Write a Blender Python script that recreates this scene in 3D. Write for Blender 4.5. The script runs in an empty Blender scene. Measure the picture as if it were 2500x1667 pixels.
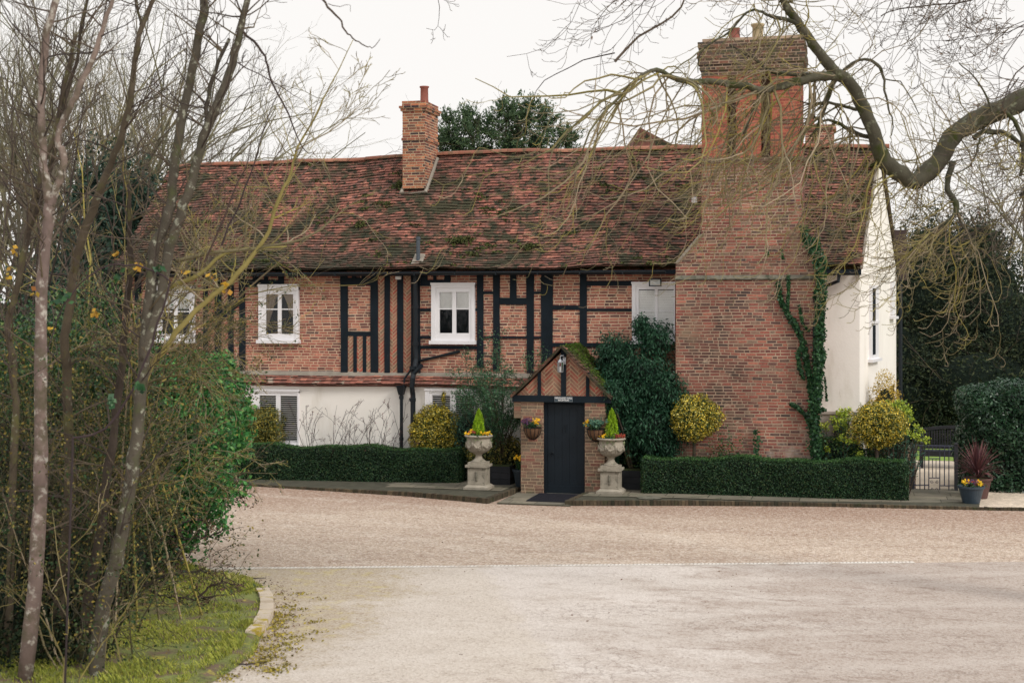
import bpy, math, random
import numpy as np
from mathutils import Vector, noise as mnoise
random.seed(7)
rng = np.random.default_rng(7)
S = bpy.context.scene
COL = S.collection

# ------------------------------------------------------------------ camera, sky, sun, exposure
TH = math.radians(14); SN, CS = math.sin(TH), math.cos(TH)
F = 3472.0; HZ = 755.0; CH = 4.18
CX, CY = 6.6147, -31.3304
cam = bpy.data.cameras.new("camera"); camo = bpy.data.objects.new("camera", cam); COL.objects.link(camo)
camo.location = (CX, CY, CH); camo.rotation_euler = (math.radians(90), 0, TH)
cam.lens = 50; cam.sensor_width = 36; cam.shift_y = -(833.5-HZ)/2500
cam.clip_end = 1000
cam.dof.use_dof = True; cam.dof.focus_distance = 32; cam.dof.aperture_fstop = 2.2
S.camera = camo
S.view_settings.view_transform = 'Standard'; S.view_settings.look = 'None'
S.view_settings.exposure = 0.0; S.view_settings.gamma = 1

SUN = Vector((0.72, -0.38, 0.62)).normalized()
w = bpy.data.worlds.new("World"); S.world = w; w.use_nodes = True
nt = w.node_tree; N = nt.nodes; L = nt.links
bg = N['Background']; bg.inputs['Strength'].default_value = 0.1
sky = N.new('ShaderNodeTexSky'); sky.sky_type = 'NISHITA'; sky.sun_disc = False
sky.sun_elevation = math.asin(SUN.z); sky.sun_rotation = math.atan2(SUN.x, SUN.y)
hs = N.new('ShaderNodeHueSaturation'); hs.inputs['Saturation'].default_value = 0.12
L.new(sky.outputs[0], hs.inputs['Color'])
tc = N.new('ShaderNodeTexCoord'); sx = N.new('ShaderNodeSeparateXYZ'); L.new(tc.outputs['Generated'], sx.inputs[0])
rp = N.new('ShaderNodeValToRGB'); L.new(sx.outputs['Z'], rp.inputs[0])          # an overcast cloud sheet: brighter overhead
rp.color_ramp.elements[0].position = 0.25; rp.color_ramp.elements[0].color = (1.0, .975, .95, 1)
rp.color_ramp.elements[1].position = 0.9; rp.color_ramp.elements[1].color = (1.45, 1.46, 1.48, 1)
sc = N.new('ShaderNodeVectorMath'); sc.operation = 'SCALE'; sc.inputs['Scale'].default_value = 10.0
L.new(rp.outputs[0], sc.inputs[0])
mx = N.new('ShaderNodeMix'); mx.data_type = 'RGBA'; mx.inputs[0].default_value = 0.96
L.new(hs.outputs[0], mx.inputs[6]); L.new(sc.outputs[0], mx.inputs[7]); L.new(mx.outputs[2], bg.inputs['Color'])
sl = bpy.data.lights.new("sun", 'SUN'); sl.energy = 1.9; sl.angle = math.radians(14); sl.color = (1, .95, .88)
so = bpy.data.objects.new("sun", sl); COL.objects.link(so); so.rotation_euler = SUN.to_track_quat('Z', 'Y').to_euler()

# ------------------------------------------------------------------ placing helpers (photo pixel -> point on a real plane)
def _ray(px):
    k = (px-1250)/F
    return (-SN+k*CS, CS+k*SN)
def onD(px, py, t):
    d = _ray(px); return Vector((CX+t*d[0], CY+t*d[1], CH+(HZ-py)/F*t))
def onY(px, py, Y):
    d = _ray(px); return onD(px, py, (Y-CY)/d[1])
def onG(px, py, z=0.0):
    return onD(px, py, (CH-z)*F/(py-HZ))
RIGHT = Vector((CS, SN, 0)); FWD = Vector((-SN, CS, 0)); UP = Vector((0, 0, 1))

# ------------------------------------------------------------------ materials
def newmat(name):
    m = bpy.data.materials.new(name); m.use_nodes = True
    return m, m.node_tree.nodes, m.node_tree.links, m.node_tree.nodes['Principled BSDF']
def ramp(nodes, cols, const=False):
    r = nodes.new('ShaderNodeValToRGB'); cr = r.color_ramp
    if const: cr.interpolation = 'CONSTANT'
    n = len(cols)
    for i, c in enumerate(cols):
        pos = (i/n if const else i/max(1, n-1))
        if isinstance(c[0], tuple): pos, c = c[1], c[0]
        e = cr.elements[i] if i < 2 else cr.elements.new(pos)
        e.position = pos; e.color = (*c, 1)
    return r
def noise_node(nodes, links, scale, detail=4, rough=.6, coord='Object', stretch=None, loc=None):
    t = nodes.new('ShaderNodeTexCoord'); n = nodes.new('ShaderNodeTexNoise')
    n.inputs['Scale'].default_value = scale; n.inputs['Detail'].default_value = detail; n.inputs['Roughness'].default_value = rough
    if stretch or loc:
        m = nodes.new('ShaderNodeMapping'); links.new(t.outputs[coord], m.inputs[0])
        if stretch: m.inputs['Scale'].default_value = stretch
        if loc: m.inputs['Location'].default_value = loc
        links.new(m.outputs[0], n.inputs['Vector'])
    else: links.new(t.outputs[coord], n.inputs['Vector'])
    return n
def mapr(nodes, links, src, a, b, c=0., d=1., clamp=True):
    m = nodes.new('ShaderNodeMapRange'); m.clamp = clamp
    for i, v in enumerate((a, b, c, d)): m.inputs[i+1].default_value = v
    links.new(src, m.inputs[0]); return m.outputs[0]
def mixc(nodes, links, fac, a, b, typ='MIX'):
    m = nodes.new('ShaderNodeMix'); m.data_type = 'RGBA'; m.blend_type = typ; m.clamp_factor = True
    for k, v in ((0, fac), (6, a), (7, b)):
        if hasattr(v, 'is_linked') or hasattr(v, 'links'): links.new(v, m.inputs[k])
        elif isinstance(v, (int, float)): m.inputs[k].default_value = v
        else: m.inputs[k].default_value = (*v, 1)
    return m.outputs[2]
def mathn(nodes, links, op, a, b=None):
    m = nodes.new('ShaderNodeMath'); m.operation = op
    for k, v in ((0, a), (1, b)):
        if v is None: continue
        if isinstance(v, (int, float)): m.inputs[k].default_value = v
        else: links.new(v, m.inputs[k])
    return m.outputs[0]
def bump(nodes, links, b, src, strength=.4, dist=.02):
    u = nodes.new('ShaderNodeBump'); u.inputs['Strength'].default_value = strength; u.inputs['Distance'].default_value = dist
    links.new(src, u.inputs['Height']); links.new(u.outputs[0], b.inputs['Normal'])
def M_rnd(name, cols, rough=.8, nscale=3., namt=.35, bscale=60., bstr=.3, spec=.3, const=False, patch=None, nfine=None, transl=0):
    """colour from a per-face random value, modulated by noise; patch=(colour, scale, lo, hi) adds weathering with its own shape"""
    m, nd, lk, b = newmat(name)
    at = nd.new('ShaderNodeAttribute'); at.attribute_name = 'rnd'
    r = ramp(nd, cols, const); lk.new(at.outputs['Fac'], r.inputs[0]); col = r.outputs[0]
    n1 = noise_node(nd, lk, nscale); f = mapr(nd, lk, n1.outputs[0], .3, .7, 1-namt, 1+namt*.6)
    v = nd.new('ShaderNodeVectorMath'); v.operation = 'SCALE'; lk.new(col, v.inputs[0]); lk.new(f, v.inputs['Scale']); col = v.outputs[0]
    if nfine:
        n3 = noise_node(nd, lk, nfine, 3); f = mapr(nd, lk, n3.outputs[0], .3, .7, .72, 1.25)
        v = nd.new('ShaderNodeVectorMath'); v.operation = 'SCALE'; lk.new(col, v.inputs[0]); lk.new(f, v.inputs['Scale']); col = v.outputs[0]
    for p in (patch or []):
        n2 = noise_node(nd, lk, p[1], 6, .65, stretch=p[4] if len(p) > 4 else None, loc=(p[1]*3.1, 1.7, .4))
        col = mixc(nd, lk, mapr(nd, lk, n2.outputs[0], p[2], p[3]), col, p[0])
    lk.new(col, b.inputs['Base Color']); b.inputs['Roughness'].default_value = rough
    b.inputs['Specular IOR Level'].default_value = spec
    if bstr:
        nb = noise_node(nd, lk, bscale, 3); bump(nd, lk, b, nb.outputs[0], bstr, .01)
    if transl:
        out = nd['Material Output']; tr = nd.new('ShaderNodeBsdfTranslucent'); lk.new(col, tr.inputs[0])
        ms = nd.new('ShaderNodeMixShader'); ms.inputs[0].default_value = transl
        lk.new(b.outputs[0], ms.inputs[1]); lk.new(tr.outputs[0], ms.inputs[2]); lk.new(ms.outputs[0], out.inputs[0])
    return m
def M_plain(name, col, rough=.5, metal=0, spec=.5, nscale=8, namt=.15, bstr=.1, bscale=40, patch=None):
    m = M_rnd(name, [col, col], rough, nscale, namt, bscale, bstr, spec, patch=patch)
    m.node_tree.nodes['Principled BSDF'].inputs['Metallic'].default_value = metal
    return m
def C(r, g, b):   # sRGB 0-255 -> linear
    f = lambda v: (v/255/12.92) if v <= 10 else ((v/255+.055)/1.055)**2.4
    return (f(r), f(g), f(b))

BR = [C(120,62,52), C(165,88,66), C(92,60,56), C(178,98,70), C(150,76,60), C(186,112,78), C(140,72,58), C(104,74,66), C(172,90,68), C(190,118,84), C(132,66,56), C(84,68,66)]
def dsat(cols, k=.25, g=1.0):
    out = []
    for c in cols:
        y = .3*c[0]+.55*c[1]+.15*c[2]; out.append(tuple((v+(y-v)*k)*g for v in c))
    return out
BR = dsat(BR, .26, 1.22)
m_brick = M_rnd('old_brick', BR, .9, 1.6, .22, 90, .5, nfine=35, patch=[(C(176,152,128), 2.2, .62, .72), (C(60,58,52), 1.1, .64, .8)])
BRS = [C(120,58,48), C(150,76,58), C(84,62,58), C(160,82,60), C(136,66,52), C(172,94,66), C(128,64,52), C(96,72,62), C(150,80,60), C(128,100,80), C(110,54,46), C(70,62,60)]
m_brick_stack = M_rnd('stack_brick', dsat(BRS, .27, 1.15), .9, .8, .3, 90, .5, nfine=35, patch=[(C(134,114,94), 1.3, .55, .72), (C(60,54,50), .9, .55, .75), (C(170,152,132), 4., .62, .70)])
BRO = [C(176,78,52), C(188,86,56), C(168,72,50), C(196,98,66), C(160,70,50)]
nd_ = m_brick_stack.node_tree.nodes; lk_ = m_brick_stack.node_tree.links; b_ = nd_['Principled BSDF']; src_ = b_.inputs['Base Color'].links[0].from_socket
tc_ = nd_.new('ShaderNodeTexCoord'); sp_ = nd_.new('ShaderNodeSeparateXYZ'); lk_.new(tc_.outputs['Object'], sp_.inputs[0]); nn_ = noise_node(nd_, lk_, 2.2, 6, .7)
wz = mathn(nd_, lk_, 'ADD', mapr(nd_, lk_, sp_.outputs['Z'], .6, 1.9, .34, 0), mapr(nd_, lk_, sp_.outputs['X'], 3.4, 5.3, -.16, .12)); wz = mathn(nd_, lk_, 'ADD', wz, mathn(nd_, lk_, 'SUBTRACT', nn_.outputs[0], .5))
lk_.new(mixc(nd_, lk_, mapr(nd_, lk_, wz, .26, .42, 0, .75), src_, C(176,160,148)), b_.inputs['Base Color'])
m_brick_flue = M_rnd('flue_brick', dsat(BRO + [C(132,74,58), C(120,82,68)], .25, .92), .9, .8, .2, 90, .4, nfine=35, patch=[(C(110,84,68), 2.5, .62, .74)])
BRP = [C(140,104,74), C(160,112,78), C(122,104,76), C(170,118,84), C(150,122,88), C(176,88,60), C(126,98,72), C(158,130,94)]
m_brick_porch = M_rnd('porch_brick', dsat(BRP, .38, .82), .9, 2.5, .2, 90, .4, nfine=40, patch=[(C(104,104,76), 3, .62, .75)])
BRH = [C(150,84,64), C(176,92,66), C(140,106,80), C(168,108,80), C(126,104,80), C(184,78,52), C(150,112,84)]
m_herring = M_rnd('herringbone_brick', dsat(BRH, .25, 1.05), .9, 2.5, .18, 90, .4, nfine=40)
BRC = [C(176,104,76), C(58,52,56), C(190,124,90), C(140,80,68), C(50,50,56), C(196,132,96), C(118,70,64), C(170,108,80), C(70,56,58), C(150,96,76)]
m_brick_small = M_rnd('chimney_brick', BRC, .9, 2, .15, 90, .4, nfine=40)
m_mortar = M_rnd('mortar', [C(206,180,154)]*2, .95, 2, .25, 60, .4, patch=[(C(110,98,84), 1.2, .6, .8)])
m_mortar_pale = M_rnd('pale_mortar', [C(186,164,136)]*2, .95, 3, .15, 60, .4)
m_mortar_dark = M_rnd('grey_mortar', [C(168,146,126)]*2, .95, 1.5, .3, 60, .4)
TL = [C(150,84,64), C(128,76,62), C(172,96,72), C(110,70,60), C(142,80,62), C(186,110,82), C(118,72,60), C(138,86,70), C(164,90,68), C(96,66,58)]
TL = dsat(TL, .22, .98)
m_tile = M_rnd('clay_tile', TL, .9, .7, .25, 40, .5, nfine=12,
               patch=[(C(74,62,54), .5, .48, .74), (C(60,58,40), 1.5, .49, .60, (1, 1, 1)), (C(42,46,32), 5.5, .52, .60), (C(196,180,156), 16, .68, .72)])
m_tile_edge = M_rnd('tile_course_shade', [C(44,40,34), C(58,46,40), C(36,38,28)], 1, 3, .3, 40, .3)  # tile front edges coloured dark to draw the shade lines between courses
nd_ = m_tile.node_tree.nodes; lk_ = m_tile.node_tree.links; b_ = nd_['Principled BSDF']; src_ = b_.inputs['Base Color'].links[0].from_socket
tc_ = nd_.new('ShaderNodeTexCoord'); sp_ = nd_.new('ShaderNodeSeparateXYZ'); lk_.new(tc_.outputs['Object'], sp_.inputs[0]); nn_ = noise_node(nd_, lk_, 1.1, 7, .75)
wz = mathn(nd_, lk_, 'ADD', mapr(nd_, lk_, sp_.outputs['Z'], 5.2, 7.6, .26, 0), mapr(nd_, lk_, sp_.outputs['X'], -9., 1., .10, 0)); wz = mathn(nd_, lk_, 'ADD', wz, mathn(nd_, lk_, 'SUBTRACT', nn_.outputs[0], .5))
lk_.new(mixc(nd_, lk_, mapr(nd_, lk_, wz, .20, .34, 0, .8), src_, C(50,52,38)), b_.inputs['Base Color'])
m_ridge = M_rnd('ridge_clay', [C(150,98,78), C(134,86,70), C(164,114,92)], .9, 2, .2, 40, .4, patch=[(C(90,84,62), 4, .5, .66)])
m_moss = M_rnd('moss', [C(44,52,28), C(62,70,34), C(80,84,40), C(50,56,30)], .95, 6, .3, 80, .4)
m_black = M_rnd('black_timber', [C(15,24,31), C(20,30,38), C(12,20,27)], .8, 3, .3, 25, .5, spec=.22, patch=[(C(74,80,82), 9, .70, .80, (3, 3, .4))])
m_blackpipe = M_plain('black_iron', C(15,24,31), .45, bstr=.05, spec=.35)
m_door = M_plain('door_paint', C(16,27,36), .55, spec=.3, nscale=3, namt=.12)
m_white = M_rnd('white_paint', [C(226,224,226)]*2, .45, 3, .05, 30, .05, spec=.4)
m_render = M_rnd('white_render', [C(236,231,224)]*2, .9, .8, .06, 18, .35, patch=[(C(204,196,182), 1.3, .56, .8, (1, 1, .3)), (C(186,180,160), 5, .66, .8, (1.5, 1, .25))])
m_cement = M_rnd('cement', [C(150,142,130), C(128,120,110)], .95, 4, .25, 40, .4)
m_stone = M_rnd('cast_stone', [C(150,142,128), C(160,152,138)], .9, 5, .25, 50, .5, patch=[(C(92,90,76), 6, .56, .7), (C(190,184,170), 14, .66, .72)])
m_stone_dk = M_rnd('stained_stone', [C(112,108,96)]*2, .9, 6, .3, 50, .5, patch=[(C(70,74,60), 6, .5, .65)])
m_terra = M_rnd('terracotta', [C(144,88,78)]*2, .8, 5, .15, 40, .2)
m_pot_blue = M_plain('slate_blue_pot', C(48,62,74), .5, nscale=6)
m_pot_dark = M_plain('dark_pot', C(26,38,48), .5, nscale=6)
m_coir = M_rnd('coir_liner', [C(112,84,62), C(96,70,52)], .95, 12, .3, 120, .5)
m_wood_dk = M_rnd('dark_wood', [C(46,46,50), C(36,38,42)], .75, 5, .25, 30, .3)
m_slab = M_rnd('stone_slab', [C(116,110,96), C(128,120,104), C(104,100,88)], .9, 2, .2, 30, .4, patch=[(C(84,88,68), 3, .55, .72)])
m_joint = M_rnd('slab_joint', [C(74,72,60)]*2, .95, 6, .3, 40, .3)
m_edgebrick = M_rnd('edging_brick', [C(84,72,58), C(66,60,48), C(98,86,68), C(48,48,38)], .95, 6, .3, 60, .5, patch=[(C(66,70,46), 5, .55, .7)])
m_mat = M_plain('rubber_mat', C(44,44,50), .95, spec=.1, nscale=40, namt=.1)
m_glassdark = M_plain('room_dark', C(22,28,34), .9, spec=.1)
m_blind = M_rnd('blind_white', [C(246,246,244)]*2, .8, 3, .06, 30, .05)
m_curtain = M_rnd('curtain_cloth', [C(176,160,142), C(150,134,118)], .9, 6, .1, 40, .1)
m_metal = M_plain('steel', C(170,172,176), .35, metal=.7)
m_lead = M_plain('lead_grey', C(70,78,86), .6, spec=.4)
m_lamp = M_plain('lamp_glass', C(226,226,226), .2)
m_vent = M_plain('gate_iron', C(54,56,74), .5)

def glass_mat():
    m, nd, lk, b = newmat('window_glass'); out = nd['Material Output']
    tr = nd.new('ShaderNodeBsdfTransparent'); gl = nd.new('ShaderNodeBsdfGlossy'); gl.inputs['Roughness'].default_value = .03
    lw = nd.new('ShaderNodeFresnel'); lw.inputs[0].default_value = 1.5
    ms = nd.new('ShaderNodeMixShader'); lk.new(lw.outputs[0], ms.inputs[0]); lk.new(tr.outputs[0], ms.inputs[1]); lk.new(gl.outputs[0], ms.inputs[2])
    lk.new(ms.outputs[0], out.inputs[0]); nd.remove(b); return m
m_glass = glass_mat()

def bark(name, cols, pale=None, pscale=9., lo=.58, hi=.63, mosscol=None):
    pt = []
    if mosscol: pt.append((mosscol, 3.5, .52, .66))
    if pale: pt.append((pale, pscale, lo, hi))
    return M_rnd(name, cols, .92, 5, .3, 45, .6, spec=.2, patch=pt)
m_bark_l = bark('lichen_bark', [C(74,68,60), C(84,78,68), C(66,60,54)], C(148,148,132), 13, .57, .66, C(78,82,54))
m_bark_p = bark('pale_speckled_bark', [C(118,102,96), C(136,120,110)], C(176,170,160), 8, .54, .66, C(92,84,70))
m_bark_thin = bark('sapling_bark', [C(78,68,60), C(64,56,50), C(90,80,66)], C(132,132,114), 7, .62, .68, C(92,90,56))
m_twig_y = M_rnd('lichen_twig', [C(118,108,82), C(140,130,78), C(108,96,84), C(156,144,76), C(118,106,84), C(164,148,124), C(96,92,64), C(132,118,96)], .9, 6, .2, 40, 0, spec=.2)
m_twig_g = M_rnd('grey_twig', [C(80,70,64), C(66,58,54), C(96,84,74), C(92,82,60)], .9, 6, .2, 40, 0, spec=.2)
m_twig_d = M_rnd('dark_twig', [C(66,54,56), C(54,48,48), C(82,66,60)], .9, 6, .2, 40, 0, spec=.2)
m_twig_far = M_rnd('far_twig', [C(126,118,104), C(110,104,92), C(136,130,102), C(100,98,84)], .95, 3, .2, 40, 0, spec=.1)
m_bark_big = bark('gnarled_bark', [C(78,74,62), C(94,90,76), C(60,58,48)], C(128,130,108), 7, .58, .68, C(62,68,32))
def leafm(name, cols, rough=.5, spec=.4, tr=.15, g=None):
    g = g or (1.25 if cols[0][1] > cols[0][0] and cols[0][1] < .12 else 1)
    cols = [(c[0]*g, c[1]*g*1.06, c[2]*g*.96) if g != 1 else c for c in cols]; spec *= .6
    return M_rnd(name, cols, rough, 2.5, .25, 40, 0, spec=spec, transl=tr)
m_box = leafm('box_leaf', [C(30,52,36), C(38,64,42), C(46,74,48), C(26,44,34), C(58,86,54), C(74,80,50)], g=1.02)
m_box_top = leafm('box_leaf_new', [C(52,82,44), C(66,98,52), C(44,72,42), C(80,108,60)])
m_laurel = leafm('laurel_leaf', [C(30,52,38), C(40,66,46), C(24,42,34), C(50,76,52), C(34,58,44)], .3, .6)
m_camellia = leafm('evergreen_leaf', [C(30,58,46), C(38,70,52), C(24,48,40), C(54,88,66), C(34,62,48)], .45, .4)
m_sparse = leafm('willow_leaf', [C(48,78,58), C(62,94,66), C(38,64,52), C(84,112,80)], .45)
m_gold = leafm('variegated_leaf', [C(226,196,60), C(240,216,96), C(84,98,40), C(60,78,38), C(214,182,50), C(104,116,50), C(246,232,140), C(66,86,42), C(186,168,56)], .45)
m_gold2 = leafm('dull_variegated_leaf', [C(150,140,64), C(70,86,50), C(180,160,80), C(56,74,46), C(110,116,64), C(48,64,42)], .5)
m_euph = leafm('euphorbia_leaf', [C(170,186,62), C(192,204,80), C(144,166,62), C(120,148,70)], .5)
m_teal = leafm('grey_green_leaf', [C(62,92,80), C(50,80,70), C(84,112,92)], .5)
m_lime = leafm('lime_conifer_leaf', [C(150,186,40), C(172,206,54), C(124,166,36), C(184,214,70)], .6, .2, .3)
m_ivy = leafm('ivy_leaf', [C(34,64,42), C(46,84,50), C(26,50,38), C(66,104,60), C(38,72,46)], .4, .4, g=1.)
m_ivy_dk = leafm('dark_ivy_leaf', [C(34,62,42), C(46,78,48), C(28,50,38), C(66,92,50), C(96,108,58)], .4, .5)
m_yew = leafm('yew_leaf', [C(66,84,64), C(80,98,70), C(52,70,56), C(104,118,80)], .6, tr=.3)
m_darktree = leafm('dark_scrub_leaf', [C(48,62,46), C(38,50,40), C(64,74,52), C(32,44,36), C(80,86,58), C(44,56,42)], .7, .2, g=1)
m_tealtree = leafm('ivied_tree_leaf', [C(42,66,54), C(34,54,46), C(56,80,60), C(28,46,40)], .6, g=1.)
m_autumn = leafm('yellow_leaf', [C(206,168,60), C(190,142,64), C(180,158,66), C(160,108,64)], .6, .2, .3)
m_flower_y = leafm('yellow_petal', [C(236,196,50), C(240,208,60), C(228,160,40), C(240,190,40)], .6, .2, .2)
m_flower_r = leafm('red_petal', [C(150,70,56), C(176,84,60), C(128,58,60), C(190,96,66)], .6, .2, .2)
m_flower_p = leafm('purple_petal', [C(90,66,100), C(120,80,110), C(70,60,96), C(110,60,80)], .6, .2, .2)
m_ivyvar = leafm('trailing_ivy_leaf', [C(150,160,120), C(120,136,96), C(170,178,140), C(96,116,80)], .5)
m_cord = leafm('cordyline_leaf', [C(96,62,66), C(118,76,76), C(80,54,62), C(140,98,92)], .5)
m_fern = leafm('roof_moss_leaf', [C(70,88,36), C(52,70,32), C(90,106,46), C(40,54,30)], .8, .1)
m_grass = leafm('grass_blade', [C(96,112,54), C(132,144,62), C(158,164,72), C(176,176,84), C(120,136,60), C(178,168,110)], .7, .2, .25)
m_dead = leafm('dead_leaf', [C(118,92,74), C(96,76,66), C(140,116,92), C(84,66,58)], .8, .1, 0)

# ------------------------------------------------------------------ mesh builder
class MB:
    def __init__(s): s.v = []; s.f = []; s.r = []; s.m = []
    def poly(s, pts, rnd=None, mi=0):
        i = len(s.v); s.v.extend([tuple(p) for p in pts]); s.f.append(tuple(range(i, i+len(pts)))); s.r.append(random.random() if rnd is None else rnd); s.m.append(mi)
    def box(s, x0, x1, y0, y1, z0, z1, mi=0, rnd=None):
        p = [(x0,y0,z0),(x1,y0,z0),(x1,y1,z0),(x0,y1,z0),(x0,y0,z1),(x1,y0,z1),(x1,y1,z1),(x0,y1,z1)]
        s.hexa(p, mi, rnd)
    def hexa(s, p, mi=0, rnd=None):
        i = len(s.v); s.v.extend([tuple(q) for q in p]); r = random.random() if rnd is None else rnd
        for f in ((0,3,2,1),(4,5,6,7),(0,1,5,4),(1,2,6,5),(2,3,7,6),(3,0,4,7)):
            s.f.append(tuple(i+k for k in f)); s.r.append(r); s.m.append(mi)
    def obox(s, o, U, V, W, mi=0, rnd=None):     # oriented box from a corner and three edge vectors
        o = Vector(o); U = Vector(U); V = Vector(V); W = Vector(W)
        s.hexa([o, o+U, o+U+V, o+V, o+W, o+U+W, o+U+V+W, o+V+W], mi, rnd)
    def tube(s, pts, rad, n=6, mi=0, rnd=None, cap=True):
        pts = [Vector(p) for p in pts]
        if not hasattr(rad, '__len__'): rad = [rad]*len(pts)
        r = random.random() if rnd is None else rnd
        base = len(s.v); prev = None
        for k, p in enumerate(pts):
            t = (pts[min(k+1, len(pts)-1)]-pts[max(k-1, 0)])
            if t.length < 1e-9: t = Vector((0, 0, 1))
            t.normalize()
            if prev is None:
                a = t.cross(Vector((.13, .31, .94)))
                if a.length < .1: a = t.cross(Vector((1, 0, 0)))
            else: a = prev - t*prev.dot(t)
            a.normalize(); prev = a; b = t.cross(a)
            for j in range(n):
                q = 2*math.pi*j/n; s.v.append(tuple(p+(a*math.cos(q)+b*math.sin(q))*rad[k]))
        for k in range(len(pts)-1):
            for j in range(n):
                s.f.append((base+k*n+j, base+k*n+(j+1) % n, base+(k+1)*n+(j+1) % n, base+(k+1)*n+j)); s.r.append(r); s.m.append(mi)
        if cap:
            s.f.append(tuple(base+j for j in range(n))[::-1]); s.r.append(r); s.m.append(mi)
            e = base+(len(pts)-1)*n; s.f.append(tuple(e+j for j in range(n))); s.r.append(r); s.m.append(mi)
    def lathe(s, c, prof, n=24, mi=0, rnd=.5, sq=None):
        base = len(s.v)
        for (r, z) in prof:
            for j in range(n):
                a = 2*math.pi*j/n; s.v.append((c[0]+r*math.cos(a), c[1]+r*math.sin(a), c[2]+z))
        for k in range(len(prof)-1):
            for j in range(n):
                s.f.append((base+k*n+j, base+k*n+(j+1) % n, base+(k+1)*n+(j+1) % n, base+(k+1)*n+j)); s.r.append(rnd); s.m.append(mi)
        s.f.append(tuple(base+j for j in range(n))[::-1]); s.r.append(rnd); s.m.append(mi)
        e = base+(len(prof)-1)*n; s.f.append(tuple(e+j for j in range(n))); s.r.append(rnd); s.m.append(mi)
    def ball(s, c, r, n=8, mi=0, rnd=.5, sc=(1, 1, 1)):
        prof = []
        base = len(s.v); m_ = max(4, n//2)
        for k in range(m_+1):
            ph = math.pi*k/m_-math.pi/2
            for j in range(n):
                a = 2*math.pi*j/n; s.v.append((c[0]+sc[0]*r*math.cos(ph)*math.cos(a), c[1]+sc[1]*r*math.cos(ph)*math.sin(a), c[2]+sc[2]*r*math.sin(ph)))
        for k in range(m_):
            for j in range(n):
                s.f.append((base+k*n+j, base+k*n+(j+1) % n, base+(k+1)*n+(j+1) % n, base+(k+1)*n+j)); s.r.append(rnd); s.m.append(mi)
    def build(s, name, mats, parent=None, smooth=False):
        me = bpy.data.meshes.new(name); me.from_pydata(s.v, [], s.f)
        if not isinstance(mats, (list, tuple)): mats = [mats]
        for m in mats: me.materials.append(m)
        if len(mats) > 1: me.polygons.foreach_set('material_index', s.m)
        a = me.attributes.new('rnd', 'FLOAT', 'FACE'); a.data.foreach_set('value', s.r)
        if smooth: me.polygons.foreach_set('use_smooth', [True]*len(s.f))
        me.update()
        o = bpy.data.objects.new(name, me); COL.objects.link(o)
        if parent: o.parent = parent
        return o
def tag(o, label, cat, group=None, kind=None):
    if label: o['label'] = label
    if cat: o['category'] = cat
    if group: o['group'] = group
    if kind: o['kind'] = kind
    return o
def thing(name, label, cat, group=None):
    o = bpy.data.objects.new(name, None); COL.objects.link(o); o.empty_display_size = .2
    return tag(o, label, cat, group)
def struct(name, mb, m):
    o = mb.build(name, m); o['kind'] = 'structure'; return o

def leaves(name, pts, size, mat, parent=None, aspect=.5, nrm=None, nbias=.6, jit=.35, dirs=None):
    """one quad (a lozenge with a bent tip) per leaf"""
    pts = np.asarray(pts, dtype=float); n = len(pts)
    if nrm is None: nrm = rng.normal(size=(n, 3))
    else: nrm = np.asarray(nrm)*nbias + rng.normal(size=(n, 3))*(1-nbias)
    nrm /= np.linalg.norm(nrm, axis=1, keepdims=True)+1e-9
    d = rng.normal(size=(n, 3)) if dirs is None else np.asarray(dirs)+rng.normal(size=(n, 3))*.35
    d -= nrm*np.sum(d*nrm, axis=1, keepdims=True); d /= np.linalg.norm(d, axis=1, keepdims=True)+1e-9
    e = np.cross(nrm, d)
    sz = size*(1+rng.uniform(-jit, jit, size=(n, 1)))
    V = np.empty((n, 4, 3))
    V[:, 0] = pts-d*sz*.5; V[:, 1] = pts+e*sz*.5*aspect-d*sz*.05; V[:, 2] = pts+d*sz*.5; V[:, 3] = pts-e*sz*.5*aspect-d*sz*.05
    return _quads(name, V, mat, parent)
def _quads(name, V, mat, parent, r=None):
    n = len(V); me = bpy.data.meshes.new(name)
    me.vertices.add(n*4); me.vertices.foreach_set('co', V.reshape(-1))
    me.loops.add(n*4); me.loops.foreach_set('vertex_index', np.arange(n*4, dtype=np.int32))
    me.polygons.add(n); me.polygons.foreach_set('loop_start', np.arange(0, n*4, 4, dtype=np.int32)); me.polygons.foreach_set('loop_total', np.full(n, 4, dtype=np.int32))
    me.update(calc_edges=True); me.materials.append(mat)
    a = me.attributes.new('rnd', 'FLOAT', 'FACE'); a.data.foreach_set('value', rng.random(n) if r is None else r)
    o = bpy.data.objects.new(name, me); COL.objects.link(o)
    if parent: o.parent = parent
    return o
def lump(dirs, k=3.0, amp=.18, seed=0):
    s = np.zeros(len(dirs)); g = np.random.default_rng(seed)
    for i in range(7):
        w_ = g.normal(size=3)*k*(1+i*.45); s += np.sin(dirs@w_+g.uniform(0, 6.28))/(1+i*.35)
    return 1+amp*s/2.2
def blob(n, c, r, shell=.35, k=3., amp=.18, seed=0, flat=None):
    d = rng.normal(size=(n, 3)); d /= np.linalg.norm(d, axis=1, keepdims=True)
    rad = 1-shell*rng.random(n)**1.6
    R = (rad*lump(d, k, amp, seed))[:, None]
    p = d*R*np.array(r)+np.array(c)
    if flat is not None: p[:, 2] = np.maximum(p[:, 2], flat)
    return p, d

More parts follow.
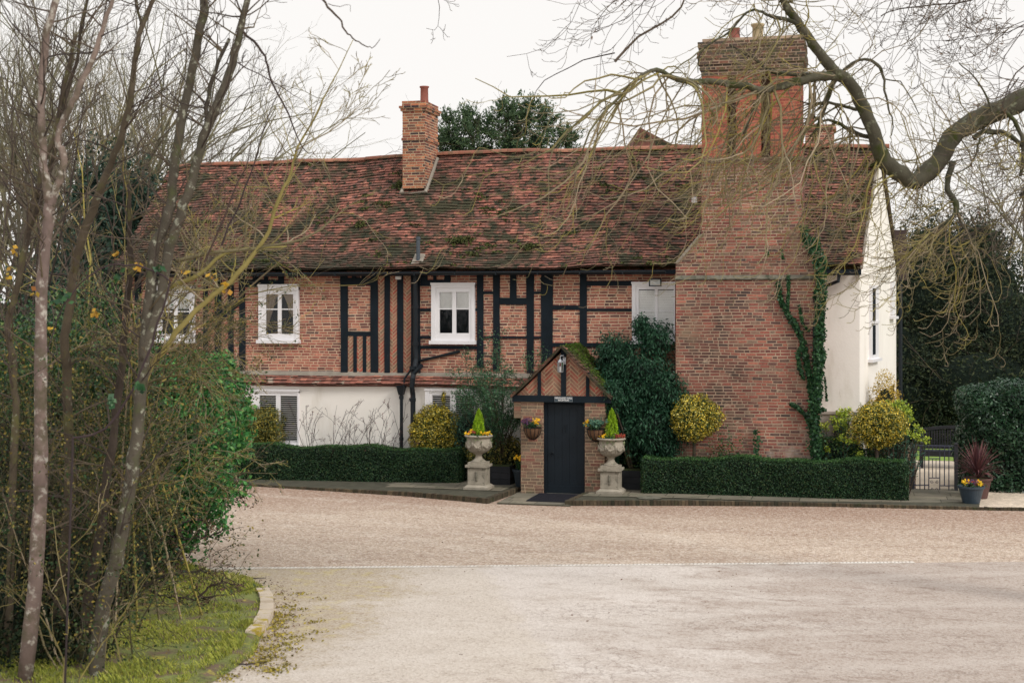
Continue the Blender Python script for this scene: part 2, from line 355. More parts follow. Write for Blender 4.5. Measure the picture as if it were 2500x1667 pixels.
# ---- 2-D clipping for brick panels
def clip_convex(poly, clip):
    out = poly
    for i in range(len(clip)):
        a = clip[i]; b = clip[(i+1) % len(clip)]
        if not out: return []
        res = []
        def side(p): return (b[0]-a[0])*(p[1]-a[1])-(b[1]-a[1])*(p[0]-a[0])
        for j in range(len(out)):
            p = out[j]; q = out[(j+1) % len(out)]; sp = side(p); sq = side(q)
            if sp >= 0: res.append(p)
            if (sp >= 0) != (sq >= 0):
                t = sp/(sp-sq); res.append((p[0]+t*(q[0]-p[0]), p[1]+t*(q[1]-p[1])))
        out = res
    return out
def brick_face(mb, O, U, V, Nn, poly, depth, rnd=None):
    if len(poly) < 3: return
    P = [O+U*p[0]+V*p[1] for p in poly]; Q = [p+Nn*depth for p in P]
    r = random.random() if rnd is None else rnd
    mb.poly(Q, r)
    for i in range(len(P)):
        j = (i+1) % len(P); mb.poly([P[i], P[j], Q[j], Q[i]], r)
def bricks(mb, O, U, V, Nn, clip, bl=.225, bh=.069, m=.021, depth=.005, wob=.006, seed=1, jit=.0022):
    """a field of individually laid bricks inside a convex 2-D polygon (u, v in metres)"""
    R = random.Random(seed); O = Vector(O); U = Vector(U); V = Vector(V); Nn = Vector(Nn)
    u0 = min(p[0] for p in clip); u1 = max(p[0] for p in clip); v0 = min(p[1] for p in clip); v1 = max(p[1] for p in clip)
    rows = int((v1-v0)/bh)+1
    for i in range(rows):
        u = u0-R.uniform(0, bl); v = v0+i*bh
        while u < u1:
            l = bl*R.choice((1, 1, 1, .52, .95))*R.uniform(.94, 1.04)
            wv = lambda x: wob*math.sin(x*1.7+i*.25+seed)+wob*.5*math.sin(x*4.1+i*.9)
            a, b = u+m*.5, u+l-m*.5
            j = lambda: R.uniform(-jit, jit)
            q = [(a+j(), v+m*.5+wv(a)+j()), (b+j(), v+m*.5+wv(b)+j()), (b+j(), v+bh-m*.5+wv(b)+j()), (a+j(), v+bh-m*.5+wv(a)+j())]
            q = clip_convex(q, clip)
            brick_face(mb, O, U, V, Nn, q, depth+R.uniform(-.003, .003), R.random())
            u += l
def herring(mb, O, U, V, Nn, clip, bl=.22, bw=.068, m=.016, depth=.008, seed=1, ang=45):
    R = random.Random(seed); O = Vector(O); U = Vector(U); V = Vector(V); Nn = Vector(Nn)
    u0 = min(p[0] for p in clip); u1 = max(p[0] for p in clip); v0 = min(p[1] for p in clip); v1 = max(p[1] for p in clip)
    cu, cv = (u0+u1)/2, (v0+v1)/2; ext = max(u1-u0, v1-v0)
    ca, sa = math.cos(math.radians(ang)), math.sin(math.radians(ang)); n = int(ext/bw)+8; k = round(bl/bw)
    for i in range(-n, n):
        for j in range(-n, n):
            t = (i+j) % (2*k)
            if (i-j) % (2*k) == 0:
                for (x0, y0, lx, ly) in ((i*bw, j*bw, k*bw, bw), (i*bw+k*bw-k*bw, j*bw+bw, bw, k*bw)):
                    q = [(x0+m/2, y0+m/2), (x0+lx-m/2, y0+m/2), (x0+lx-m/2, y0+ly-m/2), (x0+m/2, y0+ly-m/2)]
                    q = [(cu+x*ca-y*sa, cv+x*sa+y*ca) for x, y in q]
                    q = clip_convex(q, clip)
                    brick_face(mb, O, U, V, Nn, q, depth+R.uniform(-.003, .003), R.random())
def rect(u0, v0, u1, v1): return [(u0, v0), (u1, v0), (u1, v1), (u0, v1)]

def tiles(mb, Pf, nu, ns, ulen, slen, gauge=.1, tw=.168, seed=3, skip=None, em=1):
    """plain tiles laid one by one on the surface Pf(u, s); s=0 is the eave"""
    R = random.Random(seed); rows = int(slen/gauge)
    for i in range(rows):
        s0 = i*gauge/slen; s1 = min(1., (i+1.45)*gauge/slen)
        u = -R.uniform(0, tw) + (tw/2 if i % 2 else 0)
        while u < ulen:
            a, b = max(0, u+.002)/ulen, min(ulen, u+tw-.002)/ulen
            if b > a+.001 and not (skip and skip((a+b)/2, s0)):
                ds = R.uniform(-.012, .012)/slen; h = .036+R.uniform(-.006, .016); tl = R.uniform(-.004, .004)
                A = Pf(a, s0+ds); B = Pf(b, s0+ds); Cc = Pf(b, s1); D_ = Pf(a, s1)
                n = (B-A).cross(D_-A).normalized(); r = R.random()
                A1, B1 = A+n*(h+tl), B+n*(h-tl)
                mb.poly([A1, B1, Cc+n*.008, D_+n*.008], r)
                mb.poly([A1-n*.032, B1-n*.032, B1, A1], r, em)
                mb.poly([A1-n*.02, A1, D_+n*.008], r); mb.poly([B1, B1-n*.02, Cc+n*.008], r)
            u += tw

# =================================================================== GROUND
g = MB(); g.poly([(-200,-120,-.03),(200,-120,-.03),(200,260,-.03),(-200,260,-.03)], .5)
m_field = M_rnd('field', [C(84,92,56)]*2, .95, .6, .3, 20, .3, patch=[(C(78,66,50), 1.2, .5, .7)])
struct('ground', g, m_field)

def ground_mat(name, base, alt, kind):
    m, nd, lk, b = newmat(name)
    big = noise_node(nd, lk, .35, 5, .6, stretch=(.6, 1.7, 1)); col = mixc(nd, lk, mapr(nd, lk, big.outputs[0], .4, .62), base, alt)
    # reddish loose gravel lying thick near the house
    t = nd.new('ShaderNodeTexCoord'); sp = nd.new('ShaderNodeSeparateXYZ'); lk.new(t.outputs['Object'], sp.inputs[0])
    def tracks(cx, cy, r0, gap, wd):
        dx = mathn(nd, lk, 'SUBTRACT', sp.outputs['X'], cx); dy = mathn(nd, lk, 'SUBTRACT', sp.outputs['Y'], cy)
        r_ = mathn(nd, lk, 'SQRT', mathn(nd, lk, 'ADD', mathn(nd, lk, 'MULTIPLY', dx, dx), mathn(nd, lk, 'MULTIPLY', dy, dy)))
        r_ = mathn(nd, lk, 'ADD', r_, mathn(nd, lk, 'MULTIPLY', big.outputs[0], 1.2)); out = None
        for k in (0, gap, gap*2.3, gap*3.1, gap*4.6):
            a_ = mapr(nd, lk, mathn(nd, lk, 'ABSOLUTE', mathn(nd, lk, 'SUBTRACT', r_, r0+k)), 0, wd, 1, 0); out = a_ if out is None else mathn(nd, lk, 'MAXIMUM', out, a_)
        return out
    if kind == 'gravel':
        near = mapr(nd, lk, mathn(nd, lk, 'ADD', sp.outputs['Y'], mathn(nd, lk, 'MULTIPLY', big.outputs[0], 4.)), -2.6, .9)
        col = mixc(nd, lk, near, col, C(146,114,94))
        st = noise_node(nd, lk, 1.2, 6, .7, stretch=(.25, 2.2, 1)); col = mixc(nd, lk, mapr(nd, lk, st.outputs[0], .54, .68, 0, .55), col, C(150,124,106))
        v = nd.new('ShaderNodeTexVoronoi'); v.inputs['Scale'].default_value = 26; lk.new(t.outputs['Object'], v.inputs['Vector'])
        rc = ramp(nd, [C(150,126,108), C(196,180,164), C(226,216,206), C(172,152,136), C(118,98,86), C(210,196,180)]); 
        hs_ = nd.new('ShaderNodeSeparateColor'); lk.new(v.outputs['Color'], hs_.inputs[0]); lk.new(hs_.outputs[0], rc.inputs[0])
        tn = noise_node(nd, lk, 1.6, 5, .7); tr_ = mathn(nd, lk, 'MULTIPLY', tracks(-9., -22., 14.2, 1.5, .32), mapr(nd, lk, tn.outputs[0], .40, .60, .1, 1))
        col = mixc(nd, lk, mathn(nd, lk, 'MULTIPLY', tr_, .55), col, C(214,202,188))
        tr_ = mathn(nd, lk, 'MULTIPLY', tracks(12., -30., 21.6, 1.35, .22), mapr(nd, lk, tn.outputs[0], .44, .62, 0, 1))
        col = mixc(nd, lk, mathn(nd, lk, 'MULTIPLY', tr_, .6), col, C(146,120,102))
        col = mixc(nd, lk, .42, col, rc.outputs[0])
        v3 = nd.new('ShaderNodeTexVoronoi'); v3.inputs['Scale'].default_value = 13; lk.new(t.outputs['Object'], v3.inputs['Vector']); h3 = nd.new('ShaderNodeSeparateColor'); lk.new(v3.outputs['Color'], h3.inputs[0]); col = mixc(nd, lk, mapr(nd, lk, h3.outputs[1], .7, 1., 0, .32), col, C(132,108,92))
        bump(nd, lk, b, v.outputs['Distance'], .7, .03)
    else:
        st = noise_node(nd, lk, 1.1, 8, .75, stretch=(.8, 1.2, 1), loc=(4, 2, 0)); col = mixc(nd, lk, mapr(nd, lk, st.outputs[0], .50, .68, 0, .55), col, C(156,142,128))
        # an older, rougher patch of surface with its own ragged edge, at the left
        q1 = mathn(nd, lk, 'ADD', sp.outputs['X'], mathn(nd, lk, 'MULTIPLY', sp.outputs['Y'], .42)); q2 = mathn(nd, lk, 'ADD', q1, mathn(nd, lk, 'MULTIPLY', st.outputs[0], 1.6))
        col = mixc(nd, lk, mapr(nd, lk, q2, -2.55, -2.35, .62, 0), col, C(178,166,150))
        # loose dirt on the right-hand side, cracks at the front
        dirt = mathn(nd, lk, 'ADD', mapr(nd, lk, sp.outputs['X'], 1.5, 8., .04, .46), mathn(nd, lk, 'SUBTRACT', st.outputs[0], .5))
        col = mixc(nd, lk, mapr(nd, lk, dirt, .14, .34, 0, .85), col, C(140,122,110))
        moss = mathn(nd, lk, 'ADD', mapr(nd, lk, sp.outputs['X'], -1.8, 1.6, .42, 0.), mathn(nd, lk, 'SUBTRACT', big.outputs[0], .52))
        fine = noise_node(nd, lk, 3.2, 6, .7); moss = mathn(nd, lk, 'ADD', moss, mathn(nd, lk, 'SUBTRACT', fine.outputs[0], .5))
        ddx = mathn(nd, lk, 'ADD', sp.outputs['X'], 1.5); ddy = mathn(nd, lk, 'MULTIPLY', mathn(nd, lk, 'ADD', sp.outputs['Y'], 13.6), .55)
        dk = mathn(nd, lk, 'SQRT', mathn(nd, lk, 'ADD', mathn(nd, lk, 'MULTIPLY', ddx, ddx), mathn(nd, lk, 'MULTIPLY', ddy, ddy)))
        moss = mathn(nd, lk, 'ADD', moss, mapr(nd, lk, dk, .5, 2.6, .42, -.12)); MOSS = moss
        col = mixc(nd, lk, mapr(nd, lk, moss, .10, .42, 0, .85), col, C(142,122,84))
        col = mixc(nd, lk, mathn(nd, lk, 'MULTIPLY', mapr(nd, lk, moss, .3, .5), mapr(nd, lk, fine.outputs[0], .52, .6, 0, .8)), col, C(164,146,60))
        v = nd.new('ShaderNodeTexVoronoi'); v.feature = 'DISTANCE_TO_EDGE'; v.inputs['Scale'].default_value = 3.8
        wn = noise_node(nd, lk, 2.5, 5); wv = nd.new('ShaderNodeVectorMath'); wv.operation = 'SCALE'; wv.inputs['Scale'].default_value = .5; lk.new(wn.outputs['Color'], wv.inputs[0])
        av = nd.new('ShaderNodeVectorMath'); lk.new(t.outputs['Object'], av.inputs[0]); lk.new(wv.outputs[0], av.inputs[1]); lk.new(av.outputs[0], v.inputs['Vector'])
        cm = mathn(nd, lk, 'MULTIPLY', mapr(nd, lk, v.outputs['Distance'], .0, .05, 1, 0), mapr(nd, lk, sp.outputs['Y'], -11.5, -9., 1, 0))
        cn = noise_node(nd, lk, .7, 3); cm = mathn(nd, lk, 'MULTIPLY', cm, mapr(nd, lk, cn.outputs[0], .46, .58)); cm = mathn(nd, lk, 'MULTIPLY', cm, mapr(nd, lk, sp.outputs['X'], .0, 3.5, .25, 1))
        v2 = nd.new('ShaderNodeTexVoronoi'); v2.inputs['Scale'].default_value = 34; lk.new(t.outputs['Object'], v2.inputs['Vector'])
        h2 = nd.new('ShaderNodeSeparateColor'); lk.new(v2.outputs['Color'], h2.inputs[0])
        rc = ramp(nd, [C(150,136,124), C(196,186,176), C(214,206,198), C(186,174,164), C(206,198,190)]); lk.new(h2.outputs[0], rc.inputs[0])
        col = mixc(nd, lk, .42, col, rc.outputs[0])
        col = mixc(nd, lk, mathn(nd, lk, 'MULTIPLY', cm, .5), col, C(112,96,86))
        pn = noise_node(nd, lk, 2.2, 8, .8, stretch=(.6,1.3,1), loc=(9,3,0)); pm = mathn(nd, lk, 'MULTIPLY', mapr(nd, lk, pn.outputs[0], .53, .62), mapr(nd, lk, sp.outputs['X'], 1., 5., .12, 1))
        col = mixc(nd, lk, mathn(nd, lk, 'MULTIPLY', pm, .6), col, C(128,110,98))
        tr_ = mathn(nd, lk, 'MULTIPLY', tracks(16., -34., 21., 1.5, .3), mapr(nd, lk, pn.outputs[0], .40, .60, 0, 1)); col = mixc(nd, lk, mathn(nd, lk, 'MULTIPLY', tr_, .35), col, C(214,206,198))
        bump(nd, lk, b, v2.outputs['Distance'], .5, .015)
    # fallen bits: small dark specks
    s = noise_node(nd, lk, 9., 2, .5); col = mixc(nd, lk, mapr(nd, lk, s.outputs[0], .745, .77), col, C(80,66,56))
    lk.new(col, b.inputs['Base Color']); b.inputs['Roughness'].default_value = .95; b.inputs['Specular IOR Level'].default_value = .15
    return m
m_gravel = ground_mat('gravel', C(194,176,158), C(176,156,138), 'gravel')
m_tarmac = ground_mat('worn_tarmac', C(196,187,180), C(178,168,160), 'tarmac')
dL = Vector((-3.55,-10.23,0)); dR = Vector((6.51,-7.19,0)); dd = (dR-dL).normalized(); dn = Vector((-dd.y, dd.x, 0))
g = MB(); g.poly([(-14,-40,-.004),(30,-40,-.004),(30,1.6,-.004),(-14,1.6,-.004)], .5); struct('gravel_yard', g, m_gravel)
A = dL-dd*4.; B = dR+dd*9
g = MB(); g.poly([A, B, B-dn*26, A-dn*26], .5); struct('tarmac_drive', g, m_tarmac)
# gravel strip at the right, beyond the path, and the garden behind the gate
g = MB(); g.poly([(8.9,-.12,.02),(10.6,.05,.02),(14,.55,.02),(24,2.,.02),(24,6,.02),(8.95,3.4,.02)], .5); struct('pale_gravel_strip', g, M_rnd('pale_gravel', [C(206,190,170)]*2, .95, 6, .25, 40, .5, nfine=30))
g = MB(); g.poly([(7.,2.6,.004),(12,2.9,.004),(12,9.6,.004),(7.,9.6,.004)], .5); struct('garden_path', g, M_rnd('garden_paving', [C(196,182,164)]*2, .95, 1.5, .15, 30, .3))
g = MB(); g.poly([(5,9.6,.01),(30,9.6,.01),(30,16,.01),(5,16,.01)], .5); struct('lawn', g, M_rnd('lawn_grass', [C(122,146,66)]*2, .95, 4, .2, 60, .4))

# drain channel
g = MB(); L_ = (dR-dL).length+1.2; o0 = dL-dd*.3
g.obox(o0-dn*.06+Vector((0,0,.002)), dd*L_, dn*.12, (0,0,.010), 0, .5)
k = 0.02
while k < L_-.05:
    p = o0+dd*k-dn*.05; g.poly([p+Vector((0,0,.0145)), p+dd*.022+Vector((0,0,.0145)), p+dd*.05+dn*.1+Vector((0,0,.0145)), p+dd*.028+dn*.1+Vector((0,0,.0145))], .5, 1); k += .062
tag(g.build('drain_channel', [M_plain('drain_steel', C(216,210,202), .7, patch=[(C(190,176,162), 2.5, .5, .62)]), M_plain('drain_slot', C(176,166,156), .9)]), 'long pale slotted drain channel across the drive where gravel meets tarmac', 'drain')

# raised paths
def path_block(name, top, zt, mslab, edge_sides, slabrows):
    root = None
    g = MB(); n = len(top)
    c_ = top[-1]
    g.poly([(p[0], p[1], pz(p[0])-.006) for p in top], .5)
    for i in range(n):
        a = top[i]; b = top[(i+1) % n]; g.poly([(a[0],a[1],-.02),(b[0],b[1],-.02),(b[0],b[1],pz(b[0])-.006),(a[0],a[1],pz(a[0])-.006)], .5)
    return g
def pz(x): return .10-.065*min(1,max(0,(-2.5-x)/4)) if x < 0 else .10-.05*min(1,max(0,(x-2.5)/5))
# left path
zl = .10
LP = [(-13.,.45),(-8.37,.05),(-3.37,-.98),(-1.30,-1.72),(-1.12,.35),(-1.12,1.9),(-13,1.9)]
g = path_block('p', LP, zl, None, None, None); 
def slabs(g, poly, z, sw, sd, seed, rot=0.):
    R = random.Random(seed); x0 = min(p[0] for p in poly); x1 = max(p[0] for p in poly); y0 = min(p[1] for p in poly); y1 = max(p[1] for p in poly)
    y = y0
    while y < y1:
        d = sd*R.uniform(.85, 1.2); x = x0-R.uniform(0, sw)
        while x < x1:
            w_ = sw*R.uniform(.7, 1.3)
            q = clip_convex([(x+.008,y+.008),(x+w_-.008,y+.008),(x+w_-.008,y+d-.008),(x+.008,y+d-.008)], poly)
            if len(q) >= 3: g.poly([(a,b,(z if z < .05 else pz(a)+.004)+R.uniform(-.001,.002)) for a, b in q], R.random(), 1)
            x += w_
        y += d
INL = [(-13.,.55),(-8.3,.17),(-3.37,-.85),(-1.42,-1.56),(-1.24,.35),(-1.14,1.8),(-13,1.8)]
slabs(g, [(-13.,.55),(-8.3,.17),(-3.37,-.85),(-1.42,-1.56),(-1.22,1.8),(-13,1.8)], zl, .62, .48, 3)
struct('left_path', g, [m_joint, m_slab])
def edging(name, pts, z, step=.075, w_=.11, label=''):
    g = MB(); R = random.Random(len(pts))
    for a, b in zip(pts[:-1], pts[1:]):
        a = Vector((a[0],a[1],0)); b = Vector((b[0],b[1],0)); d = (b-a); n = max(1, int(d.length/step)); st = d/n; nn = Vector((-d.y, d.x, 0)).normalized()
        for k in range(n):
            o = a+st*k+st.normalized()*.006
            h = z-.10+pz((a+st*k).x)+R.uniform(-.004,.007)
            g.obox(o+nn*R.uniform(-.012,.004)+Vector((0,0,-.02)), st*.86, nn*w_, (R.uniform(-.003,.003),0,h+.02), 0, R.random())
    return tag(g.build(name, m_edgebrick), label, 'kerb edging')
edging('brick_edging', [(-12.5,.42),(-8.37,.03),(-3.37,-1.0),(-1.30,-1.75),(-1.10,.3)], zl+.008, label='mossy brick-on-edge kerb along the path left of the door')
zr = .10
RP = [(.40,-1.62),(3.08,-.95),(5.6,-.45),(8.9,-.18),(9.1,2.9),(1.2,1.9),(.56,.1)]
g = path_block('p', RP, zr, None, None, None)
slabs(g, [(.52,-1.45),(3.08,-.82),(5.6,-.35),(8.85,-.08),(9.0,2.9),(1.2,1.9),(.62,.1)], zr, .8, .55, 5)
struct('right_path', g, [m_joint, m_slab])
edging('brick_edging', [(.54,.05),(.38,-1.65),(3.08,-.97),(5.6,-.47),(9.0,-.2),(10.6,-.02),(14.,.5)], zr+.006, label='brick-on-edge kerb along the path right of the door')
g = MB(); g.lathe((2.05,-.72,zr+.004), [(.27,0),(.27,.006),(.24,.007),(.0,.007)], 28); tag(g.build('manhole_cover', m_stone_dk), 'dark round cover set in the paving in front of the right urn', 'manhole cover')
# step slabs in front of the door
g = MB(); g.box(-1.1,.5,-1.75,.25,-.02,.018,0,.5); slabs(g, rect(-1.08,-1.72,.46,.2), .023, .55, .45, 9); struct('doorstep_paving', g, [m_joint, m_slab])
g = MB(); g.hexa([(-.55,-1.35,.026),(.42,-1.35,.026),(.42,-.02,.026),(-.55,-.02,.026),(-.55,-1.35,.040),(.42,-1.35,.040),(.42,-.02,.040),(-.55,-.02,.040)], 0, .5)
for k in range(40): g.box(-.53,.40,-1.33+k*.032,-1.316+k*.032,.040,.043,0,.5)
tag(g.build('doormat', m_mat), 'dark ribbed doormat lying before the black front door', 'doormat')

# =================================================================== FARMHOUSE
YF = 1.9; ZE = 5.15
house = thing('farmhouse', 'long timber-framed brick farmhouse with mossy red tile roof and white end wall', 'house')
def fx(px, Y=YF): return onY(px, 700, Y).x
def fz(px, py, Y=YF): return onY(px, py, Y).z
XL, XR = -12.04, 6.46
GAB = [(6.46,1.9),(6.86,4.9),(7.38,7.9)]
# core walls
g = MB()
g.box(XL, 2.6, YF, 7.9, 2.3, 5.05, 0, .5)
core = g.build('brick_wall', m_mortar, house)
g = MB(); bricks(g, (XL, YF, 2.6), (1,0,0), (0,0,1), (0,-1,0), rect(0,0,2.6-XL,2.52), seed=11); bp = g.build('brickwork', m_brick, core)
g = MB()   # rendered lower wall
g.box(XL, 2.5, YF-.22, 7.9, -.05, 2.29, 0, .5); g.build('rendered_wall', m_render, house)
g = MB()   # right wing, plan follows the splayed gable
ez = 5.0
pl = [(4.8,YF-.02),(XR,YF-.02),(7.38,7.9),(4.8,7.9)]
for i in range(4):
    a, b = pl[i], pl[(i+1)%4]; g.poly([(a[0],a[1],-.05),(b[0],b[1],-.05),(b[0],b[1],ez),(a[0],a[1],ez)], .5)
# gable triangle, flaring out a little over the wall
g.build('white_wing_wall', m_render, house); g = MB()
g.poly([(XR+.03,YF-.25,ez-.02),(6.89,4.9,8.12),(7.42,8.1,ez-.02)], .5)
g.poly([(XR+.03,YF-.25,ez-.02),(7.42,8.1,ez-.02),(7.36,8.1,ez-.12),(XR-.02,YF-.2,ez-.12)], .3)
g.build('gable_wall', m_render, house)
g = MB(); g.poly([(XL+.02,YF,5.0),(XL+.02,7.9,5.0),(XL-.1,4.9,8.1)], .5); g.poly([(XL-.02,YF,5.0),(XL-.14,4.9,8.1),(XL-.02,7.9,5.0)], .5); g.build('gable_wall', m_render, house)
# plinth ledge
g = MB(); g.box(5.4, XR+.04, YF-.14, YF-.03, 1.80, 1.86, 0, .5); g.box(5.4, XR+.02, YF-.10, YF-.025, -.05, 1.80, 0, .5); g.build('plinth', M_rnd('plinth_render', [C(176,166,156)]*2, .9, 2, .2, 30, .4), house)

# ---- roof
rid = [(onY(px, py, 4.9).x, onY(px, py, 4.9).z) for px, py in ((425,409),(560,402),(700,398),(860,392),(985,384),(1120,375),(1300,371),(1420,369),(1540,366),(1700,361),(1966,357),(2140,362))]
rid.sort()
def ridge_z(x):
    xs = [r[0] for r in rid]; zs = [r[1] for r in rid]; return float(np.interp(x, xs, zs))+.012*math.sin(x*2.1)
EY, EZ = YF-.34, 5.10
def Proof(u, s):
    xe = -12.2+(6.52+12.2)*u; xr = -12.25+(6.92+12.25)*u
    x = xe+(xr-xe)*s; zr_ = ridge_z(x)
    sag = -.05*math.sin(math.pi*s)+.02*math.sin(x*1.3+s*3)+.012*math.sin(x*3.1-s*7)
    kick = .07*max(0, 1-s*5)**2
    ze = EZ+.02*math.sin(x*.8)+(.0 if x < 5 else 0)
    return Vector((x, EY+(4.9-EY)*s, ze+(zr_-ze)*s+sag+kick))
g = MB(); nu = 60
for i in range(nu):
    for j in range(8):
        g.poly([Proof(i/nu,j/8)-Vector((0,0,.01)), Proof((i+1)/nu,j/8)-Vector((0,0,.01)), Proof((i+1)/nu,(j+1)/8)-Vector((0,0,.01)), Proof(i/nu,(j+1)/8)-Vector((0,0,.01))], .4)
g.poly([(-12.25,4.9,8.05),(6.92,4.9,8.2),(7.4,8.3,5.0),(-12.2,8.3,5.0)][::-1], .3)
roof = g.build('roof', m_tile, house)
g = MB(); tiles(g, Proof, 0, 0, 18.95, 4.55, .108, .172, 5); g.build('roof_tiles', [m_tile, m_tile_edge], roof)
g = MB(); x = -12.2   # ridge tiles
while x < 6.85:
    l = .44; pr = []
    for k in range(7):
        a = math.pi*k/6; pr.append((math.cos(a)*.13, math.sin(a)*.10))
    z0, z1 = ridge_z(x)-.02, ridge_z(x+l)-.02; r = random.random()
    dz = random.uniform(-.006,.012)
    for k in range(6):
        g.poly([(x+.006,4.9+pr[k][0],z0+pr[k][1]+dz),(x+l,4.9+pr[k][0],z1+pr[k][1]+dz),(x+l,4.9+pr[k+1][0],z1+pr[k+1][1]+dz),(x+.006,4.9+pr[k+1][0],z0+pr[k+1][1]+dz)], r)
    g.poly([(x+.006,4.9+p[0],z0+p[1]+dz) for p in pr], r)
    x += l
g.build('ridge', m_ridge, roof)
# moss cushions
pts = []; nr = []
for _ in range(420):
    u = random.random(); s = random.random()**1.5
    P = Proof(u, s)
    v = mnoise.noise(Vector((P.x*.55, P.z*.9, 3.1)))+.35*mnoise.noise(Vector((P.x*2, P.z*2, 7)))
    if v < .02+.25*s: continue
    for k in range(random.randint(8, 26)):
        q = Proof(min(1,max(0,u+random.gauss(0,.0045))), min(1,max(0,s+random.gauss(0,.006)))); pts.append(q+Vector((0,-.03,.035))); nr.append((0,-.7,.7))
for (px, py, n, sp) in ((1120,595,260,.009),(1290,612,120,.006),(2105,415,160,.005),(2085,490,140,.005),(970,460,120,.005),(880,552,80,.005),(1650,650,90,.004)):
    P = onY(px, py, 3.0)
    t = (CY, ); best = min(((abs(Proof(u/300, s/40).x-0),) for u in (0,) for s in (0,)))
    # walk the ray to the roof surface
    for k in range(60):
        Y = EY+(4.9-EY)*k/60; Q = onY(px, py, Y); u = (Q.x+12.2)/(18.75); s = (Y-EY)/(4.9-EY)
        if Q.z <= Proof(min(1,max(0,u)), s).z: break
    for _ in range(n):
        q = Proof(min(1,max(0,u+random.gauss(0,sp))), min(1,max(0,s+random.gauss(0,.016)))); pts.append(q+Vector((0,-.05,.05+random.random()*.03))); nr.append((0,-.5,.8))
leaves('roof_moss', pts, .07, m_moss, roof, .8, nr, .5)
# fascia, gutter
g = MB()
g.box(-12.1, 2.35, YF-.28, YF-.24, 5.0, 5.10, 0, .5); g.box(5.55, 6.5, YF-.30, YF-.26, 4.95, 5.08, 0, .5)
g.box(-12.1, 2.5, YF-.24, YF-.01, 5.0, 5.04, 0, .5)
g.build('fascia', m_black, house)
def gutter(x0, x1, z, y):
    g = MB(); n = 7; pr = [(math.cos(math.pi+math.pi*k/(n-1))*.06, math.sin(math.pi+math.pi*k/(n-1))*.06) for k in range(n)]
    st = int((x1-x0)/.5)
    for i in range(st):
        a = x0+(x1-x0)*i/st; b = x0+(x1-x0)*(i+1)/st
        for k in range(n-1):
            g.poly([(a,y+pr[k][0],z+pr[k][1]),(b,y+pr[k][0],z+pr[k][1]),(b,y+pr[k+1][0],z+pr[k+1][1]),(a,y+pr[k+1][0],z+pr[k+1][1])], .5)
        if i % 2 == 0: g.box(a, a+.03, y-.068, y+.068, z-.066, z+.012, 0, .5)
    g.tube([(x0,y-.06,z),(x1,y-.06,z)], .009, 5); g.tube([(x0,y+.06,z),(x1,y+.06,z)], .007, 4)
    return g.build('gutter', m_blackpipe, house)
gutter(-12.15, 2.1, 5.06, YF-.40); gutter(5.7, 6.45, 5.0, YF-.40)

# ---- timbers (each its own beam)
def beam(px0, px1, py0, py1, Y=YF, proud=.028, seed=0):
    x0, x1 = fx(px0, Y), fx(px1, Y); pm = (px0+px1)/2; z1, z0 = fz(pm, py0, Y), fz(pm, py1, Y)
    R = random.Random(int(px0*7+py0)); g = MB(); vert = (z1-z0) > (x1-x0)
    n = max(2, int(max(z1-z0, x1-x0)/.35)); wj = min(x1-x0, z1-z0)*.07
    A_, B_ = [], []; a0 = R.uniform(-1,1)*wj; b0 = R.uniform(-1,1)*wj
    for k in range(n+1):
        t = k/n; a0 += R.uniform(-1,1)*wj*.6; b0 += R.uniform(-1,1)*wj*.6; a0 *= .8; b0 *= .8
        if vert: A_.append((x0+a0, z0+(z1-z0)*t)); B_.append((x1+b0, z0+(z1-z0)*t))
        else: A_.append((x0+(x1-x0)*t, z1+a0)); B_.append((x0+(x1-x0)*t, z0+b0))
    yb, yf = Y+.01, Y-proud-R.uniform(0,.006)
    for k in range(n):
        q = [A_[k], B_[k], B_[k+1], A_[k+1]]; r = .5
        ff = [(a, yf, b) for a, b in q]; bb = [(a, yb, b) for a, b in q]
        g.poly(ff, r)
        g.poly([bb[0],bb[3],ff[3],ff[0]], r); g.poly([bb[1],bb[2],ff[2],ff[1]], r)
        if k == 0: g.poly([bb[0],bb[1],ff[1],ff[0]], r)
        if k == n-1: g.poly([bb[2],bb[3],ff[3],ff[2]], r)
    return g.build('timber_beam', m_black, house)
BE = [(832,849,667,909),(906,923,667,910),(849,906,678,697),(860,870,664,679),(884,894,664,679),(849,906,809,820),(863,872,820,909),(887,895,820,909),
 (939,953,665,910),(970,985,665,911),(1004,1027,665,912),(558,571,665,900),(584,599,665,905),(497,509,680,905),(526,541,665,800),(526,541,800,905),
 (599,694,683,701),(618,632,664,684),(646,655,664,684),(680,694,664,684),(478,509,817,832),
 (1164,1181,665,898),(1205,1221,665,906),(1286,1304,665,910),(1322,1349,664,912),(1415,1433,665,838),(1245,1262,665,728),(1221,1286,727,744),
 (1181,1205,712,718),(1304,1322,712,718),(1181,1322,821,826),(1348,1416,746,756),(1433,1544,753,760),(1433,1544,686,698),(1346,1600,837,847),
 (1027,1055,753,760),(1027,1055,820,826),(1027,1164,844,852),(1160,1165,753,759),(1027,1100,683,698),(1027,1044,664,684),(1058,1066,664,684),(1085,1100,664,684),
 (372,392,665,900),(330,345,665,900),(430,520,905,915)]
for b in BE: beam(*b)
# diagonal brace in the left bay
g = MB(); a = onY(578,735,YF-.036); b = onY(524,785,YF-.036)
d = (b-a).normalized(); nrm = Vector((-d.z,0,d.x)); g.obox(a-nrm*.12, d*(b-a).length, nrm*.24, (0,.04,0), 0, .5); g.build('timber_brace', m_black, house)

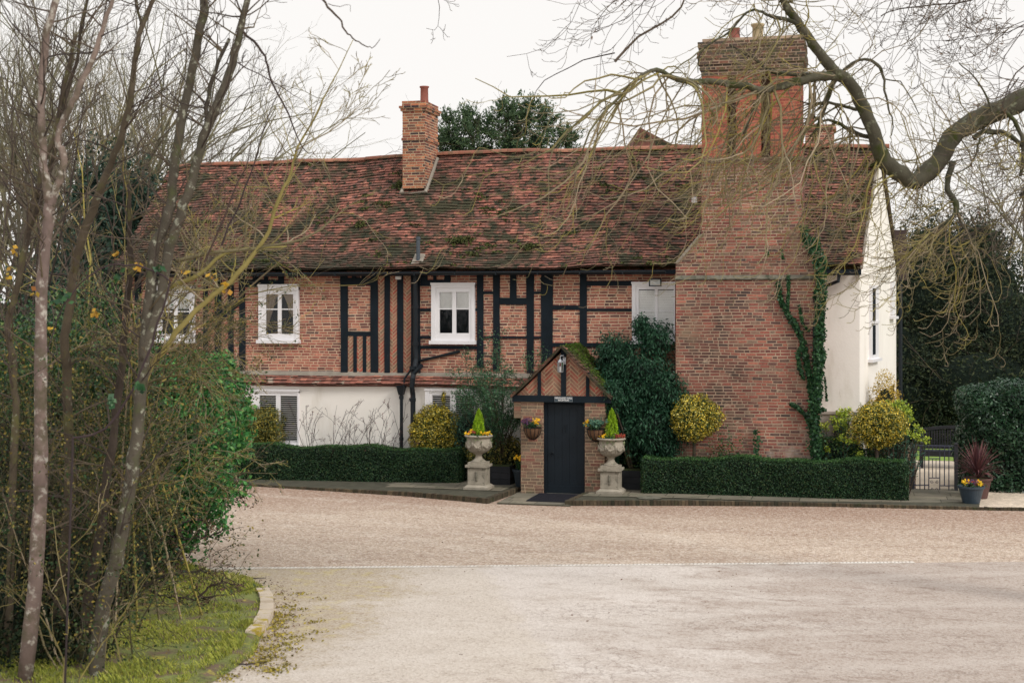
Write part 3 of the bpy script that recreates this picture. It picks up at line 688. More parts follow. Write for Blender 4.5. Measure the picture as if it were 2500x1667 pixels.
# herringbone nogging
def herr(px0, px1, py0, py1, seed, k=45):
    x0, x1 = fx(px0), fx(px1); z1, z0 = fz((px0+px1)/2, py0), fz((px0+px1)/2, py1)
    g = MB(); g.box(x0-.01, x1+.01, YF-.012, YF, z0, z1, 1, .5); herring(g, (x0,YF-.012,z0), (1,0,0), (0,0,1), (0,-1,0), rect(0,0,x1-x0,z1-z0), .20, .068, m=.018, seed=seed, ang=k)
    return g.build('herringbone_panel', [m_herring, m_mortar_pale], house)
for i, a in enumerate([(923,939,667,909),(953,970,667,909),(985,1004,667,909),(849,863,820,908),(872,887,820,908),(895,906,820,908),(509,526,690,903),(541,558,690,903)]): herr(*a, i+3)

# ---- pent tiles over the lower wall
def Ppent(u, s): 
    x = XL+(2.5-XL)*u; return Vector((x, YF-.36+.36*s, 2.33+.24*s+.015*math.sin(x*1.1)))
g = MB(); tiles(g, Ppent, 0, 0, 2.5-XL, .43, .13, .168, 8)
for i in range(30):
    a, b = i/30, (i+1)/30; g.poly([Ppent(a,0),Ppent(b,0),Ppent(b,1),Ppent(a,1)], .4)
    q = [Ppent(a,0),Ppent(b,0)]; g.poly([q[0],q[1],q[1]+Vector((0,.14,-.05)),q[0]+Vector((0,.14,-.05))], .4)
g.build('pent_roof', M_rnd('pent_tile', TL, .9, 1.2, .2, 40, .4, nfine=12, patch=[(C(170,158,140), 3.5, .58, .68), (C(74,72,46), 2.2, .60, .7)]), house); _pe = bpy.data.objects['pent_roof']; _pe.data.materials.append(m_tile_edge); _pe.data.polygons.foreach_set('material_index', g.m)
g = MB(); n = 40
for i in range(n):
    a = XL+(2.5-XL)*i/n; b = XL+(2.5-XL)*(i+1)/n; w1 = random.uniform(-.008,.008)
    g.poly([(a,YF-.10,2.535),(b,YF-.10,2.535),(b,YF-.012,2.64+w1),(a,YF-.012,2.64+w1)], .5)
g.build('mortar_fillet', m_cement, house)

# ---- windows
def window(px0, px1, py0, py1, Y, cols=2, barz=None, ins=(.14,.11,.16,.17), kind='dark', name='window', mull=.10, sillw=.03):
    x0, x1 = fx(px0, Y), fx(px1, Y); pm = (px0+px1)/2; z1, z0 = fz(pm, py0, Y), fz(pm, py1, Y)
    il, ir, it, ib = ins
    g = MB()
    g.box(x0, x0+il*.55, Y-.085, Y, z0, z1); g.box(x1-ir*.55, x1, Y-.085, Y, z0, z1)
    g.box(x0, x1, Y-.087, Y, z1-it*.5, z1); g.box(x0-.012, x1+.012, Y-.105, Y, z1-it*.22, z1+.008)
    g.box(x0+il*.55, x0+il, Y-.065, Y, z0+.02, z1-it*.5); g.box(x1-ir, x1-ir*.55, Y-.065, Y, z0+.02, z1-it*.5)
    g.box(x0+il, x1-ir, Y-.067, Y, z1-it, z1-it*.5); g.box(x0+il, x1-ir, Y-.067, Y, z0+.02, z0+ib)
    gx0, gx1, gz0, gz1 = x0+il, x1-ir, z0+ib, z1-it; wp = (gx1-gx0-mull*(cols-1))/cols
    for k in range(1, cols): g.box(gx0+k*wp+(k-1)*mull, gx0+k*wp+k*mull, Y-.063, Y, gz0, gz1)
    zb = gz0+(gz1-gz0)*(barz or .5); g.box(gx0, gx1, Y-.055, Y-.03, zb-.014, zb+.014)
    win = g.build(name, m_white, house)
    g = MB(); g.box(x0-.04, x1+sillw, Y-.14, Y-.001, z0-.02, z0+.065); g.build('sill', m_white, win)
    g = MB(); g.box(gx0-.01, gx1+.01, Y-.0135, Y-.001, gz0-.01, gz1+.01); g.build('room_shade_plate', m_glassdark, win)  # flat dark plate behind the glass; the unlit interior is painted as its colour
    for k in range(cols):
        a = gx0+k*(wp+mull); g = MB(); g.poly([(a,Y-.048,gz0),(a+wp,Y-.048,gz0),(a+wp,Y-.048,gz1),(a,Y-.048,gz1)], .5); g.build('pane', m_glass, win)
    g = MB()
    if kind == 'half':
        for k in range(cols):
            a = gx0+k*(wp+mull)
            for q in range(4): 
                zt = gz1-q*.10; g.hexa([(a+.004,Y-.028,zt-.10),(a+wp-.004,Y-.028,zt-.10),(a+wp-.004,Y-.016,zt-.10),(a+.004,Y-.016,zt-.10),(a+.004,Y-.022,zt),(a+wp-.004,Y-.022,zt),(a+wp-.004,Y-.016,zt),(a+.004,Y-.016,zt)], 0, .5)
        g.build('blind', m_blind, win)
    elif kind == 'full':
        z = gz0
        while z < gz1-.02: g.hexa([(gx0,Y-.03,z),(gx1,Y-.03,z),(gx1,Y-.016,z+.004),(gx0,Y-.016,z+.004),(gx0,Y-.026,z+.036),(gx1,Y-.026,z+.036),(gx1,Y-.014,z+.036),(gx0,Y-.014,z+.036)], 0, .5); z += .038
        g.build('blind', m_blind, win)
    elif kind == 'slats':
        z = gz0
        while z < gz1-.01: g.obox((gx0,Y-.04,z), (gx1-gx0,0,0), (0,.022,.006), (0,.0,.016), 0, .5); z += .052
        g.build('blind', m_blind, win)
    elif kind == 'curtain':
        a = gx0; nn = 6
        for k in range(nn):
            u0, u1 = k/nn, (k+1)/nn; top = wp*.95; bot = wp*.12
            g.poly([(a+bot*u0,Y-.02-.006*(k%2),gz0+.18),(a+bot*u1,Y-.02-.006*((k+1)%2),gz0+.18),(a+top*u1,Y-.02-.006*((k+1)%2),gz1),(a+top*u0,Y-.02-.006*(k%2),gz1)], .5+.5*(k%2))
        a = gx0+wp+mull
        for k in range(nn):
            u0, u1 = k/nn, (k+1)/nn
            g.poly([(a+wp-.03*u0,Y-.02,gz0+.4),(a+wp-.03*u1,Y-.02,gz0+.4),(a+wp*(1-.9*u1),Y-.02,gz1),(a+wp*(1-.9*u0),Y-.02,gz1)], .5)
        g.build('curtain', m_curtain, win)
    return win
w1 = window(634,732,695,836,YF,2,.62,(.2,.15,.24,.22),'curtain'); w1['label'] = 'upper white window with a beige curtain tied to the left'
w2 = window(1055,1161,691,838,YF,2,.5+.09,(.21,.15,.22,.25),'half'); w2['label'] = 'upper white window with a half-drawn white blind'
w3 = window(1544,1649,689,838,YF-.02,2,.52,(.16,.03,.17,.22),'full',mull=.07,sillw=-.02); w3['label'] = 'upper white window behind the floodlight with closed pale blinds'
w4 = window(385,478,697,836,YF,2,.55,(.16,.15,.2,.22),'half'); w4['label'] = 'leftmost upper window, half hidden by twigs'
YW = YF-.22
w5 = window(618,732,951,1090,YW,2,.02,(.2,.05,.14,.12),'slats',mull=.12); w5['label'] = 'lower left window with dark slatted blinds'
w6 = window(1040,1163,950,1090,YW,2,.02,(.18,.05,.14,.12),'slats',mull=.14); w6['label'] = 'lower window behind the round golden bush, with slatted blinds'
# gable-side sash window (on the splayed end wall)
gd = Vector((7.38-XR, 7.9-YF, 0)).normalized(); gn = Vector((gd.y, -gd.x, 0))
def gable_pt(t, z, off=0): return Vector((XR, YF, z))+gd*t+gn*off
g = MB(); g.obox(gable_pt(1.35,3.0,.0), gd*1.25, gn*.05, (0,0,1.75)); 
win = g.build('window', m_white, house); win['label'] = 'narrow sash window on the white end wall'
g = MB(); g.obox(gable_pt(1.62,3.9,.051), gd*.45, gn*.004, (0,0,.78)); g.obox(gable_pt(1.62,3.1,.051), gd*.45, gn*.004, (0,0,.7)); g.build('pane', m_glassdark, win)
g = MB(); g.obox(gable_pt(1.2,2.93,.0), gd*1.5, gn*.12, (0,0,.07)); g.build('sill', m_white, win)
g = MB(); g.obox(gable_pt(1.40,3.84,.05), gd*1.1, gn*.04, (0,0,.06)); g.build('meeting_rail', m_white, win)
g = MB(); g.obox(gable_pt(4.9,4.0,.0), gd*.5, gn*.06, (0,0,.9)); g.obox(gable_pt(4.8,3.93,.0), gd*.7, gn*.14, (0,0,.07)); w_ = g.build('window', m_white, house); w_['label'] = 'small window high on the end wall by the rear pipe'
g = MB(); g.obox(gable_pt(5.0,1.2,.003), gd*.6, gn*.01, (0,0,1.0)); g.build('doorway', m_glassdark, house)
# barge tiles on the far verge, rear downpipe, rear lean-to eave
g = MB(); g.tube([Vector((6.93,4.9,8.2)), Vector((7.2,6.5,6.6)), Vector((7.46,8.3,5.05))], .05, 6); g.build('verge', m_edgebrick, house)
g = MB(); g.tube([(6.50,EY-.02,5.1),(6.62,2.6,6.05),(6.95,4.9,8.22)], .035, 6); g.build('verge', m_cement, house)
g = MB(); p = gable_pt(6.15,0); g.tube([p+gn*.10+Vector((0,0,0)), p+gn*.10+Vector((0,0,4.9)), p-gd*.2+gn*.02+Vector((0,0,5.2))], .055, 8); g.build('downpipe', m_blackpipe, house)

# ---- pipes on the front
g = MB(); xp = fx(1015, YF-.12); zt = 5.0
g.tube([(xp,YF-.13,zt),(xp,YF-.13,3.2),(xp+.02,YF-.15,2.95),(xp+.02,YF-.42,2.5),(xp,YF-.42,2.3),(xp,YF-.34,2.1),(xp,YF-.34,.0)], .062, 10)
for z in (4.2,3.3,1.95,1.2,2.72): g.tube([(xp,YF-.13 if z > 3 else YF-.36,z),(xp,YF-.13 if z > 3 else YF-.36,z+.08)], .08, 10)
g.tube([(xp+.02,YF-.36,2.62),(xp+.14,YF-.36,2.74),(xp+.17,YF-.2,2.80)], .06, 8)
g.build('soil_pipe', m_blackpipe, house)
g = MB(); xh = fx(980, YF-.34)
hz_ = 2.30
g.hexa([(xh-.055,YF-.40,hz_-.2),(xh+.055,YF-.40,hz_-.2),(xh+.055,YF-.28,hz_-.2),(xh-.055,YF-.28,hz_-.2),(xh-.10,YF-.44,hz_),(xh+.10,YF-.44,hz_),(xh+.10,YF-.26,hz_),(xh-.10,YF-.26,hz_)], 0, .5)
g.box(xh-.115,xh+.115,YF-.455,YF-.25,hz_,hz_+.02,0,.5)
g.tube([(xh,YF-.34,hz_-.2),(xh,YF-.34,0)], .042, 9); g.tube([(xh,YF-.34,hz_-.3),(xh,YF-.34,hz_-.22)], .058, 9); g.tube([(xh,YF-.34,1.0),(xh,YF-.34,1.07)], .056, 9)
g.tube([(xh+.06,YF-.34,hz_+.01),(xh+.08,YF-.34,hz_+.2),(xh+.2,YF-.34,hz_+.36),(xp-.05,YF-.34,hz_+.44)], .026, 7)
g.build('downpipe', m_blackpipe, house)
g = MB(); a = onY(1024,881,YF-.05); b = onY(1122,858,YF-.05); g.tube([a, b], [.03,.038], 7); g.build('branch_pipe', m_blackpipe, house)
# vent pipe on the roof
for k in range(60):
    Y = EY+(4.9-EY)*k/60; Q = onY(1021, 640, Y)
    if Q.z <= Proof((Q.x+12.2)/18.75, (Y-EY)/(4.9-EY)).z: break
g = MB(); g.tube([Q-Vector((0,0,.15)), Q+Vector((0,-.0,.62))], .048, 10); g.tube([Q+Vector((0,0,.55)), Q+Vector((0,0,.60))], .058, 10)
vp = g.build('vent_pipe', m_lead, house)
g = MB(); g.hexa([Q+Vector(v) for v in ((-.16,-.16,-.12),(.16,-.16,-.12),(.14,.14,.17),(-.14,.14,.17),(-.15,-.16,-.08),(.15,-.16,-.08),(.12,.14,.21),(-.12,.14,.21))], 0, .2); g.build('flashing', m_cement, vp)

# ---- left chimney (on the front slope by the ridge)
def stack_faces(mb, x0, x1, y0, y1, z0, z1, seed, mbm=None):
    mbm.box(x0, x1, y0, y1, z0, z1, 0, .5)
    bricks(mb, (x0,y0,z0), (1,0,0), (0,0,1), (0,-1,0), rect(0,0,x1-x0,z1-z0), wob=0, seed=seed)
    bricks(mb, (x1,y0,z0), (0,1,0), (0,0,1), (1,0,0), rect(0,0,y1-y0,z1-z0), wob=0, seed=seed+1)
    bricks(mb, (x0,y1,z0), (0,-1,0), (0,0,1), (-1,0,0), rect(0,0,y1-y0,z1-z0), wob=0, seed=seed+2)
YC = 3.75
x0 = onY(983, 400, YC).x; x1 = onY(1037, 400, YC).x; zb = onY(1000, 432, YC).z; ztp = onY(1000, 247, YC).z
g = MB(); mm = MB(); D_ = 1.15
stack_faces(g, x0, x1, YC, YC+D_, zb-.3, ztp-.26, 31, mm)
stack_faces(g, x0-.045, x1+.045, YC-.045, YC+D_+.045, ztp-.26, ztp-.19, 41, mm)
stack_faces(g, x0-.075, x1+.075, YC-.075, YC+D_+.075, ztp-.19, ztp-.13, 44, mm)
stack_faces(g, x0-.01, x1+.01, YC-.01, YC+D_+.01, ztp-.13, ztp, 47, mm)
zm = onY(1000, 340, YC).z; stack_faces(g, x0-.025, x1+.025, YC-.025, YC+D_+.025, zm-.035, zm+.035, 51, mm)
ch = mm.build('chimney', m_mortar_pale, house); ch['label'] = 'slim brick chimney with one red pot'; g.build('brickwork', m_brick_small, ch)
g = MB(); cx_ = onY(1036, 240, YC+.55).x; g.lathe((cx_,YC+.55,ztp-.02), [(.125,0),(.105,.12),(.10,.42),(.125,.44),(.125,.47),(.09,.47),(.085,.3)], 20); g.build('chimney_pot', m_terra, ch, True)
g = MB()
Pa = lambda x, y: Vector((x, y, Proof((x+12.2)/18.75, (y-EY)/(4.9-EY)).z))
g.tube([Pa(x0-.03,YC+1.0)+Vector((0,0,.03)), Pa(x0-.03,YC-.03)+Vector((0,0,.06)), Pa(x1+.03,YC-.03)+Vector((0,0,.06)), Pa(x1+.03,YC+1.0)+Vector((0,0,.05))], .055, 6); g.build('flashing', m_cement, ch)

# ---- great chimney stack
YB = 1.0
X = lambda px, py=700: onY(px, py, YB).x
Z = lambda px, py: onY(px, py, YB).z
bx0, bx1 = X(1650), X(1996); zl0 = Z(1800,676); sh0 = Z(1655,640); sx0, sx1 = X(1713), X(1957); sh1 = Z(1711,572)
ledge = Z(1750,397)
mm = MB(); g = MB()
mm.box(bx0-.02, bx1+.03, YB-.025, 2.4, -.05, .45, 0, .5)
mm.box(bx0, bx1, YB, 2.4, .4, sh0, 0, .5)
mm.hexa([(bx0,YB,sh0),(bx1,YB,sh0),(bx1,2.6,sh0),(bx0,2.6,sh0),(sx0,YB,sh1),(sx1,YB,sh1),(sx1,2.6,sh1),(sx0,2.6,sh1)], 0, .5)
mm.box(sx0, sx1, YB, 2.6, sh1, ledge, 0, .5)
bricks(g, (bx0,YB,.45), (1,0,0), (0,0,1), (0,-1,0), rect(0,0,bx1-bx0,zl0-.45-.06), seed=61, wob=.008)
bricks(g, (bx0,YB,zl0+.03), (1,0,0), (0,0,1), (0,-1,0), rect(0,0,bx1-bx0,sh0-zl0-.03), seed=62)
bricks(g, (0,YB,sh0), (1,0,0), (0,0,1), (0,-1,0), [(bx0,0),(bx1,0),(sx1,sh1-sh0),(sx0,sh1-sh0)], seed=63)
bricks(g, (sx0,YB,sh1), (1,0,0), (0,0,1), (0,-1,0), rect(0,0,sx1-sx0,ledge-sh1), seed=64)
for (xx, n_, o_) in ((bx1, (1,0,0), (bx1,YB,.45)),): bricks(g, o_, (0,1,0), (0,0,1), n_, rect(0,0,.88,sh0-.45), seed=65)
bricks(g, (bx0,1.88,.45), (0,-1,0), (0,0,1), (-1,0,0), rect(0,0,.88,sh0-.45), seed=66)
bricks(g, (sx1,YB,sh1), (0,1,0), (0,0,1), (1,0,0), rect(0,0,1.6,ledge-sh1), seed=67)
bricks(g, (sx0,2.6,sh1), (0,-1,0), (0,0,1), (-1,0,0), rect(0,0,1.6,ledge-sh1), seed=68)
bricks(g, (bx0-.02,YB-.025,.0), (1,0,0), (0,0,1), (0,-1,0), rect(0,0,bx1-bx0+.05,.45), seed=69)
bstk = mm.build('chimney_breast', m_mortar_dark, house); bstk['label'] = 'massive brick chimney breast with sloping shoulders and triple flues'; g.build('brickwork', m_brick_stack, bstk)
g = MB(); n = 24    # offset course and ledges, mossy cement on the shoulders
for i in range(n):
    a = bx0-.012+(bx1-bx0+.024)*i/n; b = bx0-.012+(bx1-bx0+.024)*(i+1)/n; h1 = random.uniform(-.012,.012)
    g.poly([(a,YB-.05,zl0-.05+h1),(b,YB-.05,zl0-.05+h1),(b,YB-.004,zl0+.04),(a,YB-.004,zl0+.04)], .2); g.poly([(a,YB-.05,zl0-.05+h1),(b,YB-.05,zl0-.05+h1),(b,YB-.002,zl0-.08),(a,YB-.002,zl0-.08)], .2)
g.build('offset_course', m_stone_dk, bstk)
g = MB()
g.hexa([(bx0-.03,YB-.03,sh0-.03),(bx0+.05,YB-.03,sh0-.03),(bx0+.05,2.2,sh0-.03),(bx0-.03,2.2,sh0-.03),(sx0-.05,YB-.03,sh1),(sx0+.03,YB-.03,sh1),(sx0+.03,2.4,sh1),(sx0-.05,2.4,sh1)], 0, .5)
g.build('shoulder_coping', m_cement, bstk); g = MB()
g.hexa([(bx1-.05,YB-.03,sh0-.03),(bx1+.03,YB-.03,sh0-.03),(bx1+.03,2.2,sh0-.03),(bx1-.05,2.2,sh0-.03),(sx1-.03,YB-.03,sh1),(sx1+.05,YB-.03,sh1),(sx1+.05,2.4,sh1),(sx1-.03,2.4,sh1)], 0, .5)
g.build('shoulder_coping', m_cement, bstk)
mm = MB(); g = MB(); stack_faces(g, sx0-.04, sx1+.05, YB-.045, 2.65, ledge, ledge+.09, 71, mm)
o = mm.build('ledge', m_mortar_dark, bstk); 
for v in g.v: pass
g.build('ledge_bricks', M_rnd('sooty_brick', [C(86,70,64), C(70,62,58), C(104,80,70), C(64,60,58)], .9, 3, .3, 60, .4, nfine=30), bstk)
ftop = Z(1750, 185); fl = [(1713,1775),(1797,1857),(1881,1955)]
for i, (a, b) in enumerate(fl):
    mm = MB(); g = MB(); stack_faces(g, X(a), X(b), YB+.02, 2.3, ledge+.09, ftop, 75+i*4, mm); f_ = mm.build('flue', M_rnd('flue_mortar', [C(176,120,92)]*2, .95, 2, .2, 50, .3), house); g.build('flue_bricks', m_brick_flue, f_)
mm = MB(); g = MB(); mm.box(X(1715), X(1953), YB+.6, 2.2, ledge, ftop, 0, .5)
ct = Z(1800, 101)
for k in range(6):
    e = (.0, .035, .07, .085, .05, .07)[k]; za = ftop+(ct-ftop)*k/6; zb_ = ftop+(ct-ftop)*(k+1)/6
    stack_faces(g, sx0-.01-e, sx1+e-.0, YB-e, 2.35+e, za, zb_, 90+k*3, mm)
mm.box(sx0+.02, sx1+.06, YB-.05, 2.35, ct, ct+.07, 0, .5)
cp = mm.build('stack_cap', m_mortar_dark, house); g.build('cap_bricks', M_rnd('cap_brick', [C(92,74,66), C(76,68,62), C(124,86,72), C(72,68,62), C(140,96,78)], .9, 2, .3, 60, .4, nfine=30, patch=[(C(84,86,56), 3, .5, .62), (C(76,74,70), 2, .5, .64)]), cp)
g = MB(); g.lathe((X(1788),1.5,ct+.06), [(.15,0),(.13,.1),(.12,.3),(.14,.32),(.10,.32),(.1,.2)], 16); g.build('chimney_pot', m_terra, cp, True)
g = MB(); g.lathe((X(1845),1.6,ct+.06), [(.14,0),(.125,.1),(.12,.36),(.15,.38),(.15,.42),(.10,.42),(.1,.3)], 16); g.build('chimney_pot', M_rnd('buff_clay', [C(176,160,130)]*2, .9, 6, .2, 40, .2), cp, True)
# rear chimney and rear cross gables that show over the ridge
mm = MB(); g = MB(); a = onD(1966,352,42); b = onD(2035,352,42); stack_faces(g, a.x, b.x, a.y, a.y+.9, a.z-1.2, onD(2000,318,42).z, 120, mm); stack_faces(g, a.x-.06, b.x+.06, a.y-.06, a.y+.96, onD(2000,318,42).z, onD(2000,306,42).z, 124, mm)
rc_ = mm.build('chimney', m_mortar, house); rc_['label'] = 'low rear chimney showing over the ridge at right'; g.build('brickwork', m_brick, rc_)
g = MB(); c_ = onD(1980,306,42.4); g.lathe((c_.x,c_.y,c_.z), [(.12,0),(.1,.05),(.1,.3),(.13,.32),(.08,.32)], 14); g.build('chimney_pot', m_terra, rc_, True)
g = MB(); P1 = onD(1530,366,41); P2 = onD(1562,311,41); P3 = onD(1640,352,41); P4 = onD(1740,352,44)
back = FWD*5
g.poly([P1-UP*.4, P2, P2+back, P1-UP*.4+back], .2); g.poly([P2, P3, P3+back, P2+back], .6); g.poly([P1-UP*.5, P3-UP*.4, P3, P2], .4)
g.poly([P3, onD(1705,354,41), onD(1705,370,41), P3-UP*.4], .5)
g.build('rear_gable', m_tile, house)
g = MB(); P1 = onD(2160,590,44); g.box(P1.x-.2, P1.x+.65, P1.y, P1.y+.7, P1.z-1.2, onD(2160,562,44).z, 0, .5); g.build('rear_chimney', M_rnd('rear_brick', [C(80,66,64)]*2, .9, 6, .3, 40, .3), house)
g = MB(); P1 = onD(2150,588,42); P2 = onD(2182,618,42); P3 = onD(2182,660,42); P4 = onD(2150,700,42); g.poly([P1,P2,P3,P4], .3); g.poly([P1+FWD*3,P2+FWD*3,P2,P1], .3); g.build('rear_roof', M_rnd('rear_slate', [C(48,50,56)]*2, .8, 3, .3, 30, .3), house)
# white satellite / vent bit beside the stack
g = MB(); P1 = onY(1697, 490, 2.6); g.box(P1.x-.07,P1.x+.05,P1.y-.1,P1.y,P1.z-.06,P1.z+.08,0,.5); g.build('roof_vent', m_white, house)
# hopper at the right wing eave
g = MB(); h_ = onY(2049, 667, YB+.3); q_ = onY(2012, 700, YB+.5)
g.box(h_.x-.09,h_.x+.09,h_.y-.07,h_.y+.07,h_.z-.04,h_.z+.05,0,.5); g.tube([h_, h_-Vector((.02,0,.18)), q_], .04, 8)
xq = fx(1992, YB-.06); g.tube([q_, (X(2003),YB+.1,4.3), (X(1990),YB-.09,3.9), (X(1990),YB-.09,.0)], .05, 8); g.build('downpipe', m_blackpipe, house)

# ---- porch
pw0, pw1 = -1.10, 1.08; zp = 2.10; ap = 3.30; xc = -.03
def PX(px, Y=0.): return onY(px, 1000, Y).x
lp0, lp1, rp0, rp1 = PX(1272), PX(1326), PX(1428), PX(1476)
mm = MB(); g = MB()
mm.box(lp0, lp1, .0, YF-.2, -.02, zp, 0, .5); mm.box(rp0, rp1, .0, YF-.2, -.02, zp, 0, .5)
for (a, b, s) in ((lp0,lp1,1),(rp0,rp1,2)):
    bricks(g, (a,0,0), (1,0,0), (0,0,1), (0,-1,0), rect(0,0,b-a,zp), bh=.074, seed=140+s, wob=.001, m=.013); bricks(g, (b,0,0), (0,1,0), (0,0,1), (1,0,0), rect(0,0,.3 if s==1 else 1.6,zp), bh=.074, seed=143+s, wob=.001)
    bricks(g, (a,YF-.3,0), (0,-1,0), (0,0,1), (-1,0,0), rect(0,0,YF-.3,zp), bh=.074, seed=146+s, wob=.001)
# corbelled tile-on-edge block under the left end of the beam
cb0 = PX(1255); zc = onY(1264,1020,0).z
mm.box(cb0, lp0, .01, .6, zc, zp, 0, .5)
k = zc
while k < zp-.03: g.box(cb0-.004, lp0+.0, -.006, .6, k+.006, k+.024, 0); k += .034
pch = mm.build('porch_wall', m_mortar_pale, house); g.build('porch_bricks', m_brick_porch, pch)
g = MB(); z0b, z1b = zp, onY(1300,965,0).z
g.obox((PX(1252),-.05,z0b-.01), (PX(1492)-PX(1252),0,-.0), (0,.16,0), (0,0,z1b-z0b+.01), 0, .5); g.build('tie_beam', m_black, house)
# gable panel of herringbone brick between posts
gl, gr_ = PX(1262), PX(1486); 
tri = [(gl, 0), (gr_, 0), (PX(1375)+.02, ap-z1b-.06), (PX(1375)-.02, ap-z1b-.06)]
g = MB(); g.poly([(p[0], .03, z1b+p[1]) for p in tri], .5, 1)
herring(g, (0,.03,z1b), (1,0,0), (0,0,1), (0,-1,0), tri, .24, .068, m=.018, seed=9)
g.build('porch_gable', [m_herring, m_mortar_pale], house)
for (a, b, t) in ((1370,1382,848),(1313,1320.5,908),(1431,1438.5,908)):
    g = MB(); g.box(PX(a), PX(b), -.03, .06, z1b, onY((a+b)/2, t, 0).z-.01, 0, .5); g.build('gable_post', m_black, house)
def Pporch(side):
    ft = (PX(1250), onY(1250,968,-.12).z) if side < 0 else (PX(1494), onY(1494,972,-.12).z)
    def f(u, s):
        y = (-.14+(YF-.0+.14)*u) if side > 0 else (YF-(YF+.14)*u)
        x = ft[0]+(xc-ft[0])*s; z = ft[1]+(ap+.05-ft[1])*s
        return Vector((x, y, z-.03*math.sin(math.pi*s)))
    return f
g = MB()
for sd in (-1, 1):
    f_ = Pporch(sd); sl = 1.62; tiles(g, f_, 0, 0, YF+.12, sl, .1, .165, 12+sd)
    for i in range(6):
        for j in range(3): g.poly([f_(j/3,i/6),f_((j+1)/3,i/6),f_((j+1)/3,(i+1)/6),f_(j/3,(i+1)/6)], .5); 
    # thick verge edge
    u_ = 0 if sd > 0 else 1
    for i in range(12): a, b = f_(u_,i/12), f_(u_,(i+1)/12); g.poly([a+Vector((0,0,.02)),b+Vector((0,0,.02)),b-Vector((0,0,.035)),a-Vector((0,0,.035))], .4); g.poly([a-Vector((0,0,.035)),b-Vector((0,0,.035)),b+Vector((0,.12,-.035)),a+Vector((0,.12,-.035))], .4)
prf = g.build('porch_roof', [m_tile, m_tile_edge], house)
pts = []; f_ = Pporch(1)
for _ in range(5200):
    u, s = random.random()**.8, 1-random.random()**1.3*.9
    h = (.03+.12*abs(mnoise.noise(Vector((u*4,s*5,0)))))*min(1, u*6); p = f_(u, s); n = Vector((.7,0,.7)); pts.append(p+n*random.random()*h*1.3)
f2 = Pporch(-1)
for _ in range(260): u, s = random.random(), .55+random.random()*.45; pts.append(f2(u, s)+Vector((-.03,0,.03)))
leaves('moss_growth', pts, .055, m_fern, prf, .35, None)
# door
g = MB(); dx0, dx1 = PX(1326), PX(1428); zd = zp-.005
g.box(dx0, dx0+.075, .06, .2, 0, zd); g.box(dx1-.03, dx1, .06, .2, 0, zd); g.box(dx0+.075, dx1-.03, .06, .2, zd-.06, zd); g.build('door_frame', m_black, house)
g = MB(); a, b = dx0+.075, dx1-.03; nb = 5
for k in range(nb): g.box(a+(b-a)*k/nb+.003, a+(b-a)*(k+1)/nb-.003, .11, .16, .03, zd-.06, 0, .5)
g.box(a, b, .118, .17, .03, zd-.06, 0, .5); g.box(a, b, .098, .12, .03, .2, 0, .5)
door = g.build('door', m_door, house)
for z in (.35,.8,1.35,1.8):
    for k in range(nb*2): g2 = None
g = MB()
for z in (.32,.85,1.3,1.8):
    for k in range(nb): g.ball((a+(b-a)*(k+.5)/nb,.108,z), .011, 6)
g.build('door_studs', m_blackpipe, door)
kn = onY(1381,1040,.1); g = MB(); g.tube([kn, kn-Vector((0,.03,0)), kn-Vector((0,.035,.06)), kn-Vector((0,.03,.13))], .012, 6); g.box(kn.x-.02,kn.x+.02,.095,.11,kn.z-.02,kn.z+.03); g.build('door_knocker', m_metal if False else m_blackpipe, door)
kn = onY(1348,1106,.1); g = MB(); g.tube([kn+Vector((math.cos(q)*.035,-.02,math.sin(q)*.035)) for q in [i*math.pi/6 for i in range(13)]], .007, 5); g.lathe((kn.x,.085,kn.z), [(.0,0),(.02,.0)], 8); g.build('ring_handle', m_blackpipe, door)
g = MB(); g.box(dx0, dx1, .0, .22, .0, .03, 0, .5); g.build('threshold', m_stone_dk, house)
# sign
sg = thing('reception_sign', 'small grey name plate with white capitals on the beam over the door', 'sign')
a, b = PX(1354,-.06), PX(1398,-.06); z1_, z0_ = onY(1376,968,-.06).z, onY(1376,980.5,-.06).z
g = MB(); g.box(a, b, -.065, -.052, z0_, z1_, 0, .5); g.build('plate', M_plain('sign_slate', C(52,66,76), .5), sg)
g = MB(); e = .004
for (u0,u1,v0,v1) in ((a,b,z0_,z0_+e),(a,b,z1_-e,z1_),(a,a+e,z0_,z1_),(b-e,b,z0_,z1_)): g.box(u0,u1,-.068,-.064,v0,v1,0,.5)
g.build('border', M_plain('sign_border', C(150,156,160), .5), sg)
def text(body, size, loc, parent, mat):
    cu = bpy.data.curves.new('lettering', 'FONT'); cu.body = body; cu.size = size; cu.align_x = 'CENTER'; cu.align_y = 'CENTER'; cu.extrude = .0015; cu.offset = size*.018
    t = bpy.data.objects.new('tmp', cu); COL.objects.link(t); bpy.context.view_layer.update()
    me = bpy.data.meshes.new_from_object(t); bpy.data.objects.remove(t)
    o = bpy.data.objects.new('lettering', me); COL.objects.link(o); o.data.materials.append(mat); o.location = loc; o.rotation_euler = (math.pi/2, 0, 0); o.parent = parent
    return o
m_letter = M_plain('letter_white', C(236,236,236), .5)
text('NEWLAND HALL', .052, ((a+b)/2, -.0675, z0_+(z1_-z0_)*.70), sg, m_letter); text('RECEPTION', .048, ((a+b)/2, -.0675, z0_+(z1_-z0_)*.28), sg, m_letter)
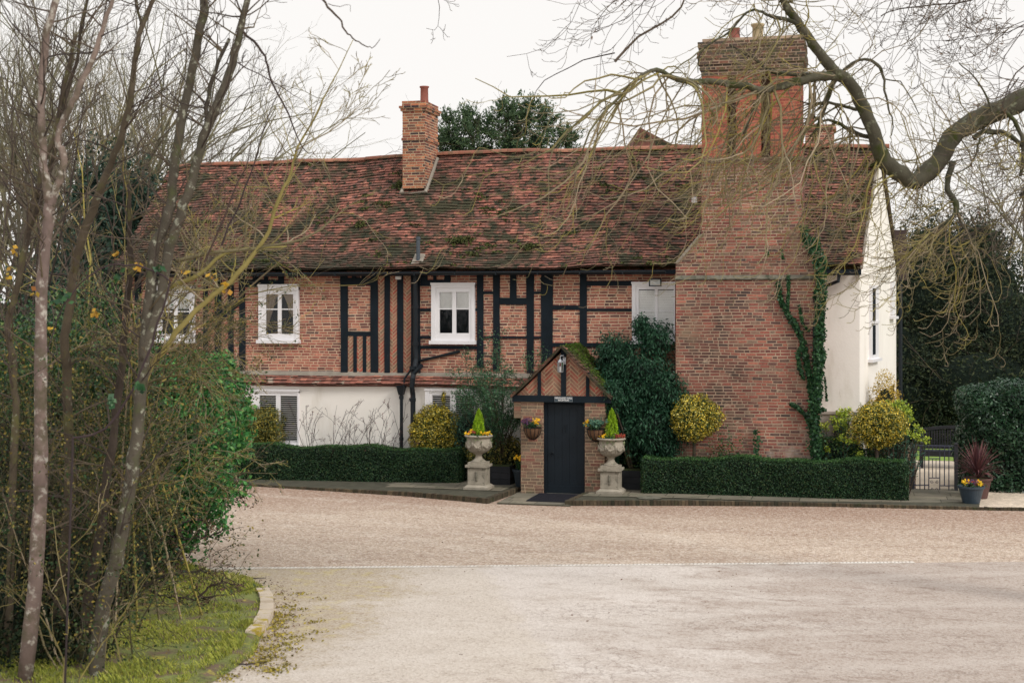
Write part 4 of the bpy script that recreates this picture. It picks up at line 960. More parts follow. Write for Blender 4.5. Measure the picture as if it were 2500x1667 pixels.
# lantern on the gable post
ln = thing('wall_lantern', 'glass wall lantern hanging on the black post of the porch gable', 'lantern')
c_ = onY(1368, 890, -.18); 
g = MB(); g.box(c_.x+.03,c_.x+.10,-.06,-.03,c_.z+.0,c_.z+.16); g.tube([(c_.x+.06,-.05,c_.z+.12),(c_.x+.06,-.12,c_.z+.2),(c_.x,-.18,c_.z+.2),(c_.x,-.18,c_.z+.12)], .01, 6); g.build('bracket', m_metal, ln)
g = MB(); g.lathe((c_.x,c_.y,c_.z+.05), [(.075,0),(.07,.02),(.02,.07),(.0,.08)], 6); g.build('cap', m_metal, ln)
g = MB()
for k in range(6):
    q = k*math.pi/3; g.tube([(c_.x+.068*math.cos(q),c_.y+.068*math.sin(q),c_.z+.05),(c_.x+.06*math.cos(q),c_.y+.06*math.sin(q),c_.z-.16)], .006, 4)
g.lathe((c_.x,c_.y,c_.z-.18), [(.03,0),(.062,.012),(.062,.025)], 6); g.build('cage', m_metal, ln)
g = MB(); g.lathe((c_.x,c_.y,c_.z-.15), [(.056,0),(.062,.2)], 6); g.build('lantern_glass', m_glass, ln)
g = MB(); g.lathe((c_.x,c_.y,c_.z-.155), [(.026,0),(.026,.11),(.0,.12)], 10); g.build('bulb', m_lamp, ln)
# floodlight
fl_ = thing('floodlight', 'square black floodlight above the white window beside the chimney', 'floodlight')
a = onY(1584,680,YF-.5); b = onY(1614,699,YF-.5)
g = MB(); e = .025
g.box(a.x,b.x,a.y,a.y+.1,b.z,b.z+e); g.box(a.x,b.x,a.y,a.y+.1,a.z-e,a.z); g.box(a.x,a.x+e,a.y,a.y+.1,b.z,a.z); g.box(b.x-e,b.x,a.y,a.y+.1,b.z,a.z); g.box(a.x,b.x,a.y+.06,a.y+.1,b.z,a.z)
g.tube([((a.x+b.x)/2,a.y+.1,(a.z+b.z)/2),((a.x+b.x)/2,YF-.25,(a.z+b.z)/2+.05)], .03, 6); g.build('housing', m_blackpipe, fl_)
g = MB(); m_ = ((a.x+b.x)/2, a.z-e-.01, ); zm_ = (a.z+b.z)/2
g.poly([(a.x+e,a.y+.03,b.z+e),(b.x-e,a.y+.03,b.z+e),((a.x+b.x)/2,a.y+.055,zm_)], .5); g.poly([(a.x+e,a.y+.03,a.z-e),(a.x+e,a.y+.03,b.z+e),((a.x+b.x)/2,a.y+.055,zm_)], .5)
g.poly([(b.x-e,a.y+.03,b.z+e),(b.x-e,a.y+.03,a.z-e),((a.x+b.x)/2,a.y+.055,zm_)], .5); g.poly([(b.x-e,a.y+.03,a.z-e),(a.x+e,a.y+.03,a.z-e),((a.x+b.x)/2,a.y+.055,zm_)], .5)
g.build('reflector', M_plain('reflector', C(200,200,196), .3, metal=.5), fl_)
g = MB(); g.poly([(a.x+e,a.y+.012,b.z+e),(b.x-e,a.y+.012,b.z+e),(b.x-e,a.y+.012,a.z-e),(a.x+e,a.y+.012,a.z-e)], .5); g.build('lens', m_glass, fl_)
sn = thing('sensor_light', 'tiny white sensor lamp under the gutter between herringbone strips', 'lamp'); a = onY(973,678,YF-.12)
g = MB(); g.hexa([a+Vector(v) for v in ((-.07,-.03,-.045),(.07,-.03,-.045),(.06,.05,-.03),(-.06,.05,-.03),(-.07,-.05,.03),(.07,-.05,.03),(.06,.06,.045),(-.06,.06,.045))], 0, .5); g.build('lamp_head', m_white, sn)
g = MB(); g.tube([a+Vector((0,.04,0)), Vector((a.x,YF-.01,a.z+.02))], .02, 6); g.build('arm', m_blackpipe, sn)


# =================================================================== STONE URNS, POTS, BASKETS
def to_px_scale(t): return F/t
def urn(px, py, label):
    t = thing('stone_urn', label, 'urn', 'garlanded stone urns on square pedestals'); c = onG(px, py, .10); t.location = c
    def part(mb, name, mat, par=t, sm=False): o = mb.build(name, mat, par, sm); return o
    h = .235
    g = MB(); g.box(-h-.055,h+.055,-h-.055,h+.055,0,.055,0,.5); g.hexa([(-h-.04,-h-.04,.055),(h+.04,-h-.04,.055),(h+.04,h+.04,.055),(-h-.04,h+.04,.055),(-h+.015,-h+.015,.10),(h-.015,-h+.015,.10),(h-.015,h-.015,.10),(-h+.015,h-.015,.10)],0,.5)
    k = h-.03; g.box(-k,k,-k,k,.10,.50,0,.5)
    for sx_ in (-1,1):
        g.box(sx_*k-.0-(.022 if sx_>0 else 0), sx_*k+(.022 if sx_<0 else 0), -k-.006, -k, .12,.48,0,.5)
    g.box(-k+.022,k-.022,-k-.006,-k,.458,.48,0,.5); g.box(-k+.022,k-.022,-k-.006,-k,.12,.14,0,.5)
    g.box(-h-.02,h+.02,-h-.02,h+.02,.50,.555,0,.5); g.box(-h+.03,h-.03,-h+.03,h-.03,.555,.61,0,.5)
    ped = part(g, 'pedestal', m_stone)
    g = MB(); g.tube([(0,-k-.004,.20),(0,-k-.004,.22),(0,-k-.004,.26),(0,-k-.004,.33),(0,-k-.004,.37),(0,-k-.004,.40)], [.03,.012,.03,.038,.02,.034], 8); part(g, 'carved_relief', m_stone_dk, ped, True)
    z = .61
    pr = [(.165,0),(.165,.018),(.14,.035),(.115,.055),(.082,.09),(.07,.14),(.078,.16),(.095,.17),(.09,.185),(.14,.20),(.215,.24),(.265,.30),(.285,.37),(.28,.45),(.262,.50),(.262,.545),(.30,.565),(.325,.58),(.325,.60),(.30,.615),(.28,.61),(.26,.57),(.0,.56)]
    g = MB(); g.lathe((0,0,z), pr, 32); bowl = part(g, 'bowl', m_stone, t, True)
    g = MB(); R = random.Random(px)
    for q in range(8):
        a0 = q*math.pi/4+math.pi/8+.15
        for i in range(13):
            f = i/12; a = a0+f*math.pi/4; zz = z+.44-.10*math.sin(math.pi*f); rr = .287-.012*math.sin(math.pi*f)
            g.ball((rr*math.cos(a), rr*math.sin(a), zz+R.uniform(-.008,.008)), R.uniform(.018,.03)*(.7+.6*math.sin(math.pi*f)), 6, rnd=R.random())
        g.tube([((.29)*math.cos(a0), .29*math.sin(a0), z+.46), (.29*math.cos(a0), .29*math.sin(a0), z+.38), (.25*math.cos(a0), .25*math.sin(a0), z+.28)], [.024,.02,.006], 6)
    part(g, 'garland', m_stone, bowl, True)
    return c, z+.57+.10
def sprays(n, c, r, h, up=1., spread=.5):
    d = rng.normal(size=(n,3)); d[:,2] = np.abs(d[:,2])*up; d /= np.linalg.norm(d,axis=1,keepdims=True); d[:,:2] *= spread/.5
    return np.array(c)+d*np.array([r,r,h])*rng.random((n,1))**.5, d
def conifer(c, h, r, label):
    t = thing('dwarf_conifer', label, 'conifer', 'lime dwarf conifers planted in the urns'); n = 3800
    zz = rng.random(n)**1.0; prof = np.interp(zz, [0,.12,.4,.75,.9,1], [.6,1,.95,.62,.34,.05]); a = rng.random(n)*6.283
    lob = 1+.18*np.sin(a*5+zz*9)+.12*np.sin(a*9-zz*14); rr = r*prof*lob*(.55+.45*rng.random(n)**.4)
    p = np.stack([c[0]+rr*np.cos(a), c[1]+rr*np.sin(a), c[2]+zz*h+rng.normal(size=n)*.01], 1)
    dr = np.stack([.35*np.cos(a), .35*np.sin(a), np.ones(n)], 1)
    leaves('foliage', p, .038, m_lime, t, .3, dirs=dr)
    g = MB(); g.tube([c-Vector((0,0,.05)), c+Vector((0,0,h*.8))], [.018,.006], 6); g.build('stem', m_bark_thin, t)
def flowers(name, c, r, label, sets, cat='flowers', group=None, stem=.08, trail=0):
    t = thing(name, label, cat, group); c = Vector(c)
    n = 260; p = np.array(c)+np.stack([rng.normal(size=n)*r*.5, rng.normal(size=n)*r*.5, rng.random(n)*stem], 1); leaves('leaf', p, .05, m_ivy, t, .5)
    for (m_, k, ox_, sp, sz) in sets:
        q = np.array(c)+np.stack([ox_+rng.normal(size=k)*sp, -r*.25+rng.normal(size=k)*sp*.8, stem*.6+rng.random(k)*stem*.9], 1)
        # five petals around each centre
        P_ = np.repeat(q, 5, axis=0)+rng.normal(size=(k*5,3))*sz*.35; leaves('blossom', P_, sz, m_, t, .8, np.tile([0,-.8,.5],(k*5,1)), .7)
    if trail:
        a = rng.random(trail)*6.283; f = rng.random(trail)
        q = np.array(c)+np.stack([np.cos(a)*(r+.01+.03*f), np.sin(a)*(r+.01+.03*f), .02-.16*f*f*(np.sin(a*3)>.0)], 1); leaves('trailing_ivy', q, .045, m_ivyvar, t, .7)
    return t
cL, zL = urn(1169, 1192, 'stone urn on pedestal left of the door, filled with orange pansies')
cR, zR = urn(1492, 1202, 'stone urn on pedestal right of the door, trailing ivy and red heather')
conifer(Vector((cL.x,cL.y,zL)), .62, .125, 'small lime conifer growing from the urn left of the door')
conifer(Vector((cR.x+.02,cR.y,zR)), .68, .135, 'small lime conifer growing from the urn right of the door')
flowers('urn_planting', (cL.x,cL.y,zL), .26, 'orange and yellow pansies around the conifer in the left urn', [(m_flower_y,14,-.2,.05,.05),(m_flower_r,16,-.1,.05,.04),(m_flower_y,16,.18,.06,.04)], trail=200)
flowers('urn_planting', (cR.x,cR.y,zR), .26, 'yellow flowers and red heather around the conifer in the right urn', [(m_flower_y,20,-.16,.06,.035),(m_flower_r,60,.2,.05,.03),(m_flower_p,8,.05,.03,.04)], trail=320)

# planter pots by the door
def pot(c, r0, r1, h, mat, name, label, group=None, rim=True):
    t = thing(name, label, 'plant pot', group); t.location = c; g = MB()
    g.lathe((0,0,0), [(r0*.9,0),(r0,.01),(r1*.96,h-.05),(r1*.97,h-.05),(r1+.015,h-.045),(r1+.015,h),(r1-.01,h),(r1-.02,h-.04),(0,h-.045)], 28); g.build('body', mat, t, False)
    g = MB(); g.lathe((0,0,h-.05), [(r1-.02,0),(r1-.03,.012),(0,.018)], 20); g.build('soil', m_moss, t); return t
def daffs(c, n, label, seed, hh=.3, r=.12):
    t = thing('daffodils', label, 'flowers', 'daffodils in dark pots beside the door'); R = random.Random(seed); g = MB(); pp = []; fl = []
    for _ in range(70):
        a = R.uniform(0,6.28); d = R.uniform(0,r); b = Vector(c)+Vector((d*math.cos(a), d*math.sin(a), 0)); o = Vector((math.cos(a)*R.uniform(0,.14), math.sin(a)*R.uniform(0,.14), hh*R.uniform(.5,.95)))
        w_ = Vector((-math.sin(a),math.cos(a),0))*.009; m1 = b+o*.55+Vector((0,0,.03))
        g.poly([b-w_,b+w_,m1+w_,m1-w_],R.random()); g.poly([m1-w_,m1+w_,b+o],R.random())
    g.build('leaf', m_ivy, t)
    for _ in range(n):
        a = R.uniform(0,6.28); d = R.uniform(0,r*1.5); q = Vector(c)+Vector((d*math.cos(a), d*math.sin(a)-.04, hh*R.uniform(.8,1.15)))
        for k in range(6):
            th_ = k*math.pi/3; fl.append(q+Vector((math.cos(th_)*.018,-.01,math.sin(th_)*.018)))
        fl.append(q+Vector((0,-.02,0)))
    leaves('blossom', np.array(fl), .038, m_flower_y, t, .8, np.tile([0,-.9,.3],(len(fl),1)), .75)
p1 = onG(1270, 1189, .10); pot(p1+Vector((0,.12,0)), .13, .2, .40, m_pot_dark, 'planter_pot', 'dark planter pot left of the door holding a clump of daffodils'); daffs(p1+Vector((0,.12,.38)), 16, 'clump of yellow daffodils in bloom left of the door', 3)
p2 = onG(1464, 1196, .10)+Vector((.06,.12,0)); pot(p2, .12, .19, .37, m_pot_dark, 'planter_pot', 'dark planter pot half hidden behind the right urn'); daffs(p2+Vector((-.04,0,.35)), 2, 'nearly unopened daffodils in the pot right of the door', 4, .28, .09)
# timber planting boxes
for (px0, px1, py, lab) in ((1190,1246,1184,'low dark timber trough between left urn and porch'),(1516,1590,1196,'low dark timber trough between right urn and box hedge')):
    a = onG(px0, py, .1); b = onG(px1, py, .1); t = thing('timber_trough', lab, 'planter'); g = MB()
    for k in range(3): g.box(a.x, b.x, a.y+.1, a.y+.6, .10+k*.145, .24+k*.145, 0)
    g.build('boards', m_wood_dk, t); g = MB(); g.box(a.x+.03,b.x-.03,a.y+.13,a.y+.57,.5,.545,0); g.build('soil', m_moss, t)

# half-round wall baskets
def basket(px, py, label, lab2, sets, r=.20):
    t = thing('wall_basket', label, 'basket', 'half-round wall baskets beside the door'); c = onY(px, py, -.02); g = MB(); n = 12; m_ = 5
    P = lambda i, j: c+Vector((math.cos(math.pi+math.pi*i/n)*r*math.cos(j/m_*1.35), math.sin(math.pi+math.pi*i/n)*r*math.cos(j/m_*1.35), -.26*math.sin(j/m_*1.35)/math.sin(1.35)))
    for i in range(n):
        for j in range(m_): g.poly([P(i,j),P(i+1,j),P(i+1,j+1),P(i,j+1)], .5)
    g.poly([P(i,0) for i in range(n+1)], .2); g.poly([P(i,m_) for i in range(n+1)], .2)
    g.build('coir_liner', m_coir, t)
    g = MB()
    for i in range(0, n+1, 2): g.tube([P(i,j)+(P(i,j)-c)*.03 for j in range(m_+1)], .007, 4)
    g.tube([P(i,0)+(P(i,0)-c)*.03 for i in range(n+1)], .009, 5); g.tube([P(i,m_)+(P(i,m_)-c)*.03 for i in range(n+1)], .009, 5); g.tube([P(0,0),P(n,0)], .009, 5)
    g.build('iron_frame', m_blackpipe, t)
    flowers('basket_planting', (c.x, c.y-.09, c.z+.0), .17, lab2, sets, stem=.14)
basket(1300, 1043, 'wall basket with coir liner left of the black door', 'purple and yellow heather in the wall basket left of the door', [(m_flower_p,50,-.12,.05,.03),(m_flower_y,30,.12,.05,.028)])
basket(1455, 1047, 'wall basket right of the black door, half hidden by leaves', 'green leaves with yellow tips in the wall basket right of the door', [(m_flower_y,22,-.17,.035,.035),(m_teal,60,.05,.09,.05)])

# right-hand pots
pb = pot(onG(2371, 1231, .012), .17, .27, .40, m_pot_blue, 'flower_pot', 'slate blue flower pot of pansies standing on pale gravel by the gate')
p = onG(2371, 1231, .012); flowers('pansies', (p.x,p.y,.39), .22, 'yellow and purple pansies in the slate blue pot', [(m_flower_y,9,-.13,.03,.055),(m_flower_y,10,.14,.03,.055),(m_flower_p,26,.0,.07,.04),(m_flower_r,6,.05,.03,.04)], stem=.09)
p = onG(2379, 1222, .012)+Vector((.10,.42,0)); pot(p, .20, .30, .46, M_rnd('aged_terracotta', [C(92,68,64)]*2, .85, 5, .2, 40, .2), 'terracotta_pot', 'terracotta pot with a purple cordyline behind the blue pot')
t = thing('cordyline', 'spiky purple cordyline in the terracotta pot beside the laurel', 'cordyline'); g = MB()
c = p+Vector((0,0,.44)); R = random.Random(5)
for _ in range(190):
    a = R.uniform(0,6.283); el = R.uniform(.1,1.45); l = R.uniform(.55,.9); d = Vector((math.cos(a)*math.cos(el), math.sin(a)*math.cos(el), math.sin(el)))
    b = c+Vector((0,0,.12)); s_ = d.cross(UP).normalized()*.013; m1 = b+d*l*.55; e_ = b+d*l-UP*(.16*l*math.cos(el)); rr = R.random()
    b0 = c if R.random() < .25 else b
    g.poly([b0-s_*.5,b0+s_*.5,m1+s_,m1-s_],rr); g.poly([m1-s_,m1+s_,e_],rr)
g.build('leaf', m_cord, t)

# =================================================================== GATE, BENCH, GARDEN WALL
gt = thing('iron_gate', 'black iron garden gate with scrollwork at the end of the clipped hedge', 'gate')
YG = 2.6; 
def GP(zx, zy): return onY(1950+zx/3.92, 850+zy/3.92, YG)
def bar(g, a, b, r=.012): g.tube([a, b], r, 5)
g = MB()
for zx in (1103,1160,1205,1437,1492): bar(g, GP(zx,935), GP(zx,1368))
for zx in (1245,1350): bar(g, GP(zx,1030), GP(zx,1365))
for zx in (1280,1314): bar(g, GP(zx,1055), GP(zx,1240), .009)
for zx in (1280,1314): bar(g, GP(zx,935), GP(zx,970), .009)
for zx in (1395,): bar(g, GP(zx,935), GP(zx,1310))
for zx in (1245,1350): bar(g, GP(zx,935), GP(zx,1030), .009)
g.build('upright_bars', m_vent, gt); g = MB()
for zy in (930,972,1368): bar(g, GP(1100,zy), GP(1495,zy+6), .014)
bar(g, GP(1103,1308), GP(1245,1308)); bar(g, GP(1350,1314), GP(1492,1314)); bar(g, GP(1245,1055), GP(1350,1055)); bar(g, GP(1245,1240), GP(1350,1240)); bar(g, GP(1100,1362), GP(1300,1375), .01)
g.build('rails', m_vent, gt); g = MB()
for (cx_, cy_, r_, s_) in ((1272,1275,17,1),(1322,1275,17,-1),(1275,1345,15,-1),(1320,1345,15,1),(1125,1350,14,1),(1470,1350,14,-1)):
    g.tube([GP(cx_+s_*r_*(1-i/22)*math.cos(i*.5), cy_+r_*(1-i/22)*math.sin(i*.5)) for i in range(18)], .006, 4)
g.build('scrolls', m_vent, gt)
for (zx, lab) in ((1085,'dark wooden gate post on the hinge side next to the hedge'),(1506,'dark wooden gate post against the laurel')):
    a = GP(zx, 930); t = MB(); t.box(a.x-.04,a.x+.04,YG-.04,YG+.04,-.02,a.z+.03,0); t.hexa([(a.x-.05,YG-.05,a.z+.03),(a.x+.05,YG-.05,a.z+.03),(a.x+.05,YG+.05,a.z+.03),(a.x-.05,YG+.05,a.z+.03),(a.x-.02,YG-.02,a.z+.07),(a.x+.02,YG-.02,a.z+.07),(a.x+.02,YG+.02,a.z+.07),(a.x-.02,YG+.02,a.z+.07)]); tag(t.build('gate_post', m_wood_dk), lab, 'gate post')
# bench
bn = thing('garden_bench', 'dark wooden garden bench with curved back behind the iron gate', 'bench')
c = onG(2250, 1143); bl = 1.75; ux = Vector((1,0,0)); bn.location = (c.x-.02, c.y, 0)
g = MB(); g.box(0,.07,0,.07,0,.64); g.build('leg', m_wood_dk, bn); g = MB(); g.box(bl-.07,bl,0,.07,0,.64); g.build('leg', m_wood_dk, bn)
g = MB(); g.box(0,.07,.5,.57,0,.98); g.build('leg', m_wood_dk, bn); g = MB(); g.box(bl-.07,bl,.5,.57,0,.98); g.build('leg', m_wood_dk, bn)
g = MB()
for k in range(5): g.box(.0,bl,.02+k*.1,.10+k*.1,.42,.45)
g.box(.07,bl-.07,.0,.03,.32,.42); g.build('seat', m_wood_dk, bn)
g = MB(); n = 24
for k in range(n):
    x_ = .1+(bl-.2)*k/(n-1); hh = .95+.08*math.sin(math.pi*k/(n-1)); g.box(x_-.02,x_+.02,.52,.545,.53,hh-.03)
n = 16
for k in range(n):
    f0, f1 = k/n, (k+1)/n; z0 = .93+.09*math.sin(math.pi*f0); z1 = .93+.09*math.sin(math.pi*f1); a, b = .03+(bl-.06)*f0, .03+(bl-.06)*f1
    g.hexa([(a,.50,z0),(b,.50,z1),(b,.56,z1),(a,.56,z0),(a,.50,z0+.08),(b,.50,z1+.08),(b,.56,z1+.08),(a,.56,z0+.08)], 0, .5)
g.box(.05,bl-.05,.51,.55,.48,.54); g.build('backrest', m_wood_dk, bn)
for x_ in (-.01, bl-.07): g = MB(); g.box(x_,x_+.08,-.03,.54,.64,.68); g.build('armrest', m_wood_dk, bn)
# low garden wall left of the gate
a = onY(2085,1130,2.9); b = onY(2236,1130,2.9); mm = MB(); g = MB(); mm.box(a.x,b.x,2.95,3.25,0,.95,0,.5); bricks(g,(a.x,2.95,0),(1,0,0),(0,0,1),(0,-1,0),rect(0,0,b.x-a.x,.95),seed=201)
t = thing('garden_wall', 'low dark brick garden wall between the white house corner and the gate', 'wall'); mm.build('wall_core', m_mortar_dark, t); g.build('brickwork', M_rnd('dark_brick', [C(84,66,60), C(70,60,56), C(100,74,64), C(60,56,54)], .95, 3, .3, 60, .4), t)
g = MB(); g.box(a.x-.02,b.x+.02,2.92,3.28,.95,1.0); g.build('coping', m_stone_dk, t)

# =================================================================== HEDGES AND SHRUBS
def box_leaves(name, x0, x1, y0, y1, z1, n, mat, size, parent, skew=0, rough=.03, amp=.02, seed=0, top=None):
    """leaf skin over a clipped block"""
    dx, dy, dz = x1-x0, y1-y0, z1; A_ = [dx*dz, dx*dz, dy*dz, dy*dz, dx*dy]; tot = sum(A_); P = []; Nn = []
    for k, ar in enumerate(A_):
        m_ = int(n*ar/tot*(1.0 if k != 1 else .4)); u, v = rng.random(m_), rng.random(m_); e = np.abs(rng.normal(size=m_))*rough
        if k == 0: p = np.stack([x0+u*dx, y0-rough+e, v*dz], 1); nn = (0,-1,.3)
        if k == 1: p = np.stack([x0+u*dx, y1+rough-e, v*dz], 1); nn = (0,1,.3)
        if k == 2: p = np.stack([x0-rough+e, y0+u*dy, v*dz], 1); nn = (-1,0,.3)
        if k == 3: p = np.stack([x1+rough-e, y0+u*dy, v*dz], 1); nn = (1,0,.3)
        if k == 4: p = np.stack([x0+u*dx, y0+v*dy, z1+rough-e*1.1], 1); nn = (0,0,1)
        P.append(p); Nn.append(np.tile(nn, (m_,1)))
    P = np.concatenate(P); Nn = np.concatenate(Nn)
    wob = amp*(np.sin(P[:,0]*2.3+seed)+.6*np.sin(P[:,0]*5.1+1.3*seed)); P[:,2] += wob*(P[:,2]/z1); P[:,1] += .6*amp*np.sin(P[:,0]*3.1+P[:,2]*4+seed)
    P[:,1] += (P[:,0]-x0)*skew
    top_ = Nn[:,2] > .9
    leaves(name, P, size, mat, parent, .6, Nn, .5)
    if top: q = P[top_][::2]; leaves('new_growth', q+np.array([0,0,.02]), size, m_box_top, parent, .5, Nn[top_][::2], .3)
def hedge(label, x0, x1, y0, y1, h, n, skew, seed):
    t = thing('box_hedge', label, 'hedge', 'clipped box hedges along the front path'); t.location = (0,0,0)
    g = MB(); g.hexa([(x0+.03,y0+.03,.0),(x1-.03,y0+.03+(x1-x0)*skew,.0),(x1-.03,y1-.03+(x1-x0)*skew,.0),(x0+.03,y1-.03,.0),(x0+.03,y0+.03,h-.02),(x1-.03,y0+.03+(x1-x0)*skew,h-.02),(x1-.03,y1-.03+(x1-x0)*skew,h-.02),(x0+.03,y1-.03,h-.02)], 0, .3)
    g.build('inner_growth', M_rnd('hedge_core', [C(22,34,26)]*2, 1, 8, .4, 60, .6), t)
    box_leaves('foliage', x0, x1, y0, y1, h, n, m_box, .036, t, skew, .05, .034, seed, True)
hedge('low clipped box hedge left of the door under the white wall', -8.35, -2.70, .62, 1.15, .83, 60000, .04, 1)
hedge('low clipped box hedge right of the door in front of the chimney', 1.78, 7.45, .02, .62, .83, 66000, .09, 5)
# laurel block
t = thing('laurel_hedge', 'tall rounded dark laurel hedge right of the gate', 'hedge')
c0 = onG(2340, 1205)
n = 30000; P = []; Nn = []
x0, x1, y0, y1, z1 = 8.72, 13.5, 2.75, 5.4, 2.42; rr = .55
u = rng.random((n,3)); P = np.stack([x0+u[:,0]*(x1-x0), y0+u[:,1]*(y1-y0), u[:,2]*z1], 1); f = rng.integers(0, 5, n)
P[f<2,1] = y0; P[f==2,0] = x0; P[f==3,2] = z1; P[f==4,2] = z1
core_c = np.clip(P, [x0+rr, y0+rr, -9], [x1-rr, y1-rr, z1-rr]); d = P-core_c; dn_ = np.linalg.norm(d, axis=1, keepdims=True)+1e-6; Nn = d/dn_
P = core_c+Nn*rr*(1+.13*np.sin(P[:,0:1]*4+P[:,2:3]*5)+.06*rng.normal(size=(n,1))-.1*rng.random((n,1)))
leaves('foliage', P, .085, m_laurel, t, .5, Nn, .55)
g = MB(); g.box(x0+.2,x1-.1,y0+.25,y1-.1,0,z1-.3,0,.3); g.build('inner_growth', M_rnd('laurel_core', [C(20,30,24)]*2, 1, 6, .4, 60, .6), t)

def shrub(name, label, cat, c, r, n, mat, size, group=None, seed=1, trunk=None, shell=.5, k=3., amp=.16, aspect=.5, core=True, flat=.02, inner=None):
    t = thing(name, label, cat, group); c = Vector(c)
    p, d = blob(n, c, r, shell, k, amp, seed, flat); leaves('foliage', p, size, mat, t, aspect, d, .35)
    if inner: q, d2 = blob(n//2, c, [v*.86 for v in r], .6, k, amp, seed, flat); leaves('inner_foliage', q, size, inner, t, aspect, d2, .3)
    if core:
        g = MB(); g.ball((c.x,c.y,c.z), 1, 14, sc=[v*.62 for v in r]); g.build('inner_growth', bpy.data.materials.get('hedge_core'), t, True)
    if trunk: g = MB(); g.tube([(c.x+.02,c.y,0),(c.x-.02,c.y,trunk*.5),(c.x,c.y,c.z)], [.05,.04,.035], 8); g.build('trunk', m_bark_thin, t)
    else:
        g = MB()
        for a in range(5): g.tube([(c.x+.05*math.cos(a*1.3),c.y+.05*math.sin(a*1.3),0),(c.x+r[0]*.4*math.cos(a*1.3),c.y+r[1]*.4*math.sin(a*1.3),c.z)], [.025,.012], 5)
        g.build('stems', m_bark_thin, t)
    return t
def at(px, py, Y): return onY(px, py, Y)
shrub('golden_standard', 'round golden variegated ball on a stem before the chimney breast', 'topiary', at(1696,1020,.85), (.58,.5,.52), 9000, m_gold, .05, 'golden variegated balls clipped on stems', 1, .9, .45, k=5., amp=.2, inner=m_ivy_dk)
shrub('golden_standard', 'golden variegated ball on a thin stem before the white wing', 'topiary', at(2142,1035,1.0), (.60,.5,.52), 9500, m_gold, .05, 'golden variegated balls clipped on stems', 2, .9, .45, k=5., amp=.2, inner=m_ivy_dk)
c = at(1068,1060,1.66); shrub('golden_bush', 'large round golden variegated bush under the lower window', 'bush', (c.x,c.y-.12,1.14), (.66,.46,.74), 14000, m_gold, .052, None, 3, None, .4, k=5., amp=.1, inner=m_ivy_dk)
a = at(1083,975,1.6); p, d = blob(140, (a.x,a.y,a.z), (.05,.05,.24), .9); leaves('golden_shoot', p, .06, m_gold, bpy.data.objects['golden_bush'], .5)
c = at(630,1030,1.6); shrub('golden_bush', 'smaller golden bush at the left end of the box hedge', 'bush', (c.x+.1,c.y,1.22), (.62,.45,.62), 9000, m_gold2, .05, None, 4, None, .35, inner=m_gold)
c = at(1215,1110,1.3); shrub('variegated_shrub', 'low spreading variegated shrub behind the left urn', 'bush', (c.x,c.y,.72), (.85,.45,.5), 5500, m_gold2, .055, None, 5, None, .45, amp=.25)
c = at(1140,1035,1.5); shrub('grey_green_shrub', 'small grey-green shrub between the golden bush and left urn', 'bush', (c.x,c.y,1.3), (.42,.4,.62), 2600, m_teal, .07, None, 6, None, .6, amp=.25, aspect=.3)
c = at(1560,1125,1.2); shrub('low_green_shrub', 'low green shrub behind the right urn', 'bush', (c.x,c.y,.75), (.6,.4,.45), 2600, m_ivy_dk, .07, None, 7, None, .5, amp=.25)
# euphorbia and golden conifer beyond the right-hand ball
def plumes(name, label, cat, c, n, h, r, mat, top, seed, group=None):
    t = thing(name, label, cat, group); R = random.Random(seed); P = []; Dd = []; T = []; g = MB()
    for _ in range(n):
        a = R.uniform(0,6.283); d = R.uniform(0,r); b = Vector(c)+Vector((d*.4*math.cos(a), d*.4*math.sin(a), 0)); e = Vector(c)+Vector((d*math.cos(a), d*math.sin(a), h*R.uniform(.7,1)*(1-.35*(d/r)**2)))
        g.tube([b,(b+e)/2+Vector((0,0,.05)),e], [.012,.01,.006], 4)
        for k in range(46):
            f = R.uniform(.35,1); q = b+(e-b)*f; an = R.uniform(0,6.283); P.append(q+Vector((math.cos(an),math.sin(an),.4))*.05); Dd.append((math.cos(an),math.sin(an),.6))
        for k in range(44): T.append(e+Vector((R.gauss(0,.045),R.gauss(0,.045),R.gauss(.02,.035))))
    g.build('stems', m_bark_thin, t); leaves('foliage', P, .085, mat, t, .22, dirs=Dd); leaves('flower_heads', T, .05, top, t, .7)
c = at(2190,1100,2.0); plumes('euphorbia', 'tall lime-headed euphorbia behind the golden ball by the gate', 'euphorbia', (c.x-.02,c.y-.3,0), 74, 2.1, .68, m_teal, m_euph, 3, 'lime-flowered euphorbias under the white wall')
c = at(2060,1100,1.6); plumes('euphorbia', 'euphorbia with lime heads against the white wing beside the ivy', 'euphorbia', (c.x-.05,c.y,0), 46, 1.95, .75, m_teal, m_euph, 4, 'lime-flowered euphorbias under the white wall')
c = at(2178,1000,2.9); shrub('golden_conifer', 'golden conifer tip at the far corner of the white wall', 'conifer', (c.x-.15,c.y,1.75), (.42,.5,.95), 4500, M_rnd('golden_conifer_leaf', [C(196,162,62), C(176,150,60), C(150,130,56), C(210,176,76)], .6, 3, .3, 40, 0), .06, None, 9, None, .4, amp=.25, aspect=.3)
c = at(2035,1110,1.4); shrub('dark_ground_shrub', 'low dark ivy-green shrub filling the corner behind the right hedge', 'bush', (c.x,c.y,.75), (.75,.4,.62), 5200, m_ivy_dk, .06, None, 10, None, .4, amp=.2)
c = at(2090,1130,1.6); shrub('dark_ground_shrub', 'dark leafy shrub under the stem of the right golden ball', 'bush', (c.x,c.y,.6), (.7,.4,.5), 4200, m_ivy_dk, .06, None, 11, None, .4, amp=.2)
c = at(1770,1110,.75); shrub('wall_creeper', 'thin dark shrub at the foot of the chimney', 'bush', (c.x,c.y,.75), (.5,.2,.75), 1500, m_ivy_dk, .05, None, 12, None, .9, amp=.3, core=False)

